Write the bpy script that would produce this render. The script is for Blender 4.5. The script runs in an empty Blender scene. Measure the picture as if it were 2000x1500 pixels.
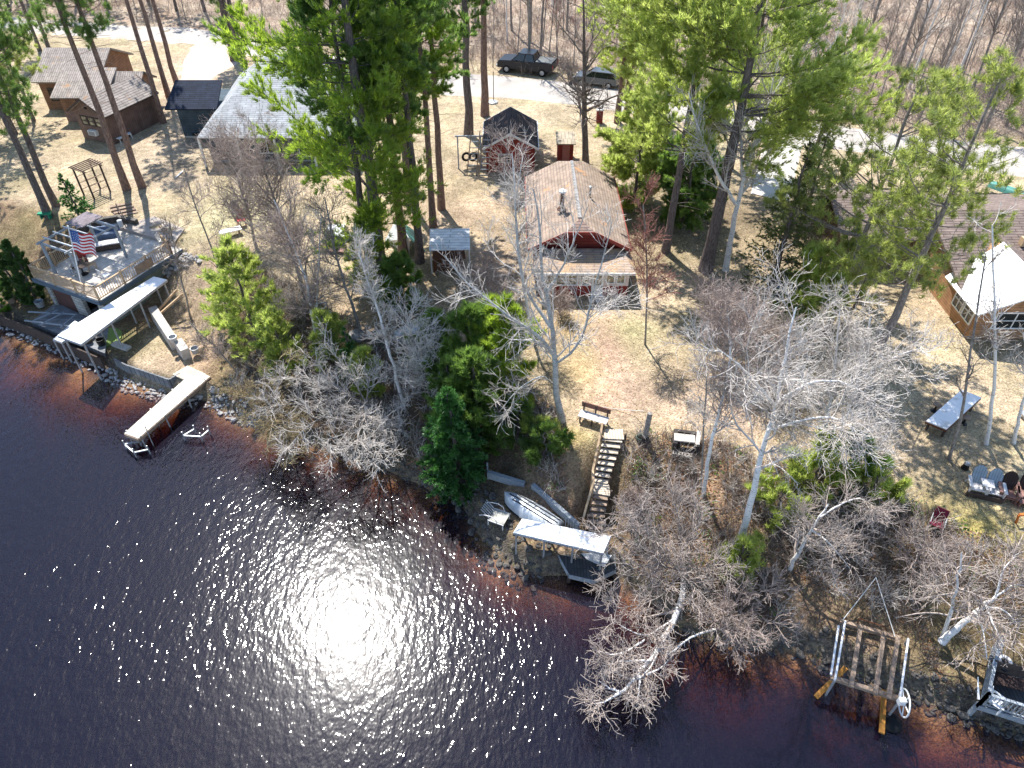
import bpy, math, random
import numpy as np
from mathutils import Vector, Matrix
R = math.radians
random.seed(7)
scene = bpy.context.scene
COL = scene.collection

# ------------------------------------------------------------------ camera, sky, sun, exposure
CAM_H, PITCH, F = 29.0, R(41.5), 1413.0
cd = bpy.data.cameras.new('camera'); cam = bpy.data.objects.new('camera', cd); COL.objects.link(cam)
cam.location = (0, 0, CAM_H); cam.rotation_euler = (R(90) - PITCH, 0, 0)
cd.sensor_width = 36; cd.lens = 36 * F / 2000; cd.clip_start = .5; cd.clip_end = 2500
scene.camera = cam
SUN_EL, SUN_AZ = R(57.8), R(-23.2)            # azimuth from +Y towards +X
world = bpy.data.worlds.new('World'); scene.world = world; world.use_nodes = True
wn = world.node_tree.nodes; wl = world.node_tree.links
sky = wn.new('ShaderNodeTexSky'); sky.sky_type = 'NISHITA'; sky.sun_disc = False
sky.sun_elevation = SUN_EL; sky.sun_rotation = SUN_AZ
sky.altitude = 400; sky.air_density = 1.0; sky.dust_density = .6; sky.ozone_density = 1.2
wl.new(sky.outputs[0], wn['Background'].inputs[0]); wn['Background'].inputs[1].default_value = .14
sl = bpy.data.lights.new('sun', 'SUN'); sl.energy = 4.9; sl.angle = R(.5); sl.color = (1, .955, .89)
so = bpy.data.objects.new('sun', sl); COL.objects.link(so)
sd = Vector((math.sin(SUN_AZ) * math.cos(SUN_EL), math.cos(SUN_AZ) * math.cos(SUN_EL), math.sin(SUN_EL)))
so.rotation_euler = sd.to_track_quat('Z', 'Y').to_euler(); so.location = (-20, 60, 60)
scene.view_settings.view_transform = 'Standard'; scene.view_settings.look = 'None'
scene.view_settings.exposure = .9; scene.view_settings.gamma = 1
scene.render.engine = 'CYCLES'
scene.cycles.transparent_max_bounces = 16; scene.cycles.max_bounces = 6

# ------------------------------------------------------------------ pixel <-> world helpers (2000 x 1500 photograph)
cC, sC = math.cos(PITCH), math.sin(PITCH)
def ray(u, v):
    a = (u - 1000) / F; b = (v - 750) / F
    return np.array((a, cC - b * sC, -sC - b * cC))
def P(u, v, z=3.2):
    d = ray(u, v); t = (z - CAM_H) / d[2]; return np.array((d[0] * t, d[1] * t, z))
def PY(u, v, Y):
    d = ray(u, v); t = Y / d[1]; return np.array((d[0] * t, Y, CAM_H + d[2] * t))

# ------------------------------------------------------------------ terrain function
SHORE = [(-400, 120), (-120, 70), (-60, 50)] + [tuple(P(u, v, 0)[:2]) for u, v in
    [(0, 632), (60, 655), (100, 672), (160, 697), (205, 720), (270, 752), (345, 772), (400, 782), (445, 805), (520, 838), (640, 880), (760, 920),
     (850, 960), (900, 978), (915, 1010), (945, 1055), (990, 1100), (1060, 1125), (1200, 1122), (1260, 1165), (1330, 1232), (1450, 1265), (1560, 1270),
     (1640, 1300), (1700, 1335), (1780, 1360), (1860, 1390), (1930, 1412), (2000, 1440)]] + [(26, 8.5), (60, -8), (400, -160)]
SH = np.array(SHORE)
def sdist(x, y):
    x = np.asarray(x, float); y = np.asarray(y, float); sh = x.shape; x = x.ravel(); y = y.ravel()
    best = np.full(x.shape, 1e9); sg = np.ones(x.shape)
    for (ax, ay), (bx, by) in zip(SH[:-1], SH[1:]):
        dx, dy = bx - ax, by - ay; L = dx * dx + dy * dy
        t = np.clip(((x - ax) * dx + (y - ay) * dy) / L, 0, 1)
        qx, qy = x - ax - t * dx, y - ay - t * dy; d = np.hypot(qx, qy)
        cr = dx * qy - dy * qx; m = d < best - 1e-9
        best = np.where(m, d, best); sg = np.where(m, np.where(cr >= 0, 1, -1), sg)
    return (best * sg).reshape(sh)
def smooth(t): t = np.clip(t, 0, 1); return t * t * (3 - 2 * t)
XR = [-60, -33, -30, -21, -17, -8, 0, 3, 6, 10, 15, 22, 40]
R0 = [2, 3, 5, 5, 1.5, .8, 1.6, 2.2, 2.2, .8, .8, 1, 1]
R1 = [9, 9, 10, 10.5, 9, 6, 5.6, 5.7, 5.7, 7.5, 8, 6.2, 6.2]
def TH(x, y):
    x = np.asarray(x, float); y = np.asarray(y, float)
    d = sdist(x, y); r0 = np.interp(x, XR, R0); r1 = np.interp(x, XR, R1)
    h = .8 * smooth(d / .7) + 2.4 * smooth((d - r0) / (r1 - r0))
    sx_ = 3.7 + (y - 21.8) * .37; h = h - .55 * smooth((1.25 - np.abs(x - sx_ - .35)) / .6) * smooth((y - 21.2) / 1.) * smooth((25.6 - y) / .7)
    n = np.sin(x * 1.3 + 1.7 * np.sin(y * .9)) * np.cos(y * 1.1 + x * .4) * .5 + np.sin(x * 2.9 - y * 2.3) * .25
    bank = smooth((d - .6) / .6) * (1 - smooth((d - r1) / 1.0))
    h = h + n * .16 * bank * np.where((x < -21) & (d < 5), .1, 1) * np.where(np.abs(x - sx_ - .35) < 1.3, .1, 1)
    h = h + .02 * np.maximum(y - 84, 0) + smooth((y - 84) / 8) * n * .12
    uw = -(.3 * np.interp(x, [-40, -26, -20, 8, 14], [.26, .28, 1, 1, .7]) * np.minimum(-d, 40) + .02 * np.minimum(-d, 12) ** 2) + n * .05
    return np.where(d >= 0, h, np.maximum(uw, -5))
def GP(u, v):                                   # where a pixel's ray meets the ground
    d = ray(u, v); t = np.arange(15, 160, .05)
    x, y, z = d[0] * t, d[1] * t, CAM_H + d[2] * t
    k = np.argmax(z < TH(x, y)); return np.array((x[k], y[k], float(TH(x[k], y[k]))))

# ------------------------------------------------------------------ object helpers
def tag(o, label=None, cat=None, group=None, kind=None):
    if label: o['label'] = label
    if cat: o['category'] = cat
    if group: o['group'] = group
    if kind: o['kind'] = kind
    return o
def thing(name, label, cat, loc=(0, 0, 0), rz=0., group=None):
    o = bpy.data.objects.new(name, None); COL.objects.link(o); o.location = [float(c) for c in loc]; o.rotation_euler = (0, 0, rz)
    o.empty_display_size = .3
    o['_m'] = 0; del o['_m']
    return tag(o, label, cat, group)
def wmat(o):
    m = Matrix.Translation(o.location) @ o.rotation_euler.to_matrix().to_4x4()
    return wmat(o.parent) @ m if o.parent else m
def mesh_np(name, V, faces, mats, smooth_=False, mi=None):
    """faces: list of (n,k) int arrays"""
    me = bpy.data.meshes.new(name); V = np.asarray(V, np.float32)
    me.vertices.add(len(V)); me.vertices.foreach_set('co', V.ravel())
    li = np.concatenate([f.ravel() for f in faces]).astype(np.int32)
    tot = np.concatenate([np.full(len(f), f.shape[1]) for f in faces]).astype(np.int32)
    st = np.concatenate([[0], np.cumsum(tot)[:-1]]).astype(np.int32)
    me.loops.add(len(li)); me.loops.foreach_set('vertex_index', li)
    me.polygons.add(len(tot)); me.polygons.foreach_set('loop_start', st); me.polygons.foreach_set('loop_total', tot)
    if smooth_: me.polygons.foreach_set('use_smooth', np.ones(len(tot), bool))
    for m in (mats if isinstance(mats, (list, tuple)) else [mats]): me.materials.append(m)
    if mi is not None: me.polygons.foreach_set('material_index', np.asarray(mi, np.int32))
    me.update(calc_edges=True); me.validate()
    return me
def place(me, name, parent=None, origin=None):
    o = bpy.data.objects.new(name, me); COL.objects.link(o)
    if parent is not None:
        o.parent = parent; me.transform(wmat(parent).inverted())
    elif origin is not None:
        me.transform(Matrix.Translation([-float(c) for c in origin])); o.location = [float(c) for c in origin]
    return o
class G:
    """collects shapes in WORLD coordinates; put() links them as ONE mesh object"""
    def __init__(s): s.V = []; s.F = []; s.M = []; s.mi = 0
    def add(s, vs, fs):
        n = len(s.V); s.V += [tuple(map(float, v)) for v in vs]; s.F += [tuple(i + n for i in f) for f in fs]; s.M += [s.mi] * len(fs); return s
    def box(s, c, size, rz=0., rx=0., ry=0.):
        M = Matrix.Translation([float(i) for i in c]) @ Matrix.Rotation(rz, 4, 'Z') @ Matrix.Rotation(ry, 4, 'Y') @ Matrix.Rotation(rx, 4, 'X')
        x, y, z = [i / 2 for i in size]
        vs = [M @ Vector(p) for p in [(-x, -y, -z), (x, -y, -z), (x, y, -z), (-x, y, -z), (-x, -y, z), (x, -y, z), (x, y, z), (-x, y, z)]]
        return s.add(vs, [(0, 3, 2, 1), (4, 5, 6, 7), (0, 1, 5, 4), (1, 2, 6, 5), (2, 3, 7, 6), (3, 0, 4, 7)])
    def beam(s, p, q, w, h=None):
        h = h or w; p = Vector([float(i) for i in p]); q = Vector([float(i) for i in q]); d = (q - p).normalized()
        up = Vector((0, 0, 1)) if abs(d.z) < .95 else Vector((0, 1, 0))
        sx = d.cross(up).normalized() * w / 2; sz = sx.cross(d).normalized() * h / 2
        vs = [p - sx - sz, p + sx - sz, p + sx + sz, p - sx + sz, q - sx - sz, q + sx - sz, q + sx + sz, q - sx + sz]
        return s.add(vs, [(0, 1, 2, 3), (7, 6, 5, 4), (0, 4, 5, 1), (1, 5, 6, 2), (2, 6, 7, 3), (3, 7, 4, 0)])
    def cyl(s, p, q, r0, r1=None, n=10):
        r1 = r0 if r1 is None else r1; p = Vector([float(i) for i in p]); q = Vector([float(i) for i in q]); d = (q - p).normalized()
        a = d.orthogonal().normalized(); b = d.cross(a); vs = []
        for c, r in ((p, r0), (q, r1)):
            vs += [c + (a * math.cos(2 * math.pi * i / n) + b * math.sin(2 * math.pi * i / n)) * r for i in range(n)]
        return s.add(vs, [(i, (i + 1) % n, n + (i + 1) % n, n + i) for i in range(n)] + [tuple(range(n))[::-1], tuple(range(n, 2 * n))])
    def path(s, pts, r, n=6):
        for a, b in zip(pts[:-1], pts[1:]): s.cyl(a, b, r, r, n)
        return s
    def lathe(s, c, prof, n=14, rx=0., rz=0.):
        M = Matrix.Translation([float(i) for i in c]) @ Matrix.Rotation(rz, 4, 'Z') @ Matrix.Rotation(rx, 4, 'X')
        vs = [M @ Vector((r * math.cos(2 * math.pi * i / n), r * math.sin(2 * math.pi * i / n), z)) for r, z in prof for i in range(n)]
        m = len(prof)
        return s.add(vs, [(j * n + i, j * n + (i + 1) % n, (j + 1) * n + (i + 1) % n, (j + 1) * n + i) for j in range(m - 1) for i in range(n)] + [tuple(range(n))[::-1], tuple(range((m - 1) * n, m * n))])
    def torus(s, c, Rr, r, n=20, m=6, rx=0., rz=0.):
        M = Matrix.Translation([float(i) for i in c]) @ Matrix.Rotation(rz, 4, 'Z') @ Matrix.Rotation(rx, 4, 'X')
        vs = [M @ Vector(((Rr + r * math.cos(2 * math.pi * j / m)) * math.cos(2 * math.pi * i / n), (Rr + r * math.cos(2 * math.pi * j / m)) * math.sin(2 * math.pi * i / n), r * math.sin(2 * math.pi * j / m))) for i in range(n) for j in range(m)]
        return s.add(vs, [(i * m + j, ((i + 1) % n) * m + j, ((i + 1) % n) * m + (j + 1) % m, i * m + (j + 1) % m) for i in range(n) for j in range(m)])
    def slab(s, pts, th):                       # polygon (upper face) thickened downwards along its normal
        ps = [Vector([float(i) for i in p]) for p in pts]; nn = (ps[1] - ps[0]).cross(ps[2] - ps[0]).normalized()
        if nn.z < 0: ps = ps[::-1]; nn = -nn
        lo = [p - nn * th for p in ps]; n = len(ps)
        return s.add(ps + lo, [tuple(range(n)), tuple(range(2 * n - 1, n - 1, -1))] + [(i, n + i, n + (i + 1) % n, (i + 1) % n) for i in range(n)])
    def prism(s, pts, z0, z1):                  # vertical prism over an xy polygon
        a = sum(pts[i][0] * pts[(i + 1) % len(pts)][1] - pts[(i + 1) % len(pts)][0] * pts[i][1] for i in range(len(pts)))
        if a < 0: pts = pts[::-1]
        n = len(pts)
        return s.add([(p[0], p[1], z0) for p in pts] + [(p[0], p[1], z1) for p in pts],
                     [tuple(range(n))[::-1], tuple(range(n, 2 * n))] + [(i, (i + 1) % n, n + (i + 1) % n, n + i) for i in range(n)])
    def extr(s, pts3, vec):                     # planar polygon extruded along vec
        ps = [Vector([float(i) for i in p]) for p in pts3]; v = Vector([float(i) for i in vec]); n = len(ps)
        return s.add(ps + [p + v for p in ps], [tuple(range(n)), tuple(range(2 * n - 1, n - 1, -1))] + [(i, n + i, n + (i + 1) % n, (i + 1) % n) for i in range(n)])
    def put(s, name, mat, parent=None, origin=None, smooth_=False, label=None):
        me = bpy.data.meshes.new(name); me.from_pydata(s.V, [], s.F)
        for m in (mat if isinstance(mat, (list, tuple)) else [mat]): me.materials.append(m)
        for p, i in zip(me.polygons, s.M): p.material_index = i; p.use_smooth = smooth_
        import bmesh
        bm = bmesh.new(); bm.from_mesh(me); bmesh.ops.recalc_face_normals(bm, faces=bm.faces); bm.to_mesh(me); bm.free()
        o = place(me, name, parent, origin)
        if label: o['label'] = label
        return o
def copy_tree(o, parent=None):
    c = o.copy(); COL.objects.link(c); c.parent = parent
    for ch in KIDS.get(o.name, []) or [k for k in bpy.data.objects if k.parent == o]:
        copy_tree(ch, c)
    return c
KIDS = {}
def dup(root, loc, rz=0., sc=1., label=None, kids=None):
    c = root.copy(); COL.objects.link(c); c.location = [float(i) for i in loc]; c.rotation_euler = (0, 0, rz); c.scale = (sc, sc, sc)
    if label: c['label'] = label
    for k in (kids or []):
        d = k.copy(); COL.objects.link(d); d.parent = c
    return c

# ------------------------------------------------------------------ materials
def mat(name, c1, c2=None, sc=2., rough=.8, bump=0., metal=0., detail=6., contrast=(.35, .65), stretch=None, spec=.3, c3=None, sc3=.5, t3=(.55, .65), coords='Object', bsc=None):
    m = bpy.data.materials.new(name); m.use_nodes = True; nt = m.node_tree; n, l = nt.nodes, nt.links
    b = n['Principled BSDF']; b.inputs['Roughness'].default_value = rough; b.inputs['Metallic'].default_value = metal
    b.inputs['Specular IOR Level'].default_value = spec
    tc = n.new('ShaderNodeTexCoord'); mp = n.new('ShaderNodeMapping'); l.new(tc.outputs[coords], mp.inputs[0])
    if stretch: mp.inputs['Scale'].default_value = stretch
    if c2 is None: c2 = tuple(x * .8 for x in c1)
    no = n.new('ShaderNodeTexNoise'); no.inputs['Scale'].default_value = sc; no.inputs['Detail'].default_value = detail; no.inputs['Roughness'].default_value = .65
    l.new(mp.outputs[0], no.inputs['Vector'])
    cr = n.new('ShaderNodeValToRGB'); cr.color_ramp.elements[0].position = contrast[0]; cr.color_ramp.elements[1].position = contrast[1]
    cr.color_ramp.elements[0].color = (*c2, 1); cr.color_ramp.elements[1].color = (*c1, 1); l.new(no.outputs[0], cr.inputs[0]); out = cr.outputs[0]
    if c3 is not None:
        n3 = n.new('ShaderNodeTexNoise'); n3.inputs['Scale'].default_value = sc3; n3.inputs['Detail'].default_value = 5; l.new(tc.outputs[coords], n3.inputs['Vector'])
        r3 = n.new('ShaderNodeMapRange'); r3.inputs[1].default_value = t3[0]; r3.inputs[2].default_value = t3[1]; l.new(n3.outputs[0], r3.inputs[0])
        mx = n.new('ShaderNodeMix'); mx.data_type = 'RGBA'; l.new(r3.outputs[0], mx.inputs['Factor']); l.new(out, mx.inputs['A']); mx.inputs['B'].default_value = (*c3, 1); out = mx.outputs['Result']
    l.new(out, b.inputs['Base Color'])
    if bump:
        nb = n.new('ShaderNodeTexNoise'); nb.inputs['Scale'].default_value = bsc or sc * 3; nb.inputs['Detail'].default_value = 5; l.new(mp.outputs[0], nb.inputs['Vector'])
        bp = n.new('ShaderNodeBump'); bp.inputs['Strength'].default_value = bump; bp.inputs['Distance'].default_value = .05
        l.new(nb.outputs[0], bp.inputs['Height']); l.new(bp.outputs[0], b.inputs['Normal'])
    return m
def brickish(name, c1, c2, mortar, w, h, off=.5, ms=.02, rough=.85, c3=None, sc3=.6, t3=(.52, .6), axis='xy', bump=.4, var=None, sc=1.):
    """rows of shingles / bricks / boards / planks in object space"""
    m = bpy.data.materials.new(name); m.use_nodes = True; nt = m.node_tree; n, l = nt.nodes, nt.links
    b = n['Principled BSDF']; b.inputs['Roughness'].default_value = rough; b.inputs['Specular IOR Level'].default_value = .25
    tc = n.new('ShaderNodeTexCoord'); sp = n.new('ShaderNodeSeparateXYZ'); cb = n.new('ShaderNodeCombineXYZ'); l.new(tc.outputs['Object'], sp.inputs[0])
    ax = {'xy': ('X', 'Y'), 'xz': ('X', 'Z'), 'yz': ('Y', 'Z'), 'yx': ('Y', 'X'), 'zx': ('Z', 'X')}.get(axis)
    if axis == 'sz':                              # walls of any heading: x+y along, z up
        ad = n.new('ShaderNodeMath'); l.new(sp.outputs[0], ad.inputs[0]); l.new(sp.outputs[1], ad.inputs[1]); l.new(ad.outputs[0], cb.inputs[0]); l.new(sp.outputs[2], cb.inputs[1])
    elif axis == 'zs':
        ad = n.new('ShaderNodeMath'); l.new(sp.outputs[0], ad.inputs[0]); l.new(sp.outputs[1], ad.inputs[1]); l.new(sp.outputs[2], cb.inputs[0]); l.new(ad.outputs[0], cb.inputs[1])
    else:
        l.new(sp.outputs[ax[0]], cb.inputs[0]); l.new(sp.outputs[ax[1]], cb.inputs[1])
    br = n.new('ShaderNodeTexBrick'); l.new(cb.outputs[0], br.inputs[0]); br.offset = off; br.inputs['Scale'].default_value = 1
    br.inputs['Brick Width'].default_value = w; br.inputs['Row Height'].default_value = h; br.inputs['Mortar Size'].default_value = ms
    br.inputs['Color1'].default_value = (*c1, 1); br.inputs['Color2'].default_value = (*c2, 1); br.inputs['Mortar'].default_value = (*mortar, 1)
    no = n.new('ShaderNodeTexNoise'); no.inputs['Scale'].default_value = 1.7 * sc; no.inputs['Detail'].default_value = 8; l.new(tc.outputs['Object'], no.inputs['Vector'])
    mr = n.new('ShaderNodeMapRange'); l.new(no.outputs[0], mr.inputs[0]); mr.inputs[1].default_value = .3; mr.inputs[2].default_value = .7; mr.inputs[3].default_value = .72; mr.inputs[4].default_value = 1.2
    mx = n.new('ShaderNodeMix'); mx.data_type = 'RGBA'; mx.blend_type = 'MULTIPLY'; mx.inputs['Factor'].default_value = 1
    l.new(br.outputs[0], mx.inputs['A']); l.new(mr.outputs[0], mx.inputs['B']); out = mx.outputs['Result']
    if c3 is not None:
        n3 = n.new('ShaderNodeTexNoise'); n3.inputs['Scale'].default_value = sc3; n3.inputs['Detail'].default_value = 7; n3.inputs['Roughness'].default_value = .7; l.new(tc.outputs['Object'], n3.inputs['Vector'])
        r3 = n.new('ShaderNodeMapRange'); r3.inputs[1].default_value = t3[0]; r3.inputs[2].default_value = t3[1]; l.new(n3.outputs[0], r3.inputs[0])
        m3 = n.new('ShaderNodeMix'); m3.data_type = 'RGBA'; l.new(r3.outputs[0], m3.inputs['Factor']); l.new(out, m3.inputs['A']); m3.inputs['B'].default_value = (*c3, 1); out = m3.outputs['Result']
    l.new(out, b.inputs['Base Color'])
    bp = n.new('ShaderNodeBump'); bp.inputs['Strength'].default_value = bump; bp.inputs['Distance'].default_value = .02; l.new(br.outputs['Fac'], bp.inputs['Height']); bp.invert = True
    l.new(bp.outputs[0], b.inputs['Normal'])
    return m
def leafmat(name, c1, c2, trans=.4, sc=.9, c3=None):
    m = bpy.data.materials.new(name); m.use_nodes = True; nt = m.node_tree; n, l = nt.nodes, nt.links
    n.remove(n['Principled BSDF']); o = n['Material Output']
    tc = n.new('ShaderNodeTexCoord'); no = n.new('ShaderNodeTexNoise'); no.inputs['Scale'].default_value = sc; no.inputs['Detail'].default_value = 8; no.inputs['Roughness'].default_value = .75
    l.new(tc.outputs['Object'], no.inputs['Vector'])
    cr = n.new('ShaderNodeValToRGB'); e = cr.color_ramp.elements; e[0].position = .36; e[1].position = .62; e[0].color = (*c2, 1); e[1].color = (*c1, 1)
    if c3: k = e.new(.75); k.color = (*c3, 1)
    l.new(no.outputs[0], cr.inputs[0])
    df = n.new('ShaderNodeBsdfDiffuse'); tr = n.new('ShaderNodeBsdfTranslucent'); gl = n.new('ShaderNodeBsdfGlossy'); gl.inputs['Roughness'].default_value = .45; gl.inputs[0].default_value = (.8, .85, .8, 1)
    l.new(cr.outputs[0], df.inputs[0])
    hs = n.new('ShaderNodeHueSaturation'); hs.inputs['Value'].default_value = 2.15; hs.inputs['Saturation'].default_value = 1.05; l.new(cr.outputs[0], hs.inputs['Color']); l.new(hs.outputs[0], tr.inputs[0])
    m1 = n.new('ShaderNodeMixShader'); m1.inputs[0].default_value = trans; l.new(df.outputs[0], m1.inputs[1]); l.new(tr.outputs[0], m1.inputs[2])
    m2 = n.new('ShaderNodeMixShader'); m2.inputs[0].default_value = .05; l.new(m1.outputs[0], m2.inputs[1]); l.new(gl.outputs[0], m2.inputs[2]); l.new(m2.outputs[0], o.inputs[0])
    return m

M = {}
M['asphalt'] = mat('asphalt', (.44, .405, .365), (.34, .31, .28), .8, .9, .2, bsc=20)
M['concrete'] = mat('concrete', (.52, .5, .47), (.42, .4, .37), 1.5, .85, .1)
M['stone'] = mat('stone', (.46, .44, .42), (.24, .23, .23), 2.5, .8, .4, bsc=6)
M['darkstone'] = mat('dark_stone', (.13, .118, .105), (.055, .05, .045), 2.5, .7, .4, bsc=6)
M['white'] = mat('white_paint', (.82, .82, .8), (.7, .7, .69), 1.2, .55, contrast=(.25, .5))
M['whitemetal'] = mat('white_sheet_metal', (.85, .86, .87), (.74, .76, .78), .8, .4, contrast=(.2, .5), c3=(.56, .56, .53), sc3=1.6, t3=(.56, .7))
M['redwood'] = brickish('red_siding', (.3, .055, .04), (.25, .045, .035), (.12, .02, .015), 40, .2, axis='sz', ms=.012)
M['redtrim'] = mat('red_board', (.3, .06, .045), (.2, .04, .03), 3)
M['brownsiding'] = brickish('brown_siding', (.27, .15, .09), (.24, .13, .08), (.13, .07, .04), 40, .22, axis='sz', ms=.012)
M['mauvesiding'] = brickish('dull_brown_siding', (.19, .125, .1), (.17, .11, .09), (.09, .06, .05), .22, 40, axis='sz', ms=.012)
M['cedar'] = brickish('cedar_siding', (.42, .24, .13), (.36, .2, .11), (.15, .08, .04), 40, .17, axis='sz', ms=.012)
M['blueside'] = brickish('blue_siding', (.065, .095, .12), (.055, .08, .105), (.03, .045, .06), 40, .16, axis='sz', ms=.012)
M['greenside'] = brickish('sage_siding', (.2, .24, .22), (.17, .21, .19), (.1, .12, .11), 40, .16, axis='sz', ms=.012)
M['stonewall'] = brickish('pale_block_wall', (.5, .48, .44), (.38, .36, .33), (.2, .2, .19), .5, .22, axis='sz', ms=.02)
M['brick'] = brickish('brown_brick', (.28, .13, .09), (.2, .09, .07), (.3, .27, .24), .24, .08, axis='sz', ms=.012)
def shingle(name, a, b, d, **k): return brickish(name, a, b, d, .9, .2, ms=.022, bump=.6, **k)
M['sh_pink'] = shingle('tan_brown_shingles', (.35, .27, .215), (.29, .225, .18), (.21, .16, .135), c3=(.5, .27, .14), sc3=.5, t3=(.6, .64), axis='yx')
M['sh_porch'] = shingle('needle_littered_shingles', (.4, .33, .28), (.35, .28, .24), (.2, .15, .12), c3=(.46, .31, .18), sc3=.9, t3=(.44, .6))
M['sh_grey'] = shingle('grey_shingles', (.34, .33, .33), (.27, .265, .27), (.14, .14, .14), axis='xy', c3=(.38, .3, .22), sc3=.8, t3=(.6, .66))
M['sh_paleblue'] = shingle('pale_grey_shingles', (.4, .42, .44), (.34, .355, .375), (.2, .21, .22), axis='xy')
M['sh_tan'] = shingle('tan_grey_shingles', (.36, .32, .29), (.29, .255, .235), (.14, .12, .11), axis='yx', c3=(.38, .24, .14), sc3=.7, t3=(.6, .66))
M['sh_navy'] = shingle('navy_shingles', (.02, .032, .06), (.014, .022, .045), (.006, .01, .02))
M['sh_dark'] = shingle('dark_brown_shingles', (.06, .045, .045), (.045, .034, .036), (.02, .015, .015), axis='yx', c3=(.2, .09, .05), sc3=.9, t3=(.62, .68))
M['sh_purple'] = shingle('plum_brown_shingles', (.25, .195, .17), (.18, .14, .12), (.08, .055, .05), axis='xy')
M['planks'] = brickish('sunbleached_planks', (.62, .54, .44), (.54, .46, .37), (.2, .16, .12), 40, .14, ms=.008, axis='xy', bump=.5)
M['planksx'] = brickish('sunbleached_planks_across', (.62, .54, .44), (.53, .45, .36), (.2, .16, .12), 40, .14, ms=.008, axis='yx', bump=.5)
M['greyplank'] = brickish('weathered_grey_planks', (.24, .25, .26), (.18, .19, .2), (.05, .05, .06), 40, .15, ms=.01, axis='xy', bump=.5)
M['darkplank'] = brickish('dark_wet_planks', (.075, .08, .085), (.055, .06, .065), (.02, .02, .02), 40, .14, ms=.01, axis='yx', bump=.5)
M['timber'] = mat('weathered_timber', (.36, .27, .2), (.22, .16, .12), 4, .85, .3, stretch=(1, 1, 1))
M['tantimber'] = mat('tan_timber', (.56, .4, .25), (.4, .28, .17), 4, .8, .2)
M['darktimber'] = mat('dark_timber', (.09, .065, .055), (.05, .037, .03), 4, .85, .3)
M['greytimber'] = mat('silvery_grey_timber', (.36, .4, .43), (.22, .25, .28), 3, .8, .3, stretch=(1, 6, 6))
M['wettimber'] = mat('wet_orange_timber', (.55, .26, .05), (.36, .15, .03), 3, .6)
M['steel'] = mat('galvanised_steel', (.5, .52, .54), (.36, .37, .38), 4, .45, metal=.4)
M['blackmetal'] = mat('black_metal', (.02, .02, .022), (.012, .012, .013), 4, .5)
M['rust'] = mat('rusty_metal', (.18, .07, .03), (.08, .04, .025), 6, .85, .2)
M['orange'] = mat('orange_paint', (.6, .17, .03), (.45, .12, .02), 4, .6)
M['glass'] = mat('window_glass', (.03, .035, .035), (.01, .012, .012), .9, .08, spec=.8)
M['warmglass'] = mat('window_glass_with_curtains', (.46, .39, .26), (.12, .1, .07), 3.5, .12, spec=.7, contrast=(.4, .6))
M['tyre'] = mat('black_rubber', (.015, .015, .016), (.01, .01, .01), 5, .85)
M['truckpaint'] = mat('black_car_paint', (.006, .009, .015), (.005, .007, .012), 1, .3, spec=.35)
M['carpaint'] = mat('grey_car_paint', (.07, .08, .09), (.06, .07, .08), 1, .25, spec=.7)
M['teal'] = mat('teal_tarp', (.1, .32, .28), (.07, .24, .2), 2, .5)
M['green'] = mat('green_plastic', (.02, .3, .16), (.015, .22, .12), 2, .4)
M['tarp'] = mat('pale_tarp', (.68, .7, .7), (.5, .52, .54), 2, .5)
M['bluetarp'] = mat('faded_blue_tarp', (.16, .22, .32), (.09, .12, .2), 2.5, .6, .5)
M['maroon'] = mat('maroon_fabric', (.16, .015, .04), (.1, .01, .025), 4, .8)
M['red'] = mat('red_plastic', (.5, .03, .03), (.4, .02, .02), 3, .5)
M['block'] = mat('concrete_block', (.52, .48, .44), (.38, .35, .32), 4, .9, .3)
M['soot'] = mat('sooty_block', (.07, .06, .055), (.035, .03, .03), 4, .9, .3)
M['rope'] = mat('white_rope', (.75, .73, .68), None, 4)
M['alum'] = mat('pale_painted_aluminium', (.6, .64, .68), (.45, .49, .53), 2, .4, metal=.2)
M['adgrey'] = brickish('blue_grey_slats', (.34, .42, .48), (.27, .35, .41), (.12, .15, .18), .11, 40, axis='xz', ms=.008)
M['adwhite'] = mat('bleached_slats', (.7, .68, .66), (.58, .56, .55), 5, .8, stretch=(6, 1, 1))
M['adbrown'] = brickish('dark_brown_slats', (.055, .035, .03), (.04, .025, .022), (.015, .01, .01), .1, 40, axis='xz', ms=.008)
M['adbrownflat'] = mat('faded_brown_boards', (.3, .17, .14), (.2, .11, .09), 5, .7)
M['skin'] = mat('skin', (.5, .3, .22), None, 2, .6)
M['jacket'] = mat('dark_blue_grey_cloth', (.05, .07, .09), None, 6, .9)
M['jeans'] = mat('blue_jeans_cloth', (.05, .07, .11), None, 6, .9)
M['hair'] = mat('brown_hair', (.04, .025, .02), None, 6, .8)
M['flagred'] = mat('flag_red', (.5, .02, .03), None, 4, .8); M['flagwhite'] = mat('flag_white', (.8, .8, .8), None, 4, .8); M['flagblue'] = mat('flag_blue', (.02, .09, .32), None, 4, .8)
M['navytarp'] = mat('dark_blue_cover', (.03, .04, .07), None, 3, .6)
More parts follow.
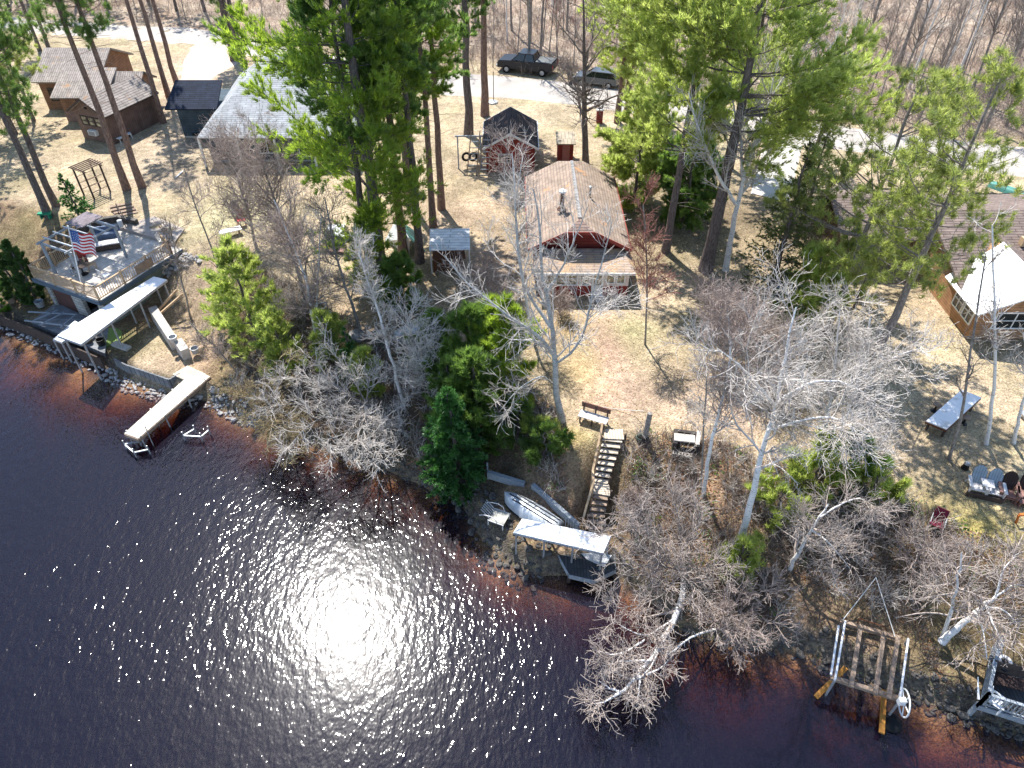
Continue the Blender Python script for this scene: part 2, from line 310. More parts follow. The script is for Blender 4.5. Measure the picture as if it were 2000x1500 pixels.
# bark and twigs
def barkmat(name, c1, c2, sc, stretch, band=None):
    m = mat(name, c1, c2, sc, .9, .5, stretch=stretch, contrast=(.4, .6), bsc=sc)
    return m
M['pinebark'] = barkmat('pine_bark', (.2, .165, .15), (.09, .07, .065), 5, (3, 3, .7))
M['redpinebark'] = barkmat('red_pine_bark', (.3, .2, .16), (.13, .085, .07), 5, (3, 3, .7))
M['birchbark'] = mat('birch_bark', (.8, .78, .75), (.06, .055, .05), 3.0, .7, .2, stretch=(1.4, 1.4, 9), contrast=(.36, .43))
M['limbbark'] = barkmat('pale_limb_pine_bark', (.34, .29, .26), (.17, .14, .125), 5, (3, 3, .7))
M['greybirch'] = mat('grey_birch_bark', (.5, .5, .48), (.2, .2, .19), 3., .8, .2, stretch=(1.4, 1.4, 7), contrast=(.36, .52))
M['greybark'] = barkmat('grey_bark', (.34, .31, .28), (.18, .16, .145), 5, (2, 2, 1))
M['whitetwig'] = mat('pale_grey_twigs', (.74, .69, .63), (.45, .4, .36), 2, .8)
M['tantwig'] = mat('tan_twigs', (.56, .48, .42), (.34, .28, .25), 2, .85)
M['pinktwig'] = mat('pinkish_grey_twigs', (.5, .41, .36), (.3, .235, .205), 2, .85)
M['darktwig'] = mat('dark_brown_twigs', (.3, .25, .22), (.17, .14, .12), 2, .85)
M['budtwig'] = mat('yellow_budding_twigs', (.42, .34, .19), (.27, .21, .13), 2, .85)
M['redbud'] = mat('red_budding_twigs', (.38, .17, .13), (.24, .12, .1), 2, .85)
# needles
M['wp'] = leafmat('white_pine_needles', (.28, .36, .05), (.1, .16, .03), .66, .9, (.46, .45, .08))
M['wpdark'] = leafmat('dark_pine_needles', (.18, .27, .06), (.06, .11, .03), .6, .8)
M['wpsoft'] = leafmat('soft_green_pine_needles', (.38, .43, .13), (.18, .22, .06), .68, 1.2, (.42, .47, .22))
M['rp'] = leafmat('yellowish_red_pine_needles', (.33, .36, .1), (.11, .15, .045), .6, 2.2, (.46, .42, .15))
M['spruce'] = leafmat('dark_spruce_needles', (.09, .22, .05), (.03, .095, .025), .45, 1.6)
M['cedarleaf'] = leafmat('cedar_foliage', (.09, .16, .04), (.04, .08, .02), .35, 1.4, (.08, .13, .03))
M['hemlock'] = leafmat('hemlock_foliage', (.13, .16, .04), (.05, .075, .02), .4, 1.4)
M['shrub'] = leafmat('fresh_green_leaves', (.12, .22, .03), (.06, .12, .02), .4, 2)
M['deadleaf'] = leafmat('dry_leaves', (.45, .24, .12), (.2, .1, .06), .3, 3., (.6, .42, .27))
M['drygrass'] = leafmat('dry_grass_blades', (.55, .44, .27), (.36, .28, .15), .3, 1.)
# ------------------------------------------------------------------ terrain
def axis(parts):
    out = []
    for a, b, s in parts: out += list(np.arange(a, b - 1e-6, s))
    return np.array(out + [parts[-1][1]])
gx = axis([(-600, -150, 50), (-150, -76, 8), (-76, -40, .6), (-40, 36, .25), (36, 76, .6), (76, 150, 8), (150, 600, 50)])
gy = axis([(-300, -20, 40), (-20, 6, 2), (6, 62, .25), (62, 112, .6), (112, 160, 4), (160, 900, 60)])
GX, GY = np.meshgrid(gx, gy); HZ = TH(GX, GY); DD = sdist(GX, GY)
def blob(x, y, u, v, rx, ry, z=3.2, rot=0.):
    c = P(u, v, z); dx, dy = x - c[0], y - c[1]
    if rot: dx, dy = dx * math.cos(rot) + dy * math.sin(rot), -dx * math.sin(rot) + dy * math.cos(rot)
    return np.exp(-((dx / rx) ** 2 + (dy / ry) ** 2))
def ground_colour(x, y, d):
    n1 = .5 + .25 * np.sin(x * .7 + 2 * np.sin(y * .45)) + .25 * np.cos(y * .8 - x * .33 + 1)
    n2 = .5 + .5 * np.sin(x * 1.9 + 1.5 * np.sin(y * 1.3 + x * .5))
    sh = x.shape + (3,)
    def cc(*c): return np.broadcast_to(np.array(c), sh)
    def mix(a, b, f): return a + (b - a) * np.clip(f, 0, 1)[..., None]
    c = mix(cc(.47, .37, .26), cc(.42, .345, .225), n1 * .8)                       # straw lawn
    c = mix(c, cc(.38, .35, .18), .35 * n2 * n1)
    for (u, v, rx, ry, col, a) in [
        (1190, 690, .9, 4, (.5, .34, .26), .9), (1210, 770, 2.4, 2, (.46, .33, .25), .8), (1420, 800, 4, 3, (.42, .3, .23), .7),
        (1100, 640, 1.5, 1.5, (.4, .27, .12), .6), (1130, 720, 1.2, 2, (.42, .3, .13), .6), (1230, 640, 1.2, 1.2, (.35, .34, .17), .6),
        (1900, 1050, 3.2, 2.2, (.38, .32, .09), .9), (1780, 1010, 2, 1.2, (.3, .25, .1), .7), (1850, 900, 3, 2, (.38, .29, .19), .6), (1750, 700, 3, 4, (.48, .39, .26), .5),
        (1090, 850, 1.3, .7, (.34, .26, .07), .9), (1130, 870, .8, .8, (.28, .22, .07), .6),
        (280, 280, 5, 7, (.47, .38, .27), .6), (450, 430, 3, 4, (.4, .4, .22), .7), (560, 500, 5, 4, (.45, .38, .26), .6),
        (400, 130, 3, 12, (.6, .46, .36), .95), (395, 250, 2, 6, (.5, .4, .33), .6), (340, 60, 14, 3, (.5, .46, .4), .4),
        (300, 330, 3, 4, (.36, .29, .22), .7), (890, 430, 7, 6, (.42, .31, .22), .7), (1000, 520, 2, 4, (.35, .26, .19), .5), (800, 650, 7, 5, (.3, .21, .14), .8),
        (1400, 430, 8, 7, (.2, .15, .1), .9), (1100, 230, 9, 4, (.5, .41, .29), .7), (420, 530, 3, 4, (.44, .32, .24), .8), (400, 640, 2, 3, (.42, .28, .2), .8)]:  # first blob: tree shade right of the cottage put into the ground colour
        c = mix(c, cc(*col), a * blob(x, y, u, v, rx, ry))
    # woods beyond the road: leaf litter
    w = smooth((y - (80 - .00 * x - np.maximum(x, 0) * .44 + np.minimum(x, 0) * -.28)) / 3)
    lit = mix(cc(.4, .32, .25), cc(.48, .4, .32), n2); lit = mix(lit, cc(.3, .18, .13), .5 * n1)
    c = mix(c, lit, w * .95)
    # banks
    r1 = np.interp(x, XR, R1); bk = smooth((r1 + .6 - d) / 1.6)
    terr = smooth((-17.5 - x) / 1.2) * smooth((x + 23.5) / .8)                       # grassy terrace inside the sea wall
    bl = mix(cc(.25, .17, .115), cc(.18, .13, .085), n2); bl = mix(bl, cc(.22, .2, .08), .35 * n1)
    bl = mix(bl, cc(.42, .26, .18), .5 * blob(x, y, 1080, 960, 2, 2, 2.)); bl = mix(bl, cc(.4, .26, .17), .5 * blob(x, y, 1420, 1000, 5, 3, 2.))
    c = mix(c, bl, bk * (1 - .85 * terr))
    c = mix(c, cc(.22, .32, .1), .7 * blob(x, y, 205, 665, 1.3, .9, .8))
    edge = smooth((1.1 - d) / .8); c = mix(c, cc(.13, .11, .09), edge * (1 - .6 * terr))
    # lake bed: sand and gravel, getting siltier outwards
    bed = mix(cc(.42, .27, .13), cc(.1, .07, .05), n2 * 1.2 * n1 + .15); c = mix(c, bed, smooth((.1 - d) / .3))
    return c
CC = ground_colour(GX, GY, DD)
ny, nx = GX.shape; idx = np.arange(nx * ny).reshape(ny, nx)
quads = np.stack([idx[:-1, :-1], idx[:-1, 1:], idx[1:, 1:], idx[1:, :-1]], -1).reshape(-1, 4)
def groundmat():
    m = bpy.data.materials.new('ground_cover'); m.use_nodes = True; nt = m.node_tree; n, l = nt.nodes, nt.links; b = n['Principled BSDF']
    b.inputs['Roughness'].default_value = .95; b.inputs['Specular IOR Level'].default_value = .1
    at = n.new('ShaderNodeAttribute'); at.attribute_name = 'Col'; tc = n.new('ShaderNodeTexCoord'); out = at.outputs['Color']
    for sc, lo, hi, a, b_ in ((.35, .32, .68, .7, 1.2), (2.2, .3, .7, .72, 1.22), (9., .34, .66, .62, 1.3), (30., .3, .7, .6, 1.32)):
        no = n.new('ShaderNodeTexNoise'); no.inputs['Scale'].default_value = sc; no.inputs['Detail'].default_value = 4; l.new(tc.outputs['Object'], no.inputs['Vector'])
        mr = n.new('ShaderNodeMapRange'); l.new(no.outputs[0], mr.inputs[0]); mr.inputs[1].default_value = lo; mr.inputs[2].default_value = hi; mr.inputs[3].default_value = a; mr.inputs[4].default_value = b_
        mx = n.new('ShaderNodeMix'); mx.data_type = 'RGBA'; mx.blend_type = 'MULTIPLY'; mx.inputs['Factor'].default_value = 1; l.new(out, mx.inputs['A']); l.new(mr.outputs[0], mx.inputs['B']); out = mx.outputs['Result']
    # scattered green and brown flecks
    for sc, t0, t1, col, f in ((5., .58, .66, (.3, .33, .12), .5), (7.3, .6, .66, (.3, .19, .1), .6), (1.1, .56, .66, (.4, .3, .17), .5)):
        no = n.new('ShaderNodeTexNoise'); no.inputs['Scale'].default_value = sc; no.inputs['Detail'].default_value = 6; no.inputs['Roughness'].default_value = .7
        mp = n.new('ShaderNodeMapping'); mp.inputs['Location'].default_value = (sc * 3, sc, 2); l.new(tc.outputs['Object'], mp.inputs[0]); l.new(mp.outputs[0], no.inputs['Vector'])
        mr = n.new('ShaderNodeMapRange'); l.new(no.outputs[0], mr.inputs[0]); mr.inputs[1].default_value = t0; mr.inputs[2].default_value = t1; mr.inputs[4].default_value = f
        mx = n.new('ShaderNodeMix'); mx.data_type = 'RGBA'; l.new(mr.outputs[0], mx.inputs['Factor']); l.new(out, mx.inputs['A']); mx.inputs['B'].default_value = (*col, 1); out = mx.outputs['Result']
    l.new(out, b.inputs['Base Color'])
    no = n.new('ShaderNodeTexNoise'); no.inputs['Scale'].default_value = 14; no.inputs['Detail'].default_value = 3; l.new(tc.outputs['Object'], no.inputs['Vector'])
    bp = n.new('ShaderNodeBump'); bp.inputs['Strength'].default_value = .9; bp.inputs['Distance'].default_value = .09; l.new(no.outputs[0], bp.inputs['Height']); l.new(bp.outputs[0], b.inputs['Normal'])
    return m
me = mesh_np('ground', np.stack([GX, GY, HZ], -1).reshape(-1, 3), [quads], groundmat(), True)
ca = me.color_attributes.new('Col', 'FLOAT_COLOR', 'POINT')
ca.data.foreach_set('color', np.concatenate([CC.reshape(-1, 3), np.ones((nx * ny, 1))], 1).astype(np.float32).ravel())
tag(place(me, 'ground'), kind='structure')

# water: a closed body of tea-brown lake water
def watermat():
    m = bpy.data.materials.new('lake_water'); m.use_nodes = True; nt = m.node_tree; n, l = nt.nodes, nt.links; n.remove(n['Principled BSDF']); o = n['Material Output']
    tc = n.new('ShaderNodeTexCoord'); hs = []
    for sc, st, rot, w, det in ((2.7, (1, .55, 1), -12, .95, 2), (7., (1, .6, 1), 20, .33, 1), (.5, (1, .6, 1), 10, .8, 2)):
        mp = n.new('ShaderNodeMapping'); mp.inputs['Scale'].default_value = st; mp.inputs['Rotation'].default_value = (0, 0, R(rot)); l.new(tc.outputs['Object'], mp.inputs[0])
        no = n.new('ShaderNodeTexNoise'); no.inputs['Scale'].default_value = sc; no.inputs['Detail'].default_value = det; no.inputs['Roughness'].default_value = .5; l.new(mp.outputs[0], no.inputs['Vector'])
        mu = n.new('ShaderNodeMath'); mu.operation = 'MULTIPLY'; mu.inputs[1].default_value = w; l.new(no.outputs[0], mu.inputs[0]); hs.append(mu)
    a1 = n.new('ShaderNodeMath'); l.new(hs[0].outputs[0], a1.inputs[0]); l.new(hs[1].outputs[0], a1.inputs[1])
    a2 = n.new('ShaderNodeMath'); l.new(a1.outputs[0], a2.inputs[0]); l.new(hs[2].outputs[0], a2.inputs[1])
    wn_ = n.new('ShaderNodeTexNoise'); wn_.inputs['Scale'].default_value = .11; wn_.inputs['Detail'].default_value = 2; l.new(tc.outputs['Object'], wn_.inputs['Vector']); wr = n.new('ShaderNodeMapRange'); l.new(wn_.outputs[0], wr.inputs[0]); wr.inputs[1].default_value = .35; wr.inputs[2].default_value = .65; wr.inputs[3].default_value = .72; wr.inputs[4].default_value = 1.35
    a3 = n.new('ShaderNodeMath'); a3.operation = 'MULTIPLY'; l.new(a2.outputs[0], a3.inputs[0]); l.new(wr.outputs[0], a3.inputs[1]); a2 = a3
    bp = n.new('ShaderNodeBump'); bp.inputs['Strength'].default_value = 1; bp.inputs['Distance'].default_value = WAVE; l.new(a2.outputs[0], bp.inputs['Height'])
    fr = n.new('ShaderNodeFresnel'); fr.inputs['IOR'].default_value = 1.48; l.new(bp.outputs[0], fr.inputs['Normal'])
    gl = n.new('ShaderNodeBsdfGlossy'); gl.inputs['Roughness'].default_value = .045; l.new(bp.outputs[0], gl.inputs['Normal']); g2 = n.new('ShaderNodeBsdfGlossy'); g2.inputs['Roughness'].default_value = .19; b2 = n.new('ShaderNodeBump'); b2.inputs['Distance'].default_value = WAVE * .3; l.new(a2.outputs[0], b2.inputs['Height']); l.new(b2.outputs[0], g2.inputs['Normal']); gm = n.new('ShaderNodeMixShader'); gm.inputs[0].default_value = .14; l.new(gl.outputs[0], gm.inputs[1]); l.new(g2.outputs[0], gm.inputs[2])
    tr = n.new('ShaderNodeBsdfTransparent'); mx = n.new('ShaderNodeMixShader'); l.new(fr.outputs[0], mx.inputs[0]); l.new(tr.outputs[0], mx.inputs[1]); l.new(gm.outputs[0], mx.inputs[2]); df = n.new('ShaderNodeBsdfDiffuse'); df.inputs[0].default_value = (.0045, .0038, .0095, 1); ad = n.new('ShaderNodeAddShader'); l.new(mx.outputs[0], ad.inputs[0]); l.new(df.outputs[0], ad.inputs[1]); l.new(ad.outputs[0], o.inputs[0])
    va = n.new('ShaderNodeVolumeAbsorption'); va.inputs[0].default_value = (.45, .17, .06, 1); va.inputs[1].default_value = 2.8; l.new(va.outputs[0], o.inputs['Volume'])
    return m
WAVE = .044
wb = G(); wb.box((0, -70, -4.), (1000, 380, 8.)); tag(wb.put('water', watermat()), kind='structure')

# road and drives, laid as sheets over the ground
def strip(name, up, lo, m, lift=.03, n=70, z=3.1):
    A = np.array([P(u, v, z)[:2] for u, v in up]); B = np.array([P(u, v, z)[:2] for u, v in lo])
    ts = np.linspace(0, 1, n); rs = lambda Q: np.stack([np.interp(ts * (len(Q) - 1), range(len(Q)), Q[:, k]) for k in (0, 1)], 1)
    A, B = rs(A), rs(B); k = 9; V = []
    for j in range(k): V.append(A + (B - A) * j / (k - 1))
    V = np.stack(V, 1); X, Y = V[..., 0], V[..., 1]; Z = TH(X, Y) + lift; Z[:, 0] -= lift + .03; Z[:, -1] -= lift + .03
    id_ = np.arange(n * k).reshape(n, k); q = np.stack([id_[:-1, :-1], id_[:-1, 1:], id_[1:, 1:], id_[1:, :-1]], -1).reshape(-1, 4)
    me = mesh_np(name, np.stack([X, Y, Z], -1).reshape(-1, 3), [q], m, True)
    return tag(place(me, name), kind='structure')
RU = [(-400, 10), (-100, 28), (60, 42), (250, 55), (380, 58), (520, 84), (700, 118), (850, 140), (1000, 150), (1130, 163), (1250, 182), (1400, 208), (1560, 235), (1700, 255), (1850, 272), (2000, 288), (2300, 300)]
RL = [(-400, 40), (-100, 56), (60, 70), (250, 82), (380, 92), (520, 118), (700, 166), (850, 190), (1000, 196), (1130, 210), (1250, 228), (1400, 256), (1560, 287), (1700, 305), (1850, 328), (2000, 352), (2300, 395)]
strip('road', RU, RL, M['asphalt'], .05)
strip('dirt_drive', [(372, 88), (352, 120), (350, 160), (335, 185)], [(495, 110), (470, 128), (425, 150), (395, 175)], mat('pale_dirt', (.62, .5, .4), (.52, .4, .31), .7, .95, .3, bsc=9), .03, 30)
strip('concrete_drive', [(1490, 272), (1478, 320), (1462, 380)], [(1570, 287), (1560, 330), (1545, 400)], M['concrete'], .055, 30)
# ------------------------------------------------------------------ tree generators (numpy)
def unit(v): return v / np.maximum(np.linalg.norm(v, axis=-1, keepdims=True), 1e-9)
def tubes(PP, RR, n=3):
    """PP (B,K,3) polylines, RR (B,K) radii -> verts, quads"""
    B, K, _ = PP.shape; d = unit(PP[:, -1] - PP[:, 0] + 1e-6)
    ref = np.where(np.abs(d[:, 2:3]) > .9, np.array([[1., 0, 0]]), np.array([[0, 0, 1.]]))
    a = unit(np.cross(d, ref)); b = np.cross(d, a); ang = np.arange(n) * 2 * math.pi / n
    ring = a[:, None, :] * np.cos(ang)[None, :, None] + b[:, None, :] * np.sin(ang)[None, :, None]
    V = PP[:, :, None, :] + ring[:, None] * RR[:, :, None, None]
    i = np.arange(B * K * n).reshape(B, K, n); j = np.roll(i, -1, 2)
    Q = np.stack([i[:, :-1], j[:, :-1], j[:, 1:], i[:, 1:]], -1).reshape(-1, 4)
    return V.reshape(-1, 3), Q
def merge(parts):
    V, Fq, off = [], {}, 0
    for v, f in parts:
        V.append(v); Fq.setdefault(f.shape[1], []).append(f + off); off += len(v)
    return np.concatenate(V), [np.concatenate(x) for x in Fq.values()]
def resample(pts, K):
    pts = np.asarray(pts, float); s = np.concatenate([[0], np.cumsum(np.linalg.norm(np.diff(pts, axis=0), axis=1))])
    t = np.linspace(0, s[-1], K); return np.stack([np.interp(t, s, pts[:, k]) for k in range(3)], 1)
def smoothline(pts, K, rng=None, wob=0.):
    p = resample(pts, max(K, 6)); q = p.copy()
    for _ in range(2): q[1:-1] = (q[:-2] + 2 * q[1:-1] + q[2:]) / 4
    if rng is not None and wob: q[1:-1] += rng.normal(0, wob, q[1:-1].shape) * np.array([1, 1, .4])
    return resample(q, K)
def spawn(PP, RR, n, rng, L, K=4, t0=.25, t1=1., ang=(35, 70), up=.1, wob=.15, rr=.55, taper=.5, rmin=.006, out=None, tip=.35):
    B, K0, _ = PP.shape; seg = np.linalg.norm(np.diff(PP, axis=1), axis=2); ln = seg.sum(1)
    b = rng.choice(B, n, p=ln / ln.sum()); t = t0 + (t1 - t0) * rng.random(n); f = t * (K0 - 1); i = np.minimum(f.astype(int), K0 - 2); w = (f - i)[:, None]
    p = PP[b, i] * (1 - w) + PP[b, i + 1] * w; tg = unit(PP[b, i + 1] - PP[b, i]); r = RR[b, i] * (1 - w[:, 0]) + RR[b, i + 1] * w[:, 0]
    pr = unit(np.cross(tg, rng.normal(size=(n, 3)))); a = np.radians(rng.uniform(ang[0], ang[1], n))[:, None]
    d = unit(tg * np.cos(a) + pr * np.sin(a) + np.array([0, 0, up]))
    if out is not None: d = unit(d + np.asarray(out))
    LL = L * rng.uniform(.5, 1.15, n) * (1 - taper * t); st = (LL / K)[:, None]; r = np.clip(r * rr, rmin, None)
    pts = [p]; rs = [r]
    for k in range(K):
        d = unit(d + rng.normal(0, wob, (n, 3)) + np.array([0, 0, up * .35])); p = p + d * st; pts.append(p); rs.append(np.maximum(r * (1 - (1 - tip) * (k + 1) / K), rmin * .8))
    return np.stack(pts, 1), np.stack(rs, 1)
def bare(name, label, stems, seed, levels, mt, mb, group=None, origin=None, scale_r=1., up=.12, out=None):
    """stems: list of (points, r0, r1) in world space, the first one from the ground"""
    rng = np.random.default_rng(seed); K = 14
    S = [smoothline(p, K, rng, .03 * min(1, r0 * 8)) for p, r0, r1 in stems]
    RS = [np.interp(np.linspace(0, 1, K), [0, .08, 1], [r0 * (1.25 if i == 0 else 1), r0, r1]) for i, (p, r0, r1) in enumerate(stems)]
    PP, RR = np.stack(S), np.stack(RS)
    o = origin if origin is not None else stems[0][0][0]
    root = thing(name, label, 'tree', o, 0, group)
    big, small = [tubes(PP, RR, 8)], []
    cur = (PP, RR)
    for li, lv in enumerate(levels):
        n = int(lv['n']); cp, cr = spawn(cur[0], cur[1], n, rng, lv['L'], lv.get('K', 4), lv.get('t0', .25), 1., lv.get('ang', (30, 65)), lv.get('up', up), lv.get('wob', .16), lv.get('rr', .55), lv.get('taper', .4), lv.get('rmin', .007), out if li == 0 else None)
        (big if (li == 0 and lv.get('big', False)) else small).append(tubes(cp, cr, 4 if li == 0 else 3))
        if lv.get('mix', True) and li == 0 and len(stems) > 1:
            kk = cp.shape[1]; add = np.stack([resample(s, kk) for s in S[1:]]); ar = np.stack([resample(np.stack([r, r, r], 1), kk)[:, 0] for r in RS[1:]])
            cur = (np.concatenate([cp, add]), np.concatenate([cr, ar]))
        else: cur = (cp, cr)
    V, Fq = merge(big); a = place(mesh_np('trunk', V, Fq, mt, True), 'trunk', root)
    V, Fq = merge(small); b = place(mesh_np('crown', V, Fq, mb, False), 'crown', root)
    return root, [a, b]
def blades(C, D, m, L, w, spread, rng):
    n = len(C); C = np.repeat(C, m, 0); D = np.repeat(D, m, 0)
    d = unit(D + rng.normal(0, spread, (n * m, 3))); s = unit(np.cross(d, rng.normal(size=(n * m, 3)))) * w / 2
    l = L * rng.uniform(.7, 1.2, (n * m, 1)); C = C + rng.normal(0, L * .12, C.shape)
    return np.stack([C - s, C + s, C + d * l], 1).reshape(-1, 3), np.arange(n * m * 3).reshape(-1, 3)
def along(PP, n, rng, t0, t1=1.):
    B, K0, _ = PP.shape; b = rng.integers(0, B, n); t = t0 + (t1 - t0) * rng.random(n) ** .8; f = t * (K0 - 1); i = np.minimum(f.astype(int), K0 - 2); w = (f - i)[:, None]
    return PP[b, i] * (1 - w) + PP[b, i + 1] * w, unit(PP[b, i + 1] - PP[b, i])
def conifer(name, label, base, H, seed, style='wp', c0=4., rad=5., r0=.3, lean=(0, 0), mneed='wp', mbark='pinebark', dens=1., group=None, prof=None, cat='tree', side=None, dead=10):
    rng = np.random.default_rng(seed); base = np.asarray(base, float)
    top = base + np.array([lean[0], lean[1], H]); trunk = smoothline([base, base * .6 + top * .4 + np.array([.12, .1, 0]), top], 12, rng, .04)
    tr = np.interp(np.linspace(0, 1, 12), [0, .06, 1], [r0 * 1.3, r0, .04]); root = thing(name, label, cat, base, 0, group)
    wood = [tubes(trunk[None], tr[None], 9)]
    def at(z): t = np.clip(z / H, 0, 1) * 11; i = np.minimum(t.astype(int), 10); w = (t - i)[:, None]; return trunk[i] * (1 - w) + trunk[i + 1] * w
    cl = H - c0
    if style in ('wp', 'rp'):
        nw = int(cl / ((.95 if H > 12 else .42) if style == 'wp' else .8)); nb = 5; zz = np.repeat(np.linspace(c0, H * .985, nw), nb) + rng.uniform(-.16, .16, nw * nb); az = rng.uniform(0, 2 * math.pi, len(zz))
        t = (zz - c0) / cl; prf = (np.interp(t, *prof) if prof else np.interp(t, [0, .15, .45, .8, 1], [.62, .9, 1, .55, .1]))
        Lr = rad * prf * rng.uniform(.55, 1.12, len(zz))
        if side is not None: Lr = Lr * (1 + .35 * np.cos(az - side))
        el = np.interp(t, [0, .5, 1], [-.05, .18, .75]) + rng.normal(0, .1, len(zz))
    else:
        nw = int(cl / .3); nb = 8; zz = np.repeat(np.linspace(c0, H * .99, nw), nb) + rng.uniform(-.1, .1, nw * nb); az = rng.uniform(0, 2 * math.pi, len(zz)); t = (zz - c0) / cl
        prf = np.interp(t, *prof) if prof else np.interp(t, [0, .1, .5, 1], [.85, 1, .62, .04]); Lr = rad * prf * rng.uniform(.75, 1.1, len(zz))
        el = np.interp(t, [0, 1], [-.15, .5] if style == 'spruce' else [.3, .9])
    d = np.stack([np.cos(az) * np.cos(el), np.sin(az) * np.cos(el), np.sin(el)], 1); p = at(zz); K = 5; pts = [p]; st = (Lr / K)[:, None]
    bend = .1 if style == 'wp' else (.12 if style == 'rp' else .03)
    for k in range(K): d = unit(d + rng.normal(0, .07, d.shape) + np.array([0, 0, bend])); p = p + d * st; pts.append(p)
    LP = np.stack(pts, 1); lr = np.linspace(1, .25, K + 1)[None] * np.clip(Lr * .011, .012, .07)[:, None]; wood.append(tubes(LP, lr, 4))
    if dead and style in ('wp', 'rp') and c0 > 3:      # dead stubs under the crown
        zd = rng.uniform(c0 * .45, c0, dead); ad = rng.uniform(0, 6.28, dead); dd = np.stack([np.cos(ad), np.sin(ad), .1 * np.ones(dead)], 1); pd = at(zd); Ld = rng.uniform(.5, 2.2, dead)[:, None]
        wood.append(tubes(np.stack([pd, pd + dd * Ld * .5, pd + dd * Ld + np.array([0, 0, -.15])], 1), np.tile([.022, .016, .008], (dead, 1)), 3))
    need = []
    area = float((Lr ** 1).sum())
    if style == 'wp':
        n2 = int(area * 4.4 * dens); SP, SR = spawn(LP, np.tile(lr[:1], (len(LP), 1)), n2, rng, max(.5, rad * .3), 3, .22, 1., (30, 62), .06, .08, .5, .45, .006)
        wood.append(tubes(SP, SR * .8, 3))
        C, D = along(SP, int(n2 * 5.5), rng, .15); C2, D2 = along(LP, int(n2 * 1.0), rng, .35)
        C = np.concatenate([C, C2]); D = unit(np.concatenate([D, D2]) * .8 + np.array([0, 0, .75])); need.append(blades(C, D, 7, .33, .05, .36, rng))
    elif style == 'rp':
        n2 = int(area * 1.7 * dens); SP, SR = spawn(LP, np.tile(lr[:1], (len(LP), 1)), n2, rng, max(.5, rad * .28), 3, .3, 1., (30, 65), .18, .14, .5, .35, .01)
        wood.append(tubes(SP, SR * .9, 3)); n3 = int(n2 * 1.1); TP, TR = spawn(SP, SR, n3, rng, .35, 2, .3, 1., (25, 60), .25, .12, .6, .2, .008); wood.append(tubes(TP, TR, 3))
        C = np.concatenate([SP[:, -1], TP[:, -1]]); D = unit(np.concatenate([SP[:, -1] - SP[:, -2], TP[:, -1] - TP[:, -2]]) + np.array([0, 0, .5])); need.append(blades(C, D, 24, .32, .034, .85, rng))
        need.append(blades(C - D * .12, D, 8, .25, .034, .9, rng))
    elif style == 'spruce':
        n2 = int(area * 9 * dens); SP, SR = spawn(LP, np.tile(lr[:1], (len(LP), 1)), n2, rng, max(.18, rad * .22), 2, .2, 1., (25, 60), 0, .08, .5, .4, .005)
        C, D = along(SP, int(n2 * 4), rng, 0); C2, D2 = along(LP, n2, rng, .3); C = np.concatenate([C, C2]); D = unit(np.concatenate([D, D2]) + np.array([0, 0, .15])); need.append(blades(C, D, 4, .13, .045, .4, rng))
    else:                                              # cedar: upright fans
        n2 = int(area * 10 * dens); C, D = along(LP, n2 * 3, rng, .45); need.append(blades(C, unit(D * .6 + np.array([0, 0, .8])), 5, .24, .07, .35, rng))
    V, Fq = merge(wood); a = place(mesh_np('trunk', V, Fq, M[mbark], True), 'trunk', root)
    V, Fq = merge(need); b = place(mesh_np('crown', V, Fq, M[mneed]), 'crown', root)
    return root, [a, b]
def base(u, v): return GP(u, v)
def pole_pts(b, wps):
    """waypoints (u, v, dy): point on the pixel's ray at depth b.y + dy"""
    return [b] + [PY(u, v, b[1] + dy) for u, v, dy in wps]

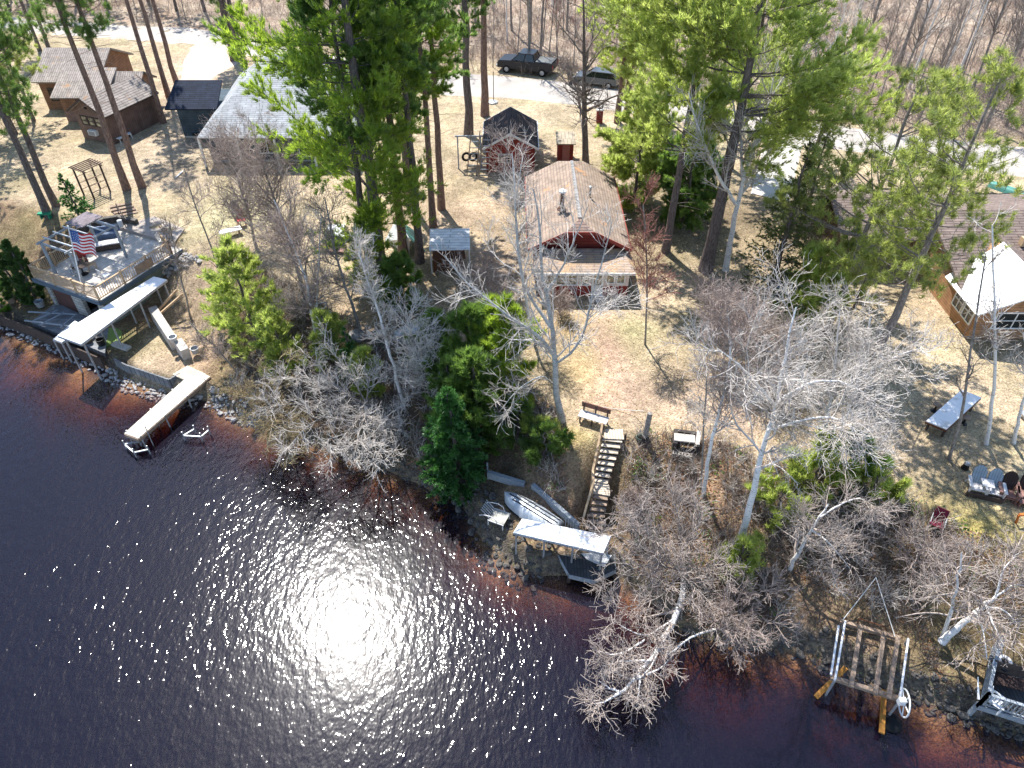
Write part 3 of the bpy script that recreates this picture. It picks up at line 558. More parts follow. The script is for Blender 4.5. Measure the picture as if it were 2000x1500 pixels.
# ------------------------------------------------------------------ evergreens
CON = [ # label, u, v, H, c0, rad, style, needles, bark, r0, seed, dens, extra
 ('huge bright green white pine towering in the middle of the photo', 747, 548, 25, 3.2, 6.0, 'wp', 'wp', 'pinebark', .42, 1, 1.7, dict(side=2.9, prof=([0, .1, .3, .6, 1], [.6, .95, 1, .75, .1]))),
 ('tall pine close on the left of the huge bright white pine', 722, 536, 20, 8.5, 3.2, 'wp', 'wpdark', 'pinebark', .24, 2, 1.5, {}),
 ('straight pine trunk with pinkish bark standing before the pale tarp tent', 788, 503, 23, 9, 3.4, 'wp', 'wpdark', 'redpinebark', .3, 3, 1.5, {}),
 ('straight pine casting a long trunk shadow beside the tarp tent', 820, 512, 22, 10, 3.0, 'wp', 'wpdark', 'pinebark', .27, 4, 1.5, {}),
 ('slim red-barked pine right behind the tent with the striped white roof', 846, 444, 22, 9.5, 2.6, 'wp', 'wp', 'redpinebark', .24, 5, 1.5, {}),
 ('slim pine behind the white tent, next to the red-barked one', 862, 408, 23, 8.5, 2.8, 'wp', 'wpdark', 'redpinebark', .25, 6, 1.5, {}),
 ('dark pine between the grey house and the group of slim trunks', 798, 398, 22, 8, 3.2, 'wp', 'wpdark', 'pinebark', .28, 7, 1.5, {}),
 ('dark pine behind the timber ladders left of the red shed', 915, 264, 24, 8.5, 3.2, 'wp', 'wpdark', 'pinebark', .36, 8, 1.5, {}),
 ('pine behind the red shed beside the pole with a round base', 947, 226, 24, 9.5, 3.2, 'wp', 'wpdark', 'redpinebark', .34, 9, 1.5, {}),
 ('broad pale green white pine above the clearing right of the cottage', 1378, 528, 22, 8.2, 7.8, 'wp', 'wpsoft', 'pinebark', .4, 10, 1.8, dict(side=1.3)),
 ('white pine with a dark straight trunk just right of the cottage', 1300, 492, 19, 7.2, 5.4, 'wp', 'wpsoft', 'pinebark', .26, 11, 1.7, dict(side=2.2)),
 ('dark pine behind the thick-trunked pine, shading the ground right of the cottage', 1425, 330, 17, 5.5, 4.6, 'wp', 'wpsoft', 'pinebark', .25, 80, 1.6, {}),
 ('dark bushy pine in the deep shade left of the thick pine trunk', 1330, 445, 7, .5, 2.8, 'wp', 'wpdark', 'pinebark', .12, 81, 1.6, dict(dead=0)),
 ('left one of two pines at the road behind the cottage', 1206, 240, 17, 4.2, 5.0, 'wp', 'wpsoft', 'redpinebark', .28, 12, 1.7, {}),
 ('right one of two pines at the road behind the cottage', 1222, 233, 18, 6.0, 4.8, 'wp', 'wpsoft', 'redpinebark', .28, 13, 1.7, {}),
 ('soft green young pine behind the right end of the cottage roof', 1236, 400, 8, .5, 3.2, 'wp', 'wpsoft', 'pinebark', .13, 14, 2.2, dict(dead=0)),
 ('small dark young pine in the shade right of the young pine behind the cottage', 1340, 420, 5.5, .5, 2.4, 'wp', 'wpdark', 'pinebark', .1, 15, 2., dict(dead=0)),
 ('open-crowned red pine with a thick trunk leaning right in front of the brown-roofed house', 1688, 748, 15.5, 5.6, 4.7, 'rp', 'rp', 'limbbark', .24, 16, 1.6, dict(lean=(1.2, 1.5), side=2.7)),
 ('red pine with a pointed tuft-covered top left of the brown-roofed house', 1612, 652, 13.8, 3.6, 5.0, 'rp', 'rp', 'limbbark', .2, 17, 1.8, dict(lean=(.4, .3))),
 ('drooping narrow hemlock with a pointed top beside the road at right', 1584, 328, 10, 2.2, 2.2, 'spruce', 'hemlock', 'pinebark', .2, 18, .38, {}),
 ('dark hemlock in the shade between the white birch and the red pines', 1492, 606, 10.5, 1, 2.5, 'spruce', 'hemlock', 'pinebark', .2, 19, .42, {}),
 ('dark evergreen just left of the hemlock by the bright concrete drive', 1555, 470, 7.5, 1, 2.3, 'spruce', 'hemlock', 'pinebark', .15, 20, .5, {}),
 ('tall bare-stemmed pine crossing in front of the small brown cabin', 248, 370, 22, 11, 3.4, 'rp', 'wpdark', 'redpinebark', .27, 21, 1.5, {}),
 ('tall bare-stemmed pine crossing the right corner of the small brown cabin', 278, 366, 22, 11.5, 3.0, 'rp', 'wpdark', 'redpinebark', .26, 22, 1.5, {}),
 ('tall pine rooted at the back corner of the small brown cabin', 320, 240, 22, 11.5, 3.0, 'rp', 'wpdark', 'redpinebark', .24, 23, 1.5, {}),
 ('tall pine just behind the navy roof of the blue house', 330, 190, 21, 10, 2.8, 'rp', 'wpdark', 'redpinebark', .24, 24, 1.5, {}),
 ('tall pine at the lawn edge beyond the navy roof', 346, 164, 21, 10, 2.8, 'rp', 'wpdark', 'redpinebark', .24, 25, 1.5, {}),
 ('left one of the two dark pines behind the flag at the left edge', 96, 424, 19, 6.5, 3.6, 'rp', 'wpdark', 'pinebark', .26, 26, 1.5, {}),
 ('right one of the two dark pines behind the flag at the left edge', 110, 402, 19, 7.5, 3.4, 'rp', 'wpdark', 'pinebark', .24, 27, 1.5, {}),
 ('pine in front of the brown house at the left edge', 30, 262, 15, 4.5, 3.6, 'rp', 'wpdark', 'pinebark', .2, 28, 1.5, {}),
 ('pine at the water edge in the far left corner of the photo', -28, 500, 14, 4.5, 3.2, 'rp', 'rp', 'pinebark', .2, 29, 1.5, {}),
 ('pine at the left edge between the brown house and the arborvitae', -60, 330, 15, 4, 4.2, 'rp', 'rp', 'pinebark', .2, 60, 1.6, {}),
 ('bushy pine at the left edge level with the small brown cabin', -10, 250, 11, 2.5, 3.6, 'rp', 'rp', 'pinebark', .2, 61, 1.6, {}),
 ('pine before the brown house whose boughs hide its left windows', 66, 236, 9, 2.6, 3.0, 'rp', 'rp', 'pinebark', .16, 62, 1.5, {}),
 ('slender pine behind the roof of the brown house, left one', 78, 99, 17, 6, 2.8, 'rp', 'rp', 'pinebark', .2, 30, 1.5, {}),
 ('slender pine behind the roof of the brown house, right one', 97, 99, 17, 6.5, 2.8, 'rp', 'rp', 'pinebark', .2, 31, 1.5, {}),
 ('left stem of the dark pine clump by the dirt drive', 456, 119, 19, 6, 3.2, 'rp', 'wpdark', 'pinebark', .28, 32, 1.5, {}),
 ('middle stem of the dark pine clump by the dirt drive', 463, 117, 20, 7, 3.2, 'rp', 'wpdark', 'pinebark', .28, 33, 1.5, {}),
 ('right stem of the dark pine clump by the dirt drive', 471, 113, 19, 7, 3., 'rp', 'wpdark', 'pinebark', .28, 34, 1.5, {}),
 ('small pointed spruce by the wooden arbor', 156, 432, 3.6, .2, 1.15, 'spruce', 'spruce', 'pinebark', .07, 35, 1.1, {}),
 ('soft green young pine on the bank left of the white birches', 506, 694, 7.6, .6, 2.4, 'wp', 'wpsoft', 'pinebark', .1, 36, .9, dict(dead=0)),
 ('thin young pine in the open yard beside the bare dark tree', 716, 566, 4.2, .4, 1.3, 'wp', 'wpsoft', 'pinebark', .08, 37, 1.6, dict(dead=0)),
 ('bushy young pine at the foot of the huge bright white pine', 786, 612, 3.8, .2, 1.7, 'wp', 'wpdark', 'pinebark', .1, 38, 2.4, dict(dead=0)),
 ('narrow dark spruce among the twigs left of the upturned boat', 690, 742, 3.6, .3, .8, 'spruce', 'spruce', 'pinebark', .06, 39, 1., {}),
 ('light green young pine beside the narrow spruce', 722, 778, 3.4, .3, 1.0, 'wp', 'wpsoft', 'pinebark', .06, 40, 1.8, dict(dead=0)),
 ('full dark green cedar leaning over the water at the end of the bank', 888, 938, 6.2, .05, 1.8, 'spruce', 'spruce', 'pinebark', .14, 41, 3.2, dict(prof=([0, .12, .5, 1], [.9, 1, .74, .06]))),
 ('dark evergreen behind the full cedar on the shore', 930, 880, 6.5, .3, 2.1, 'wp', 'wpdark', 'pinebark', .12, 42, 2.0, dict(dead=0)),
 ('bright green young pine left of the big forked birch', 985, 790, 6.4, .3, 2.1, 'wp', 'wp', 'pinebark', .1, 43, 1.9, dict(dead=0)),
 ('dark green young pine in the shade above the cedar', 925, 770, 5.5, .4, 1.9, 'wp', 'wpdark', 'pinebark', .1, 44, 2.0, dict(dead=0)),
 ('blue-green young pine in the shade above the star-shaped bare tree', 855, 742, 4.2, .4, 1.7, 'wp', 'wpdark', 'pinebark', .09, 45, 1.8, dict(dead=0)),
 ('soft green young pine above the white leafless fan on the left bank', 560, 740, 4.6, .3, 1.9, 'wp', 'wpsoft', 'pinebark', .07, 70, 1., dict(dead=0)),
 ('young pine under the twigs of the crossing white birch', 650, 720, 3.8, .3, 1.5, 'wp', 'wpsoft', 'pinebark', .07, 71, 1.6, dict(dead=0)),
 ('bushy green young pine between the dark cedar and the star-branched tree', 880, 830, 4.4, .2, 2.0, 'wp', 'wpdark', 'pinebark', .08, 72, 1.8, dict(dead=0)),
 ('bright young pine on the shaded lawn left of the forked birch', 960, 730, 4.6, .2, 2.0, 'wp', 'wp', 'pinebark', .08, 73, 1.8, dict(dead=0)),
 ('young pine left of the brown-roofed house under the red pines', 1560, 640, 5.2, .4, 2.2, 'wp', 'wpsoft', 'pinebark', .09, 74, 1.4, dict(dead=0)),
 ('yellow-green young pine right of the young pine under the red pines', 1668, 600, 4.6, .4, 2.0, 'rp', 'rp', 'pinebark', .09, 75, 2., dict(dead=0)),
 ('dark young pine over the shaded bank left of the stairs', 1060, 900, 2.2, .1, 1.3, 'wp', 'wpdark', 'pinebark', .05, 90, 1.6, dict(dead=0)),
 ('low yellow-green pine bush at the foot of the big forked birch', 1052, 862, 1.5, .05, 1.1, 'wp', 'wpsoft', 'pinebark', .05, 91, 1.6, dict(dead=0)),
 ('green juniper bush beside the right white birch on the right bank', 1690, 980, 1.8, .05, 1.5, 'wp', 'wpsoft', 'pinebark', .05, 92, 1.4, dict(dead=0)),
 ('olive juniper bush between the thick white birch and the arching birch', 1510, 1010, 1.8, .05, 1.6, 'wp', 'wpsoft', 'pinebark', .05, 93, 1.2, dict(dead=0)),
 ('young pine beside the low block wall on the slope', 450, 640, 3.8, .3, 1.5, 'wp', 'wpsoft', 'pinebark', .07, 76, .7, dict(dead=0)),
 ('small soft green pine left of the steps of the boat shelter bank', 1010, 860, 2.6, .2, 1.1, 'wp', 'wpdark', 'pinebark', .06, 46, 1.8, dict(dead=0)),
 ('young pine under the pale birch twigs on the right bank', 1580, 960, 3.6, .2, 1.7, 'wp', 'wpsoft', 'pinebark', .07, 47, 1.6, dict(dead=0)),
 ('dark young pine beside the two white birch trunks on the right bank', 1650, 950, 3.0, .2, 1.5, 'wp', 'wpdark', 'pinebark', .07, 48, 1.6, dict(dead=0)),
 ('pale green young pine low on the bank near the thick white birch', 1430, 1130, 2.6, .2, 1.2, 'wp', 'wpsoft', 'pinebark', .06, 49, 1.4, dict(dead=0)),
 ('left one of the pruned arborvitae cones by the boathouse', 40, 588, 4.4, .0, .9, 'cedar', 'cedarleaf', 'pinebark', .08, 50, 1.6, dict(prof=([0, .1, .5, .85, 1], [.8, 1, .9, .5, .05]))),
 ('right one of the pruned arborvitae cones by the boathouse', 72, 590, 4.6, .0, .95, 'cedar', 'cedarleaf', 'pinebark', .08, 51, 1.6, dict(prof=([0, .1, .5, .85, 1], [.8, 1, .9, .5, .05]))),
 ('bright green shrub at the water in the left edge of the photo', 6, 606, 1.6, .0, .9, 'cedar', 'shrub', 'pinebark', .05, 52, 1.2, dict(prof=([0, .3, .8, 1], [.7, 1, .8, .3]))),
]
NAMES = {'wp': 'pine_tree', 'rp': 'pine_tree', 'spruce': 'spruce_tree', 'cedar': 'cedar_tree'}
for lb, u, v, H, c0, rad, stl, mn, mb, r0, sd_, dn, ex in CON:
    conifer(NAMES[stl], lb, base(u, v) - np.array([0, 0, .05]), H, sd_ + 100, stl, c0, rad, r0, mneed=mn, mbark=mb, dens=dn, **ex)

# pines beyond the road, copies of two kinds
pk = [conifer('pine_tree', 'tall pine growing beyond the road behind the left houses', base(210, 14), 17, 301, 'rp', 3.5, 3.2, .2, mneed='rp', group='pines beyond the road on the left', dens=.9)]
for i, (u, v) in enumerate([(290, 4), (345, 20), (150, 8), (20, 20), (400, 22), (-60, 30), (60, -8), (-20, -10)]):
    b_ = base(u, v); dup(pk[0][0], b_, i * 1.3, random.uniform(.8, 1.1), kids=pk[0][1])

# ------------------------------------------------------------------ leafless trees and birches
def lv(n1, L1, n2, L2, n3, L3, n4=0, L4=.25, **k):
    a = [dict(n=n1, L=L1 * 1.2, K=5, t0=k.get('t0', .3), rr=.62, ang=k.get('ang', (35, 70)), taper=.5, rmin=.021), dict(n=n2, L=L2 * 1.2, K=4, t0=.15, rr=.6, rmin=.0125, wob=.17), dict(n=int(n3 * .8), L=L3 * 1.5, K=4, t0=.1, rr=.65, rmin=.0098, wob=.2, ang=(28, 62))]
    n4 = n4 or n3; a.append(dict(n=int(n4 * .5), L=L4 * 1.7, K=3, t0=.1, rr=.7, rmin=.0074, wob=.22, ang=(25, 60)))
    return a
def birch(label, u, v, wps, r0, levels, seed, bark='birchbark', twig='whitetwig', limbs=(), name='birch_tree', out=None, r1=.03):
    b = base(u, v) - np.array([0, 0, .05]); tr = pole_pts(b, wps); st = [(tr, r0, r1)]
    for ps, a0, a1 in limbs: st.append(([PY(p[0], p[1], b[1] + p[2]) for p in ps], a0, a1))
    return bare(name, label, st, seed, levels, M[bark], M[twig], out=out)
birch('big grey birch with crooked forked limbs between the bench and the cottage', 1098, 822, [(1086, 780, 0), (1085, 700, 0), (1077, 620, .3), (1066, 565, .5), (1058, 515, .8), (1050, 430, 1.2), (1042, 370, 1.6)], .165, lv(40, 2.6, 240, 1.3, 1400, .65, 3600, .34), 1, 'greybirch', 'whitetwig',
      [([(1083, 692, 0), (1050, 650, -.4), (1010, 632, -.6), (960, 590, -.6), (900, 545, -.3), (868, 498, 0)], .085, .02), ([(1083, 712, 0), (1120, 690, -.6), (1146, 640, -.9), (1152, 590, -1), (1180, 500, -1.2), (1196, 430, -1.4)], .07, .015),
       ([(1076, 640, .1), (1040, 590, .6), (1015, 545, 1), (1012, 470, 1.4), (1004, 400, 1.8), (1018, 320, 2.2)], .09, .02), ([(1083, 752, 0), (1060, 730, -.6), (1010, 760, -1.2), (980, 800, -1.6)], .045, .012),
       ([(1068, 570, .5), (1100, 520, .2), (1120, 470, 0), (1150, 400, -.2)], .06, .012), ([(1076, 700, .1), (1040, 655, .8), (1000, 680, 1.2), (960, 720, 1.4)], .05, .012)])
birch('white-limbed birch fanning left from behind the big forked birch', 1046, 662, [(1030, 600, .2), (1016, 520, .5), (1010, 450, .8), (1006, 380, 1.2), (1000, 300, 1.5)], .1, lv(30, 2.4, 180, 1.2, 850, .55, 1700, .3), 2, 'birchbark', 'pinktwig',
      [([(1030, 640, 0), (998, 622, -.3), (960, 588, -.4), (915, 550, -.4), (872, 506, -.3)], .06, .015)])
birch('slim white birch with black marks curving up beside the upturned boat', 788, 798, [(780, 755, 0), (768, 715, 0), (758, 680, .2), (746, 640, .3), (735, 590, .5), (712, 535, .8), (700, 490, 1)], .1, lv(18, 1.6, 110, .8, 700, .42, 1500, .25, t0=.35), 3, 'birchbark', 'whitetwig')
birch('white birch stem crossing the twig thicket left of the yard junk', 620, 664, [(612, 630, 0), (605, 598, 0), (603, 560, .3), (590, 520, .6), (560, 450, 1), (535, 390, 1.4)], .1, lv(34, 2.5, 240, 1.3, 1500, .65, 3800, .34, t0=.2), 4, 'birchbark', 'pinktwig')
birch('white twin birch stem just right of the crossing stem by the yard junk', 622, 655, [(618, 600, .2), (621, 540, .4), (624, 480, .6), (628, 420, .8)], .06, lv(12, 1.4, 80, .8, 400, .42), 5, 'birchbark', 'whitetwig')
birch('dark leafless tree in the yard in front of the huge bright pine', 702, 646, [(690, 600, 0), (668, 545, 0), (655, 490, .2), (645, 440, .3), (635, 390, .5)], .1, lv(18, 2., 130, 1., 600, .5, 1300, .28, t0=.2), 6, 'greybark', 'darktwig', name='leafless_tree')
birch('grey twiggy tree in front of the blue house', 590, 560, [(575, 500, 0), (550, 430, .3), (530, 370, .6), (505, 290, 1)], .13, lv(44, 3.1, 300, 1.6, 1900, .7, 4600, .4, t0=.15), 7, 'greybark', 'pinktwig', name='leafless_tree')
birch('grey thicket-like tree below the dark front wall of the blue house', 500, 480, [(490, 430, 0), (470, 370, .3), (450, 280, .6)], .1, lv(44, 3.0, 300, 1.5, 1800, .65, 4200, .36, t0=.12), 8, 'greybark', 'pinktwig', name='leafless_tree')
birch('thin bare tree on the slope right of the boathouse', 436, 568, [(425, 520, 0), (408, 470, .1), (380, 400, .3), (360, 330, .6)], .06, lv(16, 1.8, 100, .9, 500, .45, t0=.2), 9, 'greybark', 'pinktwig', name='leafless_tree')
birch('bare tree on the slope above the low stone wall', 372, 620, [(365, 585, 0), (352, 540, .1), (340, 480, .4), (330, 430, .6)], .06, lv(16, 1.5, 100, .8, 500, .4, t0=.2), 10, 'greybark', 'darktwig', name='leafless_tree')
birch('leaning bare sapling above the near end of the dock', 464, 728, [(450, 712, 0), (425, 680, .1), (395, 655, .3), (370, 630, .5)], .05, lv(14, 1.3, 90, .7, 400, .35, t0=.2), 11, 'greybark', 'pinktwig', name='leafless_tree')
birch('grey star-branched bare tree standing over the upturned boat', 858, 800, [(842, 740, 0), (820, 690, 0), (800, 650, .2), (790, 610, .5)], .09, lv(26, 2.1, 130, 1., 700, .5, 1400, .28, t0=.35, ang=(45, 85)), 12, 'greybark', 'whitetwig', name='leafless_tree')
birch('bare tree whose thin grey limbs reach down before the dark cedar', 852, 812, [(838, 770, -.2), (825, 720, -.4), (812, 690, -.4)], .07, lv(22, 1.8, 120, .9, 700, .45, 1200, .25, t0=.3, ang=(45, 85)), 13, 'greybark', 'whitetwig', name='leafless_tree')
# leaning fans over the water
def fan(label, u, v, z0, trunk, limbs, seed, levels, twig, bark='greybark', r0=.16, name='leafless_tree'):
    b = P(u, v, z0); st = [([b - np.array([0, 0, .15])] + [P(*p) for p in trunk], r0, r0 * .4)]
    for ps in limbs: st.append(([P(*p) for p in ps], r0 * .33, .01))
    return bare(name, label, st, seed, levels, M[bark], M[twig])
fan('pale leafless tree fanning out over the water left of the full cedar', 818, 862, .8, [(790, 848, 1.2), (750, 812, 2.0), (716, 790, 2.8)],
    [[(725, 795, 2.6), (690, 830, 3.2), (650, 880, 3.2), (640, 905, 3.0)], [(720, 792, 2.7), (700, 850, 3.4), (690, 900, 3.2)], [(730, 800, 2.6), (730, 860, 3.2), (740, 915, 2.6)], [(716, 790, 2.8), (650, 800, 3.6), (590, 840, 3.6), (560, 880, 3.2)],
     [(716, 790, 2.8), (660, 760, 3.8), (600, 740, 4.2), (540, 740, 4.4)], [(716, 790, 2.8), (690, 740, 4.2), (660, 700, 5), (630, 670, 5.6)], [(716, 790, 2.8), (720, 740, 4.2), (740, 700, 5)], [(740, 805, 2.2), (770, 850, 2.8), (775, 890, 2.6)],
     [(716, 790, 2.8), (640, 780, 3.8), (560, 790, 4.2), (500, 800, 4.2)], [(716, 790, 2.8), (670, 770, 4.), (610, 700, 4.6), (580, 680, 5)]], 14, lv(70, 1.5, 520, .8, 2600, .42, 4200, .24, t0=.15), 'whitetwig')
fan('yellow-budding shrubby tree overhanging the water beside the dock', 560, 800, .9, [(545, 790, 1.6), (530, 780, 2.4)],
    [[(540, 788, 1.8), (500, 780, 3), (460, 770, 3.4), (440, 760, 3.6)], [(540, 788, 1.8), (500, 800, 2.8), (470, 830, 2.8)], [(540, 788, 1.8), (530, 840, 2.6), (520, 880, 2.4)], [(545, 790, 1.8), (560, 850, 2.4), (560, 905, 2.1)], [(545, 790, 1.8), (590, 850, 2.6), (600, 890, 2.3)],
     [(530, 780, 2.4), (520, 730, 4), (500, 700, 4.6)], [(530, 780, 2.4), (560, 720, 4), (570, 690, 4.6)]], 15, lv(60, 1.2, 450, .6, 2200, .32, 3600, .2, t0=.15), 'budtwig', r0=.09)
fan('white fallen birch stretching out over the water and branching to the left', 1338, 1118, .8, [(1334, 1160, 1.1), (1322, 1205, 1.3), (1296, 1250, 1.3), (1268, 1295, 1.3), (1240, 1325, 1.2), (1212, 1350, 1.1), (1196, 1362, 1.1)],
    [[(1318, 1210, 1.3), (1290, 1225, 1.6), (1265, 1245, 1.7), (1240, 1238, 1.8), (1212, 1222, 1.9), (1190, 1205, 2)], [(1300, 1245, 1.3), (1282, 1280, 1.4), (1268, 1310, 1.3), (1245, 1330, 1.2), (1215, 1322, 1.4), (1190, 1305, 1.5)], [(1258, 1250, 1.7), (1230, 1270, 1.9), (1200, 1280, 2), (1165, 1270, 2)],
     [(1250, 1320, 1.2), (1248, 1350, 1.2), (1243, 1380, .9)], [(1212, 1350, 1.1), (1190, 1345, 1.2), (1170, 1330, 1.3)], [(1196, 1362, 1.1), (1180, 1372, 1.0), (1160, 1375, 1.0)], [(1270, 1290, 1.4), (1220, 1290, 1.6), (1180, 1300, 1.7)], [(1262, 1318, 1.2), (1290, 1305, 1.6), (1305, 1290, 1.7)]], 16, lv(60, 1.35, 380, .8, 1500, .4, 1500, .22, t0=.2), 'tantwig', 'birchbark', r0=.15, name='birch_tree')
fan('bare multi-stemmed tree with pinkish twigs over the deck and stairs foot', 1330, 1120, .9, [(1325, 1110, 1.4), (1318, 1095, 1.9)],
    [[(1325, 1115, 1.4), (1290, 1085, 2.6), (1240, 1060, 3.4), (1180, 1040, 3.8), (1150, 1036, 3.8)], [(1325, 1115, 1.4), (1280, 1100, 2.4), (1230, 1110, 2.8), (1180, 1150, 2.4)], [(1325, 1115, 1.4), (1330, 1040, 3.4), (1320, 980, 4.2), (1300, 930, 4.6)],
     [(1325, 1115, 1.4), (1360, 1050, 3.2), (1370, 990, 4.2)], [(1325, 1115, 1.4), (1270, 1050, 3.4), (1240, 1000, 4.2)], [(1325, 1115, 1.4), (1300, 1160, 2), (1260, 1180, 2.2), (1200, 1190, 2)], [(1325, 1115, 1.4), (1370, 1160, 2.2), (1400, 1190, 2.4)], [(1325, 1115, 1.4), (1380, 1110, 2.6), (1420, 1090, 3.2)]], 17, lv(70, 1.7, 480, 1.0, 2200, .46, 3000, .26, t0=.15), 'tantwig', 'greybark', r0=.1)
fan('pinkish twig thicket hanging over the water right of the fallen birch', 1450, 1200, .9, [(1445, 1190, 1.3)],
    [[(1445, 1195, 1.2), (1430, 1230, 1.6), (1420, 1265, 1.3)], [(1445, 1195, 1.2), (1470, 1230, 1.5), (1480, 1260, 1.2)], [(1445, 1195, 1.2), (1400, 1190, 1.9), (1370, 1210, 1.8)], [(1445, 1195, 1.2), (1480, 1160, 2.2), (1510, 1140, 2.6)], [(1445, 1195, 1.2), (1430, 1150, 2.3)], [(1445, 1195, 1.2), (1530, 1220, 1.6), (1560, 1240, 1.3)]], 18, lv(50, 1.3, 300, .7, 1200, .36, 1400, .22, t0=.1), 'pinktwig', r0=.05)
fan('bleached white log sticking out over the water beside the fallen birch', 1400, 1226, .5, [(1375, 1234, .8), (1350, 1243, 1.0), (1325, 1262, 1.0), (1305, 1278, .9), (1298, 1284, .8)], [[(1330, 1258, 1.), (1316, 1274, .95), (1310, 1284, .8)], [(1338, 1252, 1.), (1336, 1262, .8)]], 19, [dict(n=12, L=.3, K=2, t0=.3, rmin=.006)], 'whitetwig', 'birchbark', r0=.055, name='fallen_log')
birch('thick white birch with black bands rising from the right bank', 1446, 1062, [(1462, 1000, 0), (1480, 920, 0), (1498, 850, .3), (1512, 790, .6), (1530, 720, 1), (1545, 660, 1.4), (1555, 600, 2)], .17, lv(34, 2.8, 240, 1.4, 1500, .65, 3600, .32, t0=.35), 20, 'birchbark', 'whitetwig',
      [([(1512, 790, .6), (1470, 740, 0), (1430, 700, -.4), (1400, 680, -.6)], .06, .012), ([(1512, 790, .6), (1570, 750, .2), (1630, 740, 0), (1680, 760, -.2)], .07, .012), ([(1500, 840, .3), (1560, 820, -.6), (1630, 810, -1), (1680, 850, -1.4)], .06, .012)])
birch('leaning grey-white birch behind the concrete block fire pit', 1374, 968, [(1378, 930, 0), (1385, 880, 0), (1398, 830, .2), (1412, 780, .4), (1424, 720, .8), (1428, 660, 1.2), (1420, 600, 1.6)], .1, lv(30, 2.4, 200, 1.2, 1400, .6, 3200, .3, t0=.4), 21, 'birchbark', 'pinktwig')
birch('thin bare stem close left of the birch behind the fire pit', 1370, 952, [(1372, 900, 0), (1374, 830, .1), (1380, 770, .3), (1378, 710, .5)], .045, lv(14, 1.2, 90, .7, 500, .36, t0=.3), 22, 'greybark', 'whitetwig', name='leafless_tree')
birch('left one of two white birches below the red pine on the right lawn', 1598, 912, [(1608, 860, 0), (1620, 790, .1), (1632, 720, .4), (1636, 650, .7), (1640, 600, 1)], .11, lv(26, 2.3, 180, 1.2, 1100, .55, 2400, .3, t0=.3), 23, 'birchbark', 'whitetwig')
birch('right one of two white birches below the red pine on the right lawn', 1630, 908, [(1640, 850, 0), (1660, 790, -.2), (1676, 740, -.2), (1690, 680, 0), (1700, 620, .3)], .1, lv(22, 2.2, 160, 1.1, 1000, .5, 2000, .3, t0=.3), 24, 'birchbark', 'whitetwig',
      [([(1676, 745, -.2), (1710, 720, -.8), (1760, 690, -1.2), (1800, 680, -1.4)], .045, .01)])
birch('white birch arching low over the right bank above the boat lift', 1542, 1112, [(1560, 1075, 0), (1585, 1035, 0), (1602, 1010, .1), (1618, 985, .3)], .1, lv(34, 2.1, 220, 1.1, 1000, .5, 1500, .28, t0=.2, ang=(45, 85)), 25, 'birchbark', 'tantwig',
      [([(1602, 1010, .1), (1640, 985, .2), (1680, 970, .3), (1720, 1000, 0)], .05, .01), ([(1585, 1035, 0), (1620, 1060, -.6), (1660, 1110, -1)], .04, .01)])
birch('upright white birch of the pair at the bottom right bank', 1840, 1246, [(1852, 1210, 0), (1866, 1165, .1), (1872, 1125, .2), (1878, 1080, .4)], .085, lv(20, 1.9, 110, 1., 500, .45, 700, .25, t0=.25, ang=(45, 85)), 26, 'birchbark', 'tantwig')
fan('curving white birch reaching right above the small railed deck', 1842, 1250, 1.6, [(1862, 1236, 2.2), (1892, 1208, 3), (1920, 1184, 3.8), (1945, 1165, 4.4)], [[(1920, 1184, 3.8), (1960, 1190, 4.2), (1990, 1220, 4)], [(1905, 1195, 3.4), (1920, 1230, 3.6), (1925, 1260, 3.4)], [(1940, 1170, 4.3), (1980, 1140, 5), (2020, 1150, 5)], [(1925, 1180, 4), (1940, 1220, 3.8), (1960, 1260, 3.4)], [(1945, 1165, 4.4), (1960, 1110, 5.4), (1990, 1080, 6)]], 27, lv(36, 1.7, 190, .9, 750, .42, 800, .24, t0=.2), 'tantwig', 'birchbark', r0=.15, name='birch_tree')
birch('pale shrubby birch at the bank between the boat lift and the two-stemmed birch', 1780, 1120, [(1790, 1090, 0), (1800, 1060, .1)], .05, lv(26, 1.8, 150, .9, 550, .4, 700, .24, t0=.1, ang=(45, 85)), 28, 'greybark', 'pinktwig', name='leafless_tree')
birch('thin grey tree left of the white birch beside the picnic table', 1853, 898, [(1868, 850, 0), (1884, 790, 0), (1890, 730, .1), (1900, 650, .3), (1910, 600, .5), (1925, 500, 1)], .075, lv(12, 1.4, 50, .8, 160, .4, 120, t0=.35), 29, 'greybark', 'darktwig', name='leafless_tree')
birch('straight white birch right of the picnic table', 1926, 868, [(1936, 810, 0), (1943, 740, .1), (1945, 640, .2), (1940, 540, .5), (1938, 440, .9)], .09, lv(16, 1.5, 70, .9, 220, .42, 160, t0=.35), 30, 'birchbark', 'whitetwig')
birch('white birch at the very right edge of the lawn', 1980, 866, [(1990, 820, 0), (2006, 760, .1), (2020, 680, .3)], .09, lv(16, 1.6, 80, .8, 300, .4, t0=.5), 31, 'birchbark', 'whitetwig')
birch('white forked birch in the shade right of the thick dark pine', 1417, 528, [(1425, 470, 0), (1440, 400, 0), (1452, 340, .2), (1475, 280, .4), (1500, 200, .8), (1520, 120, 1.2)], .19, lv(36, 3., 240, 1.6, 1200, .75, 2600, .4, t0=.4), 32, 'birchbark', 'whitetwig',
      [([(1438, 400, 0), (1400, 340, -.6), (1380, 290, -.8), (1355, 225, -.8), (1345, 180, -.8)], .11, .03), ([(1450, 350, .2), (1448, 280, .4), (1435, 220, .6), (1425, 160, .8)], .1, .03), ([(1470, 290, .4), (1530, 220, .4), (1580, 150, .6), (1630, 80, 1)], .1, .025), ([(1480, 260, .4), (1510, 180, .2), (1560, 110, .2), (1590, 60, .2)], .08, .02)])
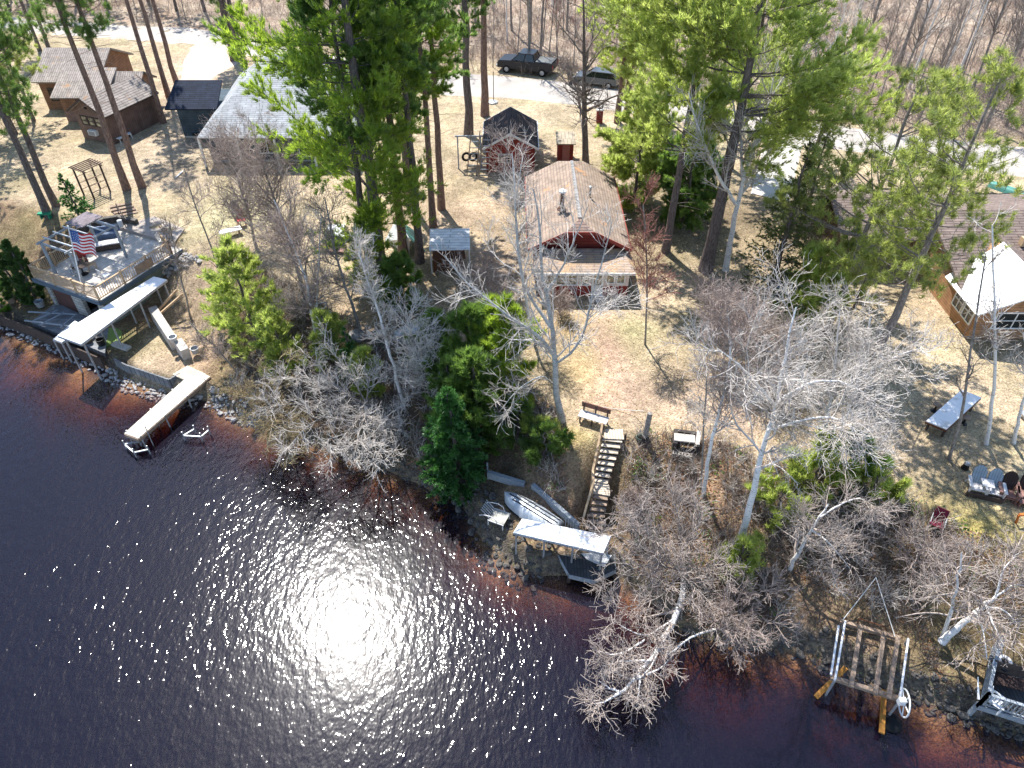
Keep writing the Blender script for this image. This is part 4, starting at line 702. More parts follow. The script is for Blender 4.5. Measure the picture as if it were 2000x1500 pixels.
birch('slender reddish-budding sapling on the lawn right of the cottage', 1260, 674, [(1262, 620, 0), (1264, 560, 0), (1262, 480, .2), (1256, 400, .4)], .055, lv(26, 1.6, 150, .8, 900, .42, 2000, .24, t0=.35), 33, 'greybark', 'redbud', name='leafless_tree')
birch('dark straight tree with upswept limbs behind the cottage', 1144, 322, [(1142, 250, 0), (1141, 150, 0), (1140, 50, 0), (1138, -40, 0)], .26, lv(22, 4., 130, 1.8, 800, .8, 1500, .4, t0=.15), 34, 'pinebark', 'darktwig', name='leafless_tree')
birch('grey bush-like tree in the shade below the dark hemlock', 1410, 640, [(1405, 600, 0), (1400, 560, .2)], .06, lv(30, 2., 180, 1., 900, .5, 1800, .28, t0=.1), 35, 'greybark', 'pinktwig', name='leafless_tree')
birch('brown twiggy shrub in front of the left end of the cottage porch', 960, 600, [(955, 560, 0), (948, 520, .2)], .05, lv(28, 1.7, 180, .9, 900, .45, 1600, .26, t0=.1), 36, 'greybark', 'pinktwig', name='leafless_tree')
birch('twiggy shrub below the porch windows of the cottage', 1095, 618, [(1092, 600, 0), (1088, 580, .2)], .03, lv(20, 1.1, 120, .6, 700, .3, t0=.05), 37, 'greybark', 'pinktwig', name='leafless_tree')
birch('dense pale twiggy tree filling the middle of the right lawn edge', 1500, 760, [(1500, 700, 0), (1495, 640, .3)], .08, lv(40, 2.6, 280, 1.3, 1500, .6, 2800, .32, t0=.1), 38, 'greybark', 'tantwig', name='leafless_tree')
birch('pinkish leafless tree with open crown left of the dense pale twiggy tree', 1440, 720, [(1436, 660, 0), (1428, 600, .3)], .07, lv(34, 2.2, 240, 1.1, 1300, .55, 2800, .3, t0=.15), 39, 'greybark', 'pinktwig', name='leafless_tree')
birch('small pale bush at the end of the stairs bank above the fallen birch', 1240, 1000, [(1238, 980, 0)], .03, lv(26, 1.1, 160, .6, 800, .32, t0=.05), 40, 'greybark', 'pinktwig', name='leafless_tree')
birch('leafless hazel bush right of the white forked birch roots', 1700, 900, [(1705, 870, 0)], .04, lv(30, 1.6, 200, .8, 900, .4, 1500, .25, t0=.05), 41, 'greybark', 'whitetwig', name='leafless_tree')

# woods beyond the road: leafless trees and saplings
def proto(seed, H, r0, spread, bark, twig, label, group, loc):
    rng = np.random.default_rng(seed); b = np.array(loc, float)
    top = b + np.array([rng.normal(0, H * .04), rng.normal(0, H * .03), H])
    return bare('leafless_tree', label, [([b, (b + top) / 2 + rng.normal(0, .12, 3), top], r0, .02)], seed,
                [dict(n=int(H * 2.0), L=H * .24, K=4, t0=.35, ang=(25, 55), up=.2, rmin=.012, taper=.5), dict(n=int(H * 9), L=H * .1, K=3, rmin=.009, up=.15), dict(n=int(H * 30), L=H * .045, K=2, rmin=.008)], M[bark], M[twig], group=group)
gw = 'leafless trees in the woods beyond the road'
kinds = [proto(501, 15, .14, 3, 'greybark', 'darktwig', 'dark leafless tree standing in the woods beyond the road', gw, base(1893, 196)),
         proto(502, 14, .13, 3, 'birchbark', 'whitetwig', 'white-stemmed leafless birch standing in the woods beyond the road', 'white birches in the woods beyond the road', base(1775, 173)),
         proto(503, 8, .06, 2, 'greybark', 'pinktwig', 'thin leafless sapling standing in the woods beyond the road', 'saplings in the woods beyond the road', base(1650, 170)),
         proto(504, 10, .07, 2, 'greybark', 'darktwig', 'thin leafless sapling standing in the woods beyond the road', 'saplings in the woods beyond the road', base(1700, 180)),
         proto(505, 9, .07, 2, 'greybark', 'redbud', 'reddish-budding young tree standing in the woods beyond the road', 'reddish-budding trees in the woods beyond the road', base(1072, 110))]
spec = [(0, 1925, 250, 1.15), (0, 1750, 130, 1.35), (0, 1757, 128, 1.1), (0, 1965, 246, .9), (0, 1795, 228, .7), (1, 1857, 188, 1.0), (1, 1843, 146, 1.0), (1, 1766, 146, .9), (0, 1055, 108, 1.05), (0, 1034, 112, .9), (4, 1090, 122, .9), (4, 1120, 132, .8), (4, 1060, 90, 1.1), (0, 1000, 60, 1.), (0, 1108, 60, 1.), (2, 1010, 118, 1.), (2, 1085, 118, .9), (0, 1990, 110, 1.1), (0, 1940, 60, 1.1)]
for k, u, v, s in spec:
    o, ks = kinds[k]; dup(o, base(u, v) - np.array([0, 0, .1]), random.uniform(0, 6.28), s, kids=ks)
rg = random.Random(11); cnt = 0; used = []
while cnt < 175:
    u, v = rg.uniform(-150, 2150), rg.uniform(-60, 270)
    edge = np.interp(u, [q[0] for q in RU], [q[1] for q in RU]) - 12
    if v > edge: continue
    if v < edge - 8 and rg.random() < .1: continue
    q = P(u, v, 3.3)
    if any((q[0] - a) ** 2 + (q[1] - b_) ** 2 < 3.2 for a, b_ in used): continue
    used.append((q[0], q[1])); k = rg.choices([0, 1, 2, 3, 4], [2, 1.3, 3, 3, .8 if 950 < u < 1200 else .15])[0]
    o, ks = kinds[k]; dup(o, (q[0], q[1], float(TH(q[0], q[1])) - .1), rg.uniform(0, 6.28), rg.uniform(.7, 1.15), kids=ks); cnt += 1

# ------------------------------------------------------------------ undergrowth, leaves, grass (uncountable)
def sprays(name, label, cat, pts, hs, n, m, seed, wood=True, kids_=3):
    rng = np.random.default_rng(seed); C = np.repeat(pts, n, 0); H = np.repeat(hs, n) * rng.uniform(.5, 1.15, len(C))
    C = C + np.concatenate([rng.normal(0, .12, (len(C), 2)), np.zeros((len(C), 1))], 1); C[:, 2] -= .03
    d = unit(np.concatenate([rng.normal(0, .55, (len(C), 2)), np.ones((len(C), 1))], 1)); P_ = [C]; p = C; K = 3
    for k in range(K): d = unit(d + rng.normal(0, .2, d.shape)); p = p + d * (H / K)[:, None]; P_.append(p)
    PP = np.stack(P_, 1); RR = np.tile([.012, .01, .008, .006], (len(C), 1)); parts = [tubes(PP, RR, 3)]
    if kids_:
        A, B_ = spawn(PP, RR, len(C) * kids_, rng, float(np.mean(hs)) * .42, 2, .2, 1, (30, 65), .1, .2, .8, .3, .006); parts.append(tubes(A, B_, 3))
    V, Fq = merge(parts); o = place(mesh_np(name, V, Fq, m), name); return tag(o, label, cat, kind='stuff')
rng = np.random.default_rng(77)
def bankpts(n, x0, x1, dmin=.9, dmax=9, seed=0, keep=None):
    r_ = np.random.default_rng(seed); out = []
    while len(out) < n:
        X = r_.uniform(x0, x1, 4000); Y = r_.uniform(8, 48, 4000); D_ = sdist(X, Y); r1 = np.interp(X, XR, R1)
        ok = (D_ > dmin) & (D_ < np.minimum(dmax, r1 + .3)) & ~((X < -16.5) & (X > -24.5)) & ~((X > 2.6) & (X < 5.6) & (D_ < 7)) & ~((X > -2.2) & (X < 4) & (D_ < 3.6)) & ~((X < -24) & (D_ < 9)) & ~((X > 12) & (X < 17) & (D_ < 2.6)) & ~((X > 17.5) & (D_ < 4))
        X, Y = X[ok], Y[ok]; out += list(zip(X, Y, TH(X, Y)))
    return np.array(out[:n])
bp_ = bankpts(2600, -16.5, 24, seed=5); sprays('undergrowth', 'tangle of thin brown stems covering the lake bank', 'undergrowth', bp_, rng.uniform(.25, .9, len(bp_)), 7, M['darktwig'], 6)
bp_ = bankpts(260, -16.5, 20, seed=8); sprays('pale_brush', 'pale grey twiggy brush scattered over the lake bank', 'brush', bp_, rng.uniform(.6, 1.5, len(bp_)), 12, M['whitetwig'], 9)
r_ = np.random.default_rng(21); U = r_.uniform(-150, 2150, 9000); Vv = r_.uniform(-60, 275, 9000); ed = np.interp(U, [q[0] for q in RU], [q[1] for q in RU]) - 4; ok = Vv < ed
W_ = np.array([P(u, v, 3.3) for u, v in zip(U[ok], Vv[ok])]); W_[:, 2] = TH(W_[:, 0], W_[:, 1]); W_ = W_[:3600]
sprays('woodland_brush', 'brown and grey brush filling the woods beyond the road', 'brush', W_, r_.uniform(.7, 2.8, len(W_)), 5, M['darktwig'], 10, kids_=3)
sprays('woodland_thicket', 'pinkish thicket of fine stems in the woods beyond the road', 'brush', W_[::3] + np.array([.6, .4, 0]), r_.uniform(.8, 3.2, len(W_[::3])), 7, M['pinktwig'], 12, kids_=3)
def scatter_leaves(name, label, cat, pts, size, m, flat=.25, seed=0, up=0., n=3):
    rng = np.random.default_rng(seed); C = pts + np.array([0, 0, .02]); a = unit(rng.normal(size=C.shape) * np.array([1, 1, flat]) + np.array([0, 0, up])); b = unit(np.cross(a, rng.normal(size=C.shape) * np.array([flat, flat, 1])))
    s = size * rng.uniform(.5, 1.4, (len(C), 1)); V = np.stack([C - b * s * .4, C + a * s, C + b * s * .4, C - a * s * (0 if up else .8)], 1).reshape(-1, 3)
    return tag(place(mesh_np(name, V, [np.arange(len(V)).reshape(-1, 4)], m), name), label, cat, kind='stuff')
bp_ = bankpts(20000, -16.5, 26, .3, 10, seed=15); scatter_leaves('leaf_litter', 'dry brown leaves lying over the bank', 'leaf litter', bp_, .07, M['deadleaf'], .35, 16)
bp_ = bankpts(2600, -16, 24, 1.0, 9, seed=25); cl = bp_[rng.integers(0, 110, 2600)] + rng.normal(0, .22, (2600, 3)) * np.array([1, 1, 0]); cl[:, 2] = TH(cl[:, 0], cl[:, 1]) + rng.random(2600) * .3
scatter_leaves('ground_ivy', 'small patches of fresh green low plants on the bank', 'low plants', cl, .13, M['shrub'], .8, 26, .3)
gp = []
r_ = np.random.default_rng(31)
while len(gp) < 26000:
    X = r_.uniform(-24, 32, 6000); Y = r_.uniform(12, 60, 6000); D_ = sdist(X, Y); r1 = np.interp(X, XR, R1); k = (D_ > r1 - .8) | ((X < -17.5) & (X > -23.5) & (D_ > 1)); gp += list(zip(X[k], Y[k], TH(X[k], Y[k])))
scatter_leaves('lawn_grass', 'short dry straw-coloured grass of the lawns', 'grass', np.array(gp[:26000]), .085, M['drygrass'], .6, 32, .8)
# ------------------------------------------------------------------ buildings
def window(root, p0, p1, z0, z1, cols=1, rows=1, mf='white', mg='glass', fr=.07, name='window', label=None):
    """a framed window on a wall running p0 -> p1 (xy), outside on the right-hand side of that run"""
    p0 = np.array(p0[:2], float); p1 = np.array(p1[:2], float); d = (p1 - p0); L = np.linalg.norm(d); d /= L; nrm = np.array([d[1], -d[0]]); rz = math.atan2(d[1], d[0])
    def at(a, z, o): q = p0 + d * a + nrm * o; return (q[0], q[1], z)
    g = G()
    for z in (z0 + fr / 2, z1 - fr / 2): g.box(at(L / 2, z, .035), (L, .07, fr), rz)
    for a in (fr / 2, L - fr / 2): g.box(at(a, (z0 + z1) / 2, .034), (fr, .066, z1 - z0 - 2 * fr), rz)
    for i in range(1, cols): g.box(at(L * i / cols, (z0 + z1) / 2, .033), (fr * .8, .06, z1 - z0 - 2 * fr), rz)
    for i in range(1, rows): g.box(at(L / 2, z0 + (z1 - z0) * i / rows, .03), (L - 2 * fr, .05, fr * .6), rz)
    w = g.put(name, M[mf], root, label=label)
    me = G().box(at(L / 2, (z0 + z1) / 2, .012), (L - 2 * fr, .012, z1 - z0 - 2 * fr), rz)
    o = me.put('pane', M[mg]); o.data.transform(wmat(root).inverted()); o.parent = w
    return w
def gablehouse(name, label, o, rz, W, D, z0, ze, zr, ov, mw, mr, ridge='x', cat='house', trim=None, rov=None, mf=None):
    """footprint corner o, W along local x, D along local y; ridge along x or y"""
    root = thing(name, label, cat, (o[0], o[1], z0), rz); Mx = wmat(root)
    def w(a, b, z): return Mx @ Vector((a, b, z - z0))
    g = G(); h = .012
    if ridge == 'y': prof = [w(0, 0, z0 - .3), w(W, 0, z0 - .3), w(W, 0, ze), w(W / 2, 0, zr), w(0, 0, ze)]; ex = w(0, D, 0) - w(0, 0, 0)
    else: prof = [w(0, 0, z0 - .3), w(0, D, z0 - .3), w(0, D, ze), w(0, D / 2, zr), w(0, 0, ze)]; ex = w(W, 0, 0) - w(0, 0, 0)
    g.extr(prof, ex); g.put('wall', mw, root)
    rov = ov if rov is None else rov
    g = G(); up = .14
    if ridge == 'y':
        s = (zr - ze) / (W / 2)
        g.slab([w(-ov, -rov, ze - s * ov + up), w(W / 2, -rov, zr + up), w(W / 2, D + rov, zr + up), w(-ov, D + rov, ze - s * ov + up)], .12)
        g.slab([w(W + ov, -rov, ze - s * ov + up), w(W / 2, -rov, zr + up), w(W / 2, D + rov, zr + up), w(W + ov, D + rov, ze - s * ov + up)], .12)
    else:
        s = (zr - ze) / (D / 2)
        g.slab([w(-rov, -ov, ze - s * ov + up), w(-rov, D / 2, zr + up), w(W + rov, D / 2, zr + up), w(W + rov, -ov, ze - s * ov + up)], .12)
        g.slab([w(-rov, D + ov, ze - s * ov + up), w(-rov, D / 2, zr + up), w(W + rov, D / 2, zr + up), w(W + rov, D + ov, ze - s * ov + up)], .12)
    g.put('roof', mr, root)
    if trim is not None:
        g = G(); t = .16
        if ridge == 'y':
            for yy in (-rov - .02, D + rov + .02):
                g.beam(w(-ov, yy, ze - s * ov + up - .07), w(W / 2, yy, zr + up - .07), .04, t); g.beam(w(W + ov, yy, ze - s * ov + up - .07), w(W / 2, yy, zr + up - .07), .04, t)
            for xx in (-ov - .03, W + ov + .03): g.beam(w(xx, -rov, ze - s * ov + up - .07), w(xx, D + rov, ze - s * ov + up - .07), .05, .12)
        else:
            for xx in (-rov - .02, W + rov + .02):
                g.beam(w(xx, -ov, ze - s * ov + up - .07), w(xx, D / 2, zr + up - .07), .04, t); g.beam(w(xx, D + ov, ze - s * ov + up - .07), w(xx, D / 2, zr + up - .07), .04, t)
            for yy in (-ov - .03, D + ov + .03): g.beam(w(-rov, yy, ze - s * ov + up - .07), w(W + rov, yy, ze - s * ov + up - .07), .05, .12)
        g.put('fascia', trim, root)
    return root, w

# --- main cottage
root = thing('cottage', 'red cottage with a needle-strewn pinkish brown roof and a windowed front porch', 'cottage', (4.1, 38.2, 3.2))
XL, XRr, YF, YB, ZE, ZR, XM = .95, 7.35, 38.85, 48.9, 5.65, 7.3, 4.15
XLw, XRw = XL + .45, XRr - .45; YW = YF + .75
G().extr([(XLw, YW, 3.0), (XRw, YW, 3.0), (XRw, YW, 5.75), (5.2, YW, 6.62), (3.1, YW, 6.62), (XLw, YW, 5.75)], (0, YB - .4 - YW, 0)).put('wall', M['redwood'], root)
zc = 6.85; fr = (zc - ZE) / (ZR - ZE); xa = XL + (XM - XL) * fr; xb = XRr - (XRr - XM) * fr; yr = YF + 1.0; yrb = YB - 1.0
g = G()
g.slab([(XL, YF, ZE), (xa, YF, zc), (XM, yr, ZR), (XM, yrb, ZR), (xa, YB, zc), (XL, YB, ZE)], .14)
g.slab([(XRr, YF, ZE), (xb, YF, zc), (XM, yr, ZR), (XM, yrb, ZR), (xb, YB, zc), (XRr, YB, ZE)], .14)
g.put('roof', M['sh_pink'], root)
G().slab([(xa + .02, YF + .01, zc), (xb - .02, YF + .01, zc), (XM, yr, ZR + .004)], .13).put('clipped_gable', shingle('clipped_gable_shingles', (.34, .25, .21), (.28, .2, .17), (.13, .09, .08)), root)
g = G()
for a, b_ in (((XL, YF, ZE - .05), (xa, YF, zc - .05)), ((xa, YF, zc - .05), (xb, YF, zc - .05)), ((xb, YF, zc - .05), (XRr, YF, ZE - .05))): g.beam(np.array(a) + (0, -.02, 0), np.array(b_) + (0, -.02, 0), .05, .2)
g.beam((XL - .02, YF, ZE - .05), (XL - .02, YB, ZE - .05), .05, .16); g.beam((XRr + .02, YF, ZE - .05), (XRr + .02, YB, ZE - .05), .05, .16); g.put('fascia', M['redtrim'], root)
g = G(); g.beam((XM, yr, ZR + .02), (XM, yrb, ZR + .02), .22, .05); g.put('ridge_cap', M['sh_grey'], root)
# stove pipe with pale cap, roof vent
cp = (3.15, 41.6); g = G(); g.cyl((cp[0], cp[1], 6.7), (cp[0], cp[1], 8.15), .13, n=12); g.lathe((cp[0], cp[1], 6.95), [(.32, 0), (.2, .16), (.15, .2)], 12); ch = g.put('chimney', M['rust'], root)
g = G(); g.lathe((cp[0], cp[1], 8.13), [(.24, .0), (.24, .1), (.05, .22)], 12); o = g.put('chimney_cap', M['whitemetal']); o.data.transform(wmat(root).inverted()); o.parent = ch
g = G(); g.cyl((5.1, 43.6, 6.9), (5.1, 43.6, 7.5), .07, n=10); g.lathe((5.1, 43.6, 7.45), [(.12, 0), (.12, .07), (.03, .12)], 10); g.put('roof_vent', M['steel'], root)
# porch
PX0, PX1, PYF = 1.65, 7.15, 37.45
G().prism([(PX0, PYF), (PX1, PYF), (PX1, YW - .01), (PX0, YW - .01)], 3.0, 5.08).put('porch_wall', M['redwood'], root)
g = G(); zt = 5.6; g.slab([(PX0 - .3, PYF - .35, 5.1), (PX1 + .3, PYF - .35, 5.1), (PX1 - .35, YF + .25, zt), (PX0 + .35, YF + .25, zt)], .1)
g.slab([(PX0 - .3, PYF - .35, 5.1), (PX0 + .35, YF + .25, zt), (PX0 - .3, YF + .25, 5.1)], .1); g.slab([(PX1 + .3, PYF - .35, 5.1), (PX1 - .35, YF + .25, zt), (PX1 + .3, YF + .25, 5.1)], .1)
g.put('porch_roof', M['sh_porch'], root)
G().beam((PX0 - .3, PYF - .37, 5.03), (PX1 + .3, PYF - .37, 5.03), .04, .16).put('gutter', M['white'], root)
for a, b_ in ((1.95, 2.6), (2.68, 3.33), (3.41, 4.06), (4.14, 4.79)): window(root, (a, PYF - .02), (b_, PYF - .02), 4.02, 4.97, 1, 2, mg='warmglass')
window(root, (5.75, PYF - .02), (6.3, PYF - .02), 4.15, 4.85, 1, 1, mg='warmglass'); window(root, (6.38, PYF - .02), (6.93, PYF - .02), 4.15, 4.85, 1, 1, mg='warmglass')
G().box(((PX0 + PX1) / 2, PYF - .006, 4.5), (PX1 - PX0 + .02, .02, 1.08)).put('window_band', mat('pinkish_white_boards', (.85, .76, .71), (.72, .6, .55), 3), root)
d = G().box((5.25, PYF - .06, 4.0), (.72, .06, 1.9)).put('door', M['white'], root)
o = G().box((5.25, PYF - .085, 4.42), (.46, .03, .72)).put('pane', M['warmglass']); o.data.transform(wmat(root).inverted()); o.parent = d
o = G().box((5.52, PYF - .1, 3.95), (.04, .05, .12)).put('handle', M['steel']); o.data.transform(wmat(root).inverted()); o.parent = d
g = G(); g.box((5.25, PYF - .35, 3.12), (1.1, .6, .2)); g.box((5.25, PYF - .8, 3.06), (1.1, .32, .1)); g.put('doorstep', M['concrete'], root)

# --- red shed with dark roof
root, w = gablehouse('shed', 'red shed with a steep dark brown roof and white trim behind the cottage', (-2.05, 54.9), 0, 3.85, 4.9, 3.2, 5.3, 6.35, .28, M['redwood'], M['sh_dark'], 'y', 'shed', M['white'])
window(root, w(.95, -.003, 0), w(1.95, -.003, 0), 4.0, 4.75, 2, 1)
g = G(); g.box(w(1.92, -.05, 5.85), (.05, .05, .36)); g.box(w(1.92, -.052, 5.85), (.36, .045, .05)); g.box(w(1.92, -.054, 5.85), (.05, .04, .3), 0, 0, .8); g.put('star_ornament', M['white'], root)
# --- small red outhouse
root = thing('outhouse', 'small red outhouse with a flat tan slatted roof right of the red shed', 'outhouse', (4.2, 57.3, 3.2))
G().prism([(3.75, 56.7), (5.0, 56.7), (5.0, 58.2), (3.75, 58.2)], 3.1, 4.75).put('wall', M['redwood'], root)
G().slab([(3.6, 56.5, 4.85), (5.15, 56.5, 4.85), (5.15, 58.5, 5.05), (3.6, 58.5, 5.05)], .08).put('roof', brickish('tan_roof_boards', (.42, .36, .28), (.34, .29, .22), (.2, .17, .13), .3, 40, ms=.02), root)
G().box((4.4, 56.67, 3.95), (.6, .05, 1.5)).put('door', mat('pale_red_door', (.42, .16, .13)), root)

# --- small brown cabin
root, w = gablehouse('cabin', 'small brown gabled cabin with three front windows and an air conditioner', (-37.3, 61.5), R(-22), 3.4, 5.6, 3.2, 5.8, 6.85, .35, M['mauvesiding'], M['sh_tan'], 'y', 'cabin', M['darktimber'])
for a in (.55, 1.32, 2.09): window(root, w(a, -.003, 0), w(a + .72, -.003, 0), 4.55, 5.35, 1, 2, mf='darktimber', mg='warmglass')
ac = G().box(w(1.55, -.16, 4.02), (.85, .34, .42), R(-22)).put('air_conditioner', M['white'], root)
g = G()
for i in range(5): g.box(w(1.55, -.345, 3.88 + .07 * i), (.7, .02, .03), R(-22))
o = g.put('grille', M['darktimber']); o.data.transform(wmat(root).inverted()); o.parent = ac
g = G(); g.box(w(1.6, -.08, 6.1), (.2, .12, .14), R(-22)); g.put('wall_lamp', M['blackmetal'], root)
# --- brown house, far left
root = thing('brown_house', 'brown house with grey roofs and a brick base at the upper left edge', 'house', (-39.5, 68, 3.2))
def solid(name, m, *boxes):
    g = G()
    for pts, z0, z1 in boxes: g.prism(pts, z0, z1)
    return g.put(name, m, root)
def rect(x0, y0, x1, y1): return [(x0, y0), (x1, y0), (x1, y1), (x0, y1)]
g = G(); g.extr([(-43.6, 68.2, 3), (-43.6, 75.6, 3), (-43.6, 75.6, 5.9), (-43.6, 71.9, 7.5), (-43.6, 68.2, 5.9)], (5.4, 0, 0)); g.extr([(-40.4, 65.2, 4.2), (-40.4, 68.6, 4.2), (-40.4, 68.6, 6.2), (-40.4, 67.6, 6.5), (-40.4, 65.2, 5.6)], (4.0, 0, 0)); g.extr([(-36.4, 66.2, 3), (-36.4, 70.0, 3), (-36.4, 70, 5.6), (-36.4, 68.1, 6.6), (-36.4, 66.2, 5.6)], (2.6, 0, 0)); g.put('wall', M['brownsiding'], root)
solid('brick_base', M['brick'], (rect(-40.42, 65.18, -36.38, 68.6), 3, 4.2))
g = G(); g.slab([(-44, 67.8, 5.85), (-44, 71.9, 7.62), (-37.8, 71.9, 7.62), (-37.8, 67.8, 5.85)], .14); g.slab([(-44, 76, 5.85), (-44, 71.9, 7.62), (-37.8, 71.9, 7.62), (-37.8, 76, 5.85)], .14)
g.slab([(-40.9, 64.7, 5.55), (-40.9, 68.4, 6.95), (-36.0, 68.4, 6.95), (-36.0, 64.7, 5.55)], .12); g.slab([(-36.2, 65.9, 5.5), (-36.2, 68.1, 6.72), (-33.5, 68.1, 6.72), (-33.5, 65.9, 5.5)], .12); g.slab([(-36.2, 70.4, 5.5), (-36.2, 68.1, 6.72), (-33.5, 68.1, 6.72), (-33.5, 70.4, 5.5)], .12); g.put('roof', M['sh_tan'], root)
window(root, (-39.0, 65.2), (-37.5, 65.2), 4.3, 5.2, 2, 1, mf='darktimber', mg='warmglass'); window(root, (-43.0, 68.2), (-41.6, 68.2), 4.0, 5.2, 2, 1, mf='darktimber', mg='glass'); window(root, (-33.8, 67.4), (-33.8, 68.6), 4.3, 5.2, 2, 1, mf='white', mg='warmglass')

# --- blue house with grey roofs
root = thing('blue_house', 'dark blue house with broad pale grey roofs and a navy roof section', 'house', (-22, 60, 3.2))
g = G(); g.prism(rect(-28.6, 61.7, -24.6, 66), 3.35, 5.9); g.prism(rect(-24.7, 56.9, -14.2, 69.5), 3.35, 5.75)
g.put('wall', M['blueside'], root)
g = G(); g.prism(rect(-28.62, 61.68, -24.6, 66), 3.0, 3.34); g.prism(rect(-24.72, 56.88, -14.18, 69.52), 3.0, 3.34); g.put('foundation', M['concrete'], root)
G().slab([(-29.3, 61.0, 5.95), (-28.9, 63.8, 7.4), (-24.9, 63.8, 7.4), (-24.9, 61.0, 5.95)], .14).put('navy_roof', M['sh_navy'], root)
g = G(); e = 5.7; r = 9.5
A_, B_, C_, D_ = (-24.9, 55.7, e), (-12.6, 55.7, e), (-12.6, 70.4, e), (-25.6, 70.4, e); ra, rb = (-20.6, 64, r), (-17.2, 64, r)
g.slab([A_, B_, rb, ra], .14); g.slab([B_, C_, rb], .14); g.slab([C_, D_, ra, rb], .14); g.slab([D_, A_, ra], .14); g.put('roof', M['sh_paleblue'], root)
g = G()
for x, y in ((-24.9, 55.9), (-21.9, 55.9), (-18.9, 55.9), (-15.9, 55.9)): G().box((x, y, 4.36), (.16, .16, 2.4)).put('porch_post', M['white'], root)
g = G()
window(root, (-25.9, 61.68), (-25.1, 61.68), 3.9, 5.3, 1, 2, mf='darktimber'); window(root, (-23.6, 56.88), (-22.2, 56.88), 3.9, 5.2, 2, 1); window(root, (-20.6, 56.88), (-19.2, 56.88), 3.9, 5.2, 2, 1); window(root, (-17.4, 56.88), (-15.6, 56.88), 3.6, 5.3, 2, 1)
g = G(); g.box((-27.2, 61.55, 3.55), (1.2, .2, .16)); g.put('vent_grille', M['blackmetal'], root)

# --- right house with cedar siding
root = thing('cedar_sided_house', 'orange cedar-sided house with plum brown roofs and a white sloping porch roof', 'house', (27, 36, 3.2))
g = G(); g.extr([(26.45, 35.2, 3), (26.45, 46.2, 3), (26.45, 46.2, 5.5), (26.45, 40.7, 7.25), (26.45, 35.2, 5.4)], (14, 0, 0)); g.extr([(26.3, 33.1, 3), (31.9, 33.1, 3), (31.9, 33.1, 5.3), (29.1, 33.1, 6.75), (26.3, 33.1, 5.3)], (0, 5, 0)); g.put('wall', M['cedar'], root); G().prism(rect(21.4, 40.9, 26.44, 46.4), 3, 5.6).put('rear_wall', M['mauvesiding'], root)  # rear wall darker than the cedar: eave shade put into its colour
g = G(); g.slab([(25.9, 34.6, 5.36), (25.9, 40.7, 7.4), (41, 40.7, 7.4), (41, 34.6, 5.36)], .14); g.slab([(25.9, 47, 5.3), (25.9, 40.7, 7.4), (41, 40.7, 7.4), (41, 47, 5.3)], .14); g.slab([(32.5, 32.6, 5.35), (29.1, 32.6, 6.95), (29.1, 39.4, 6.95), (32.5, 39.4, 5.35)], .12); g.put('roof', M['sh_purple'], root)
g = G(); g.slab([(20.8, 40.1, 5.62), (20.8, 43.6, 6.9), (27.5, 43.6, 6.9), (27.5, 40.1, 5.62)], .14); g.slab([(20.8, 47.1, 5.6), (20.8, 43.6, 6.9), (27.5, 43.6, 6.9), (27.5, 47.1, 5.6)], .14); g.put('rear_roof', M['sh_purple'], root)
G().slab([(25.7, 32.5, 5.32), (29.08, 32.5, 6.96), (29.08, 37.6, 6.96), (25.7, 36.4, 5.32)], .1).put('white_roof', M['whitemetal'], root)
G().box((33.2, 33.3, 5.0), (1.6, .1, 1.0)).put('shutter', M['white'], root)
window(root, (26.3, 35.6), (26.3, 34.55), 3.95, 5.1, 2, 2); window(root, (26.3, 34.45), (26.3, 33.4), 3.95, 5.1, 2, 2); window(root, (27.3, 33.1), (29.6, 33.1), 3.95, 5.1, 2, 2); window(root, (26.45, 37.6), (26.45, 36.6), 4.0, 5.0, 1, 2)
g = G(); g.box((30.6, 38.0, 6.75), (.4, .4, .5)); g.put('roof_vent', M['tantimber'], root)
window(root, (22.2, 40.9), (23.8, 40.9), 3.9, 5.2, 2, 2)

# --- boathouse with roof deck
FL, FR_ = P(80, 541, 3.0)[:2], P(195, 581, 3.0)[:2]; dv = FR_ - FL; W_b = np.linalg.norm(dv); ang = math.atan2(dv[1], dv[0])
root = thing('boathouse', 'boathouse with pale block front, sage green side and a railed deck for a roof', 'boathouse', (FL[0], FL[1], .8), ang); Mb = wmat(root)
def bw(a, b_, z): return Mb @ Vector((a, b_, z - .8))
Wb, Db = W_b, 6.1
g = G(); t = .2
g.extr([bw(Wb - t, .0, .6), bw(Wb, .0, .6), bw(Wb, .0, 2.75), bw(Wb - t, .0, 2.75)], bw(0, Db, 0) - bw(0, 0, 0)); g.put('side_wall', M['greenside'], root)
g = G(); g.extr([bw(0, .0, .6), bw(t, .0, .6), bw(t, .0, 2.75), bw(0, .0, 2.75)], bw(0, Db, 0) - bw(0, 0, 0)); g.extr([bw(0, Db, .6), bw(Wb, Db, .6), bw(Wb, Db, 2.75), bw(0, Db, 2.75)], bw(0, .2, 0) - bw(0, 0, 0)); g.put('rear_wall', M['stonewall'], root)
g = G(); y0, y1 = -.02, .22
def fw(a0, a1, z0, z1): g.extr([bw(a0, y0, z0), bw(a1, y0, z0), bw(a1, y0, z1), bw(a0, y0, z1)], bw(0, y1 - y0, 0) - bw(0, 0, 0))
fw(0, .35, .6, 2.4); fw(2.35, 3.3, .6, 2.4); fw(4.75, Wb, .6, 2.4); fw(0, Wb, 2.4, 2.75); g.put('front_wall', M['stonewall'], root)
g = G(); g.extr([bw(.35, .1, .75), bw(2.35, .1, .75), bw(2.35, .1, 2.4), bw(.35, .1, 2.4)], bw(0, .06, 0) - bw(0, 0, 0)); g.put('door', mat('maroon_brown_door', (.12, .06, .05)), root, label='closed dark maroon door')
g = G(); g.box(bw(4.0, 1.6, .9), (2.2, 3, .1), ang); g.put('floor', M['concrete'], root)
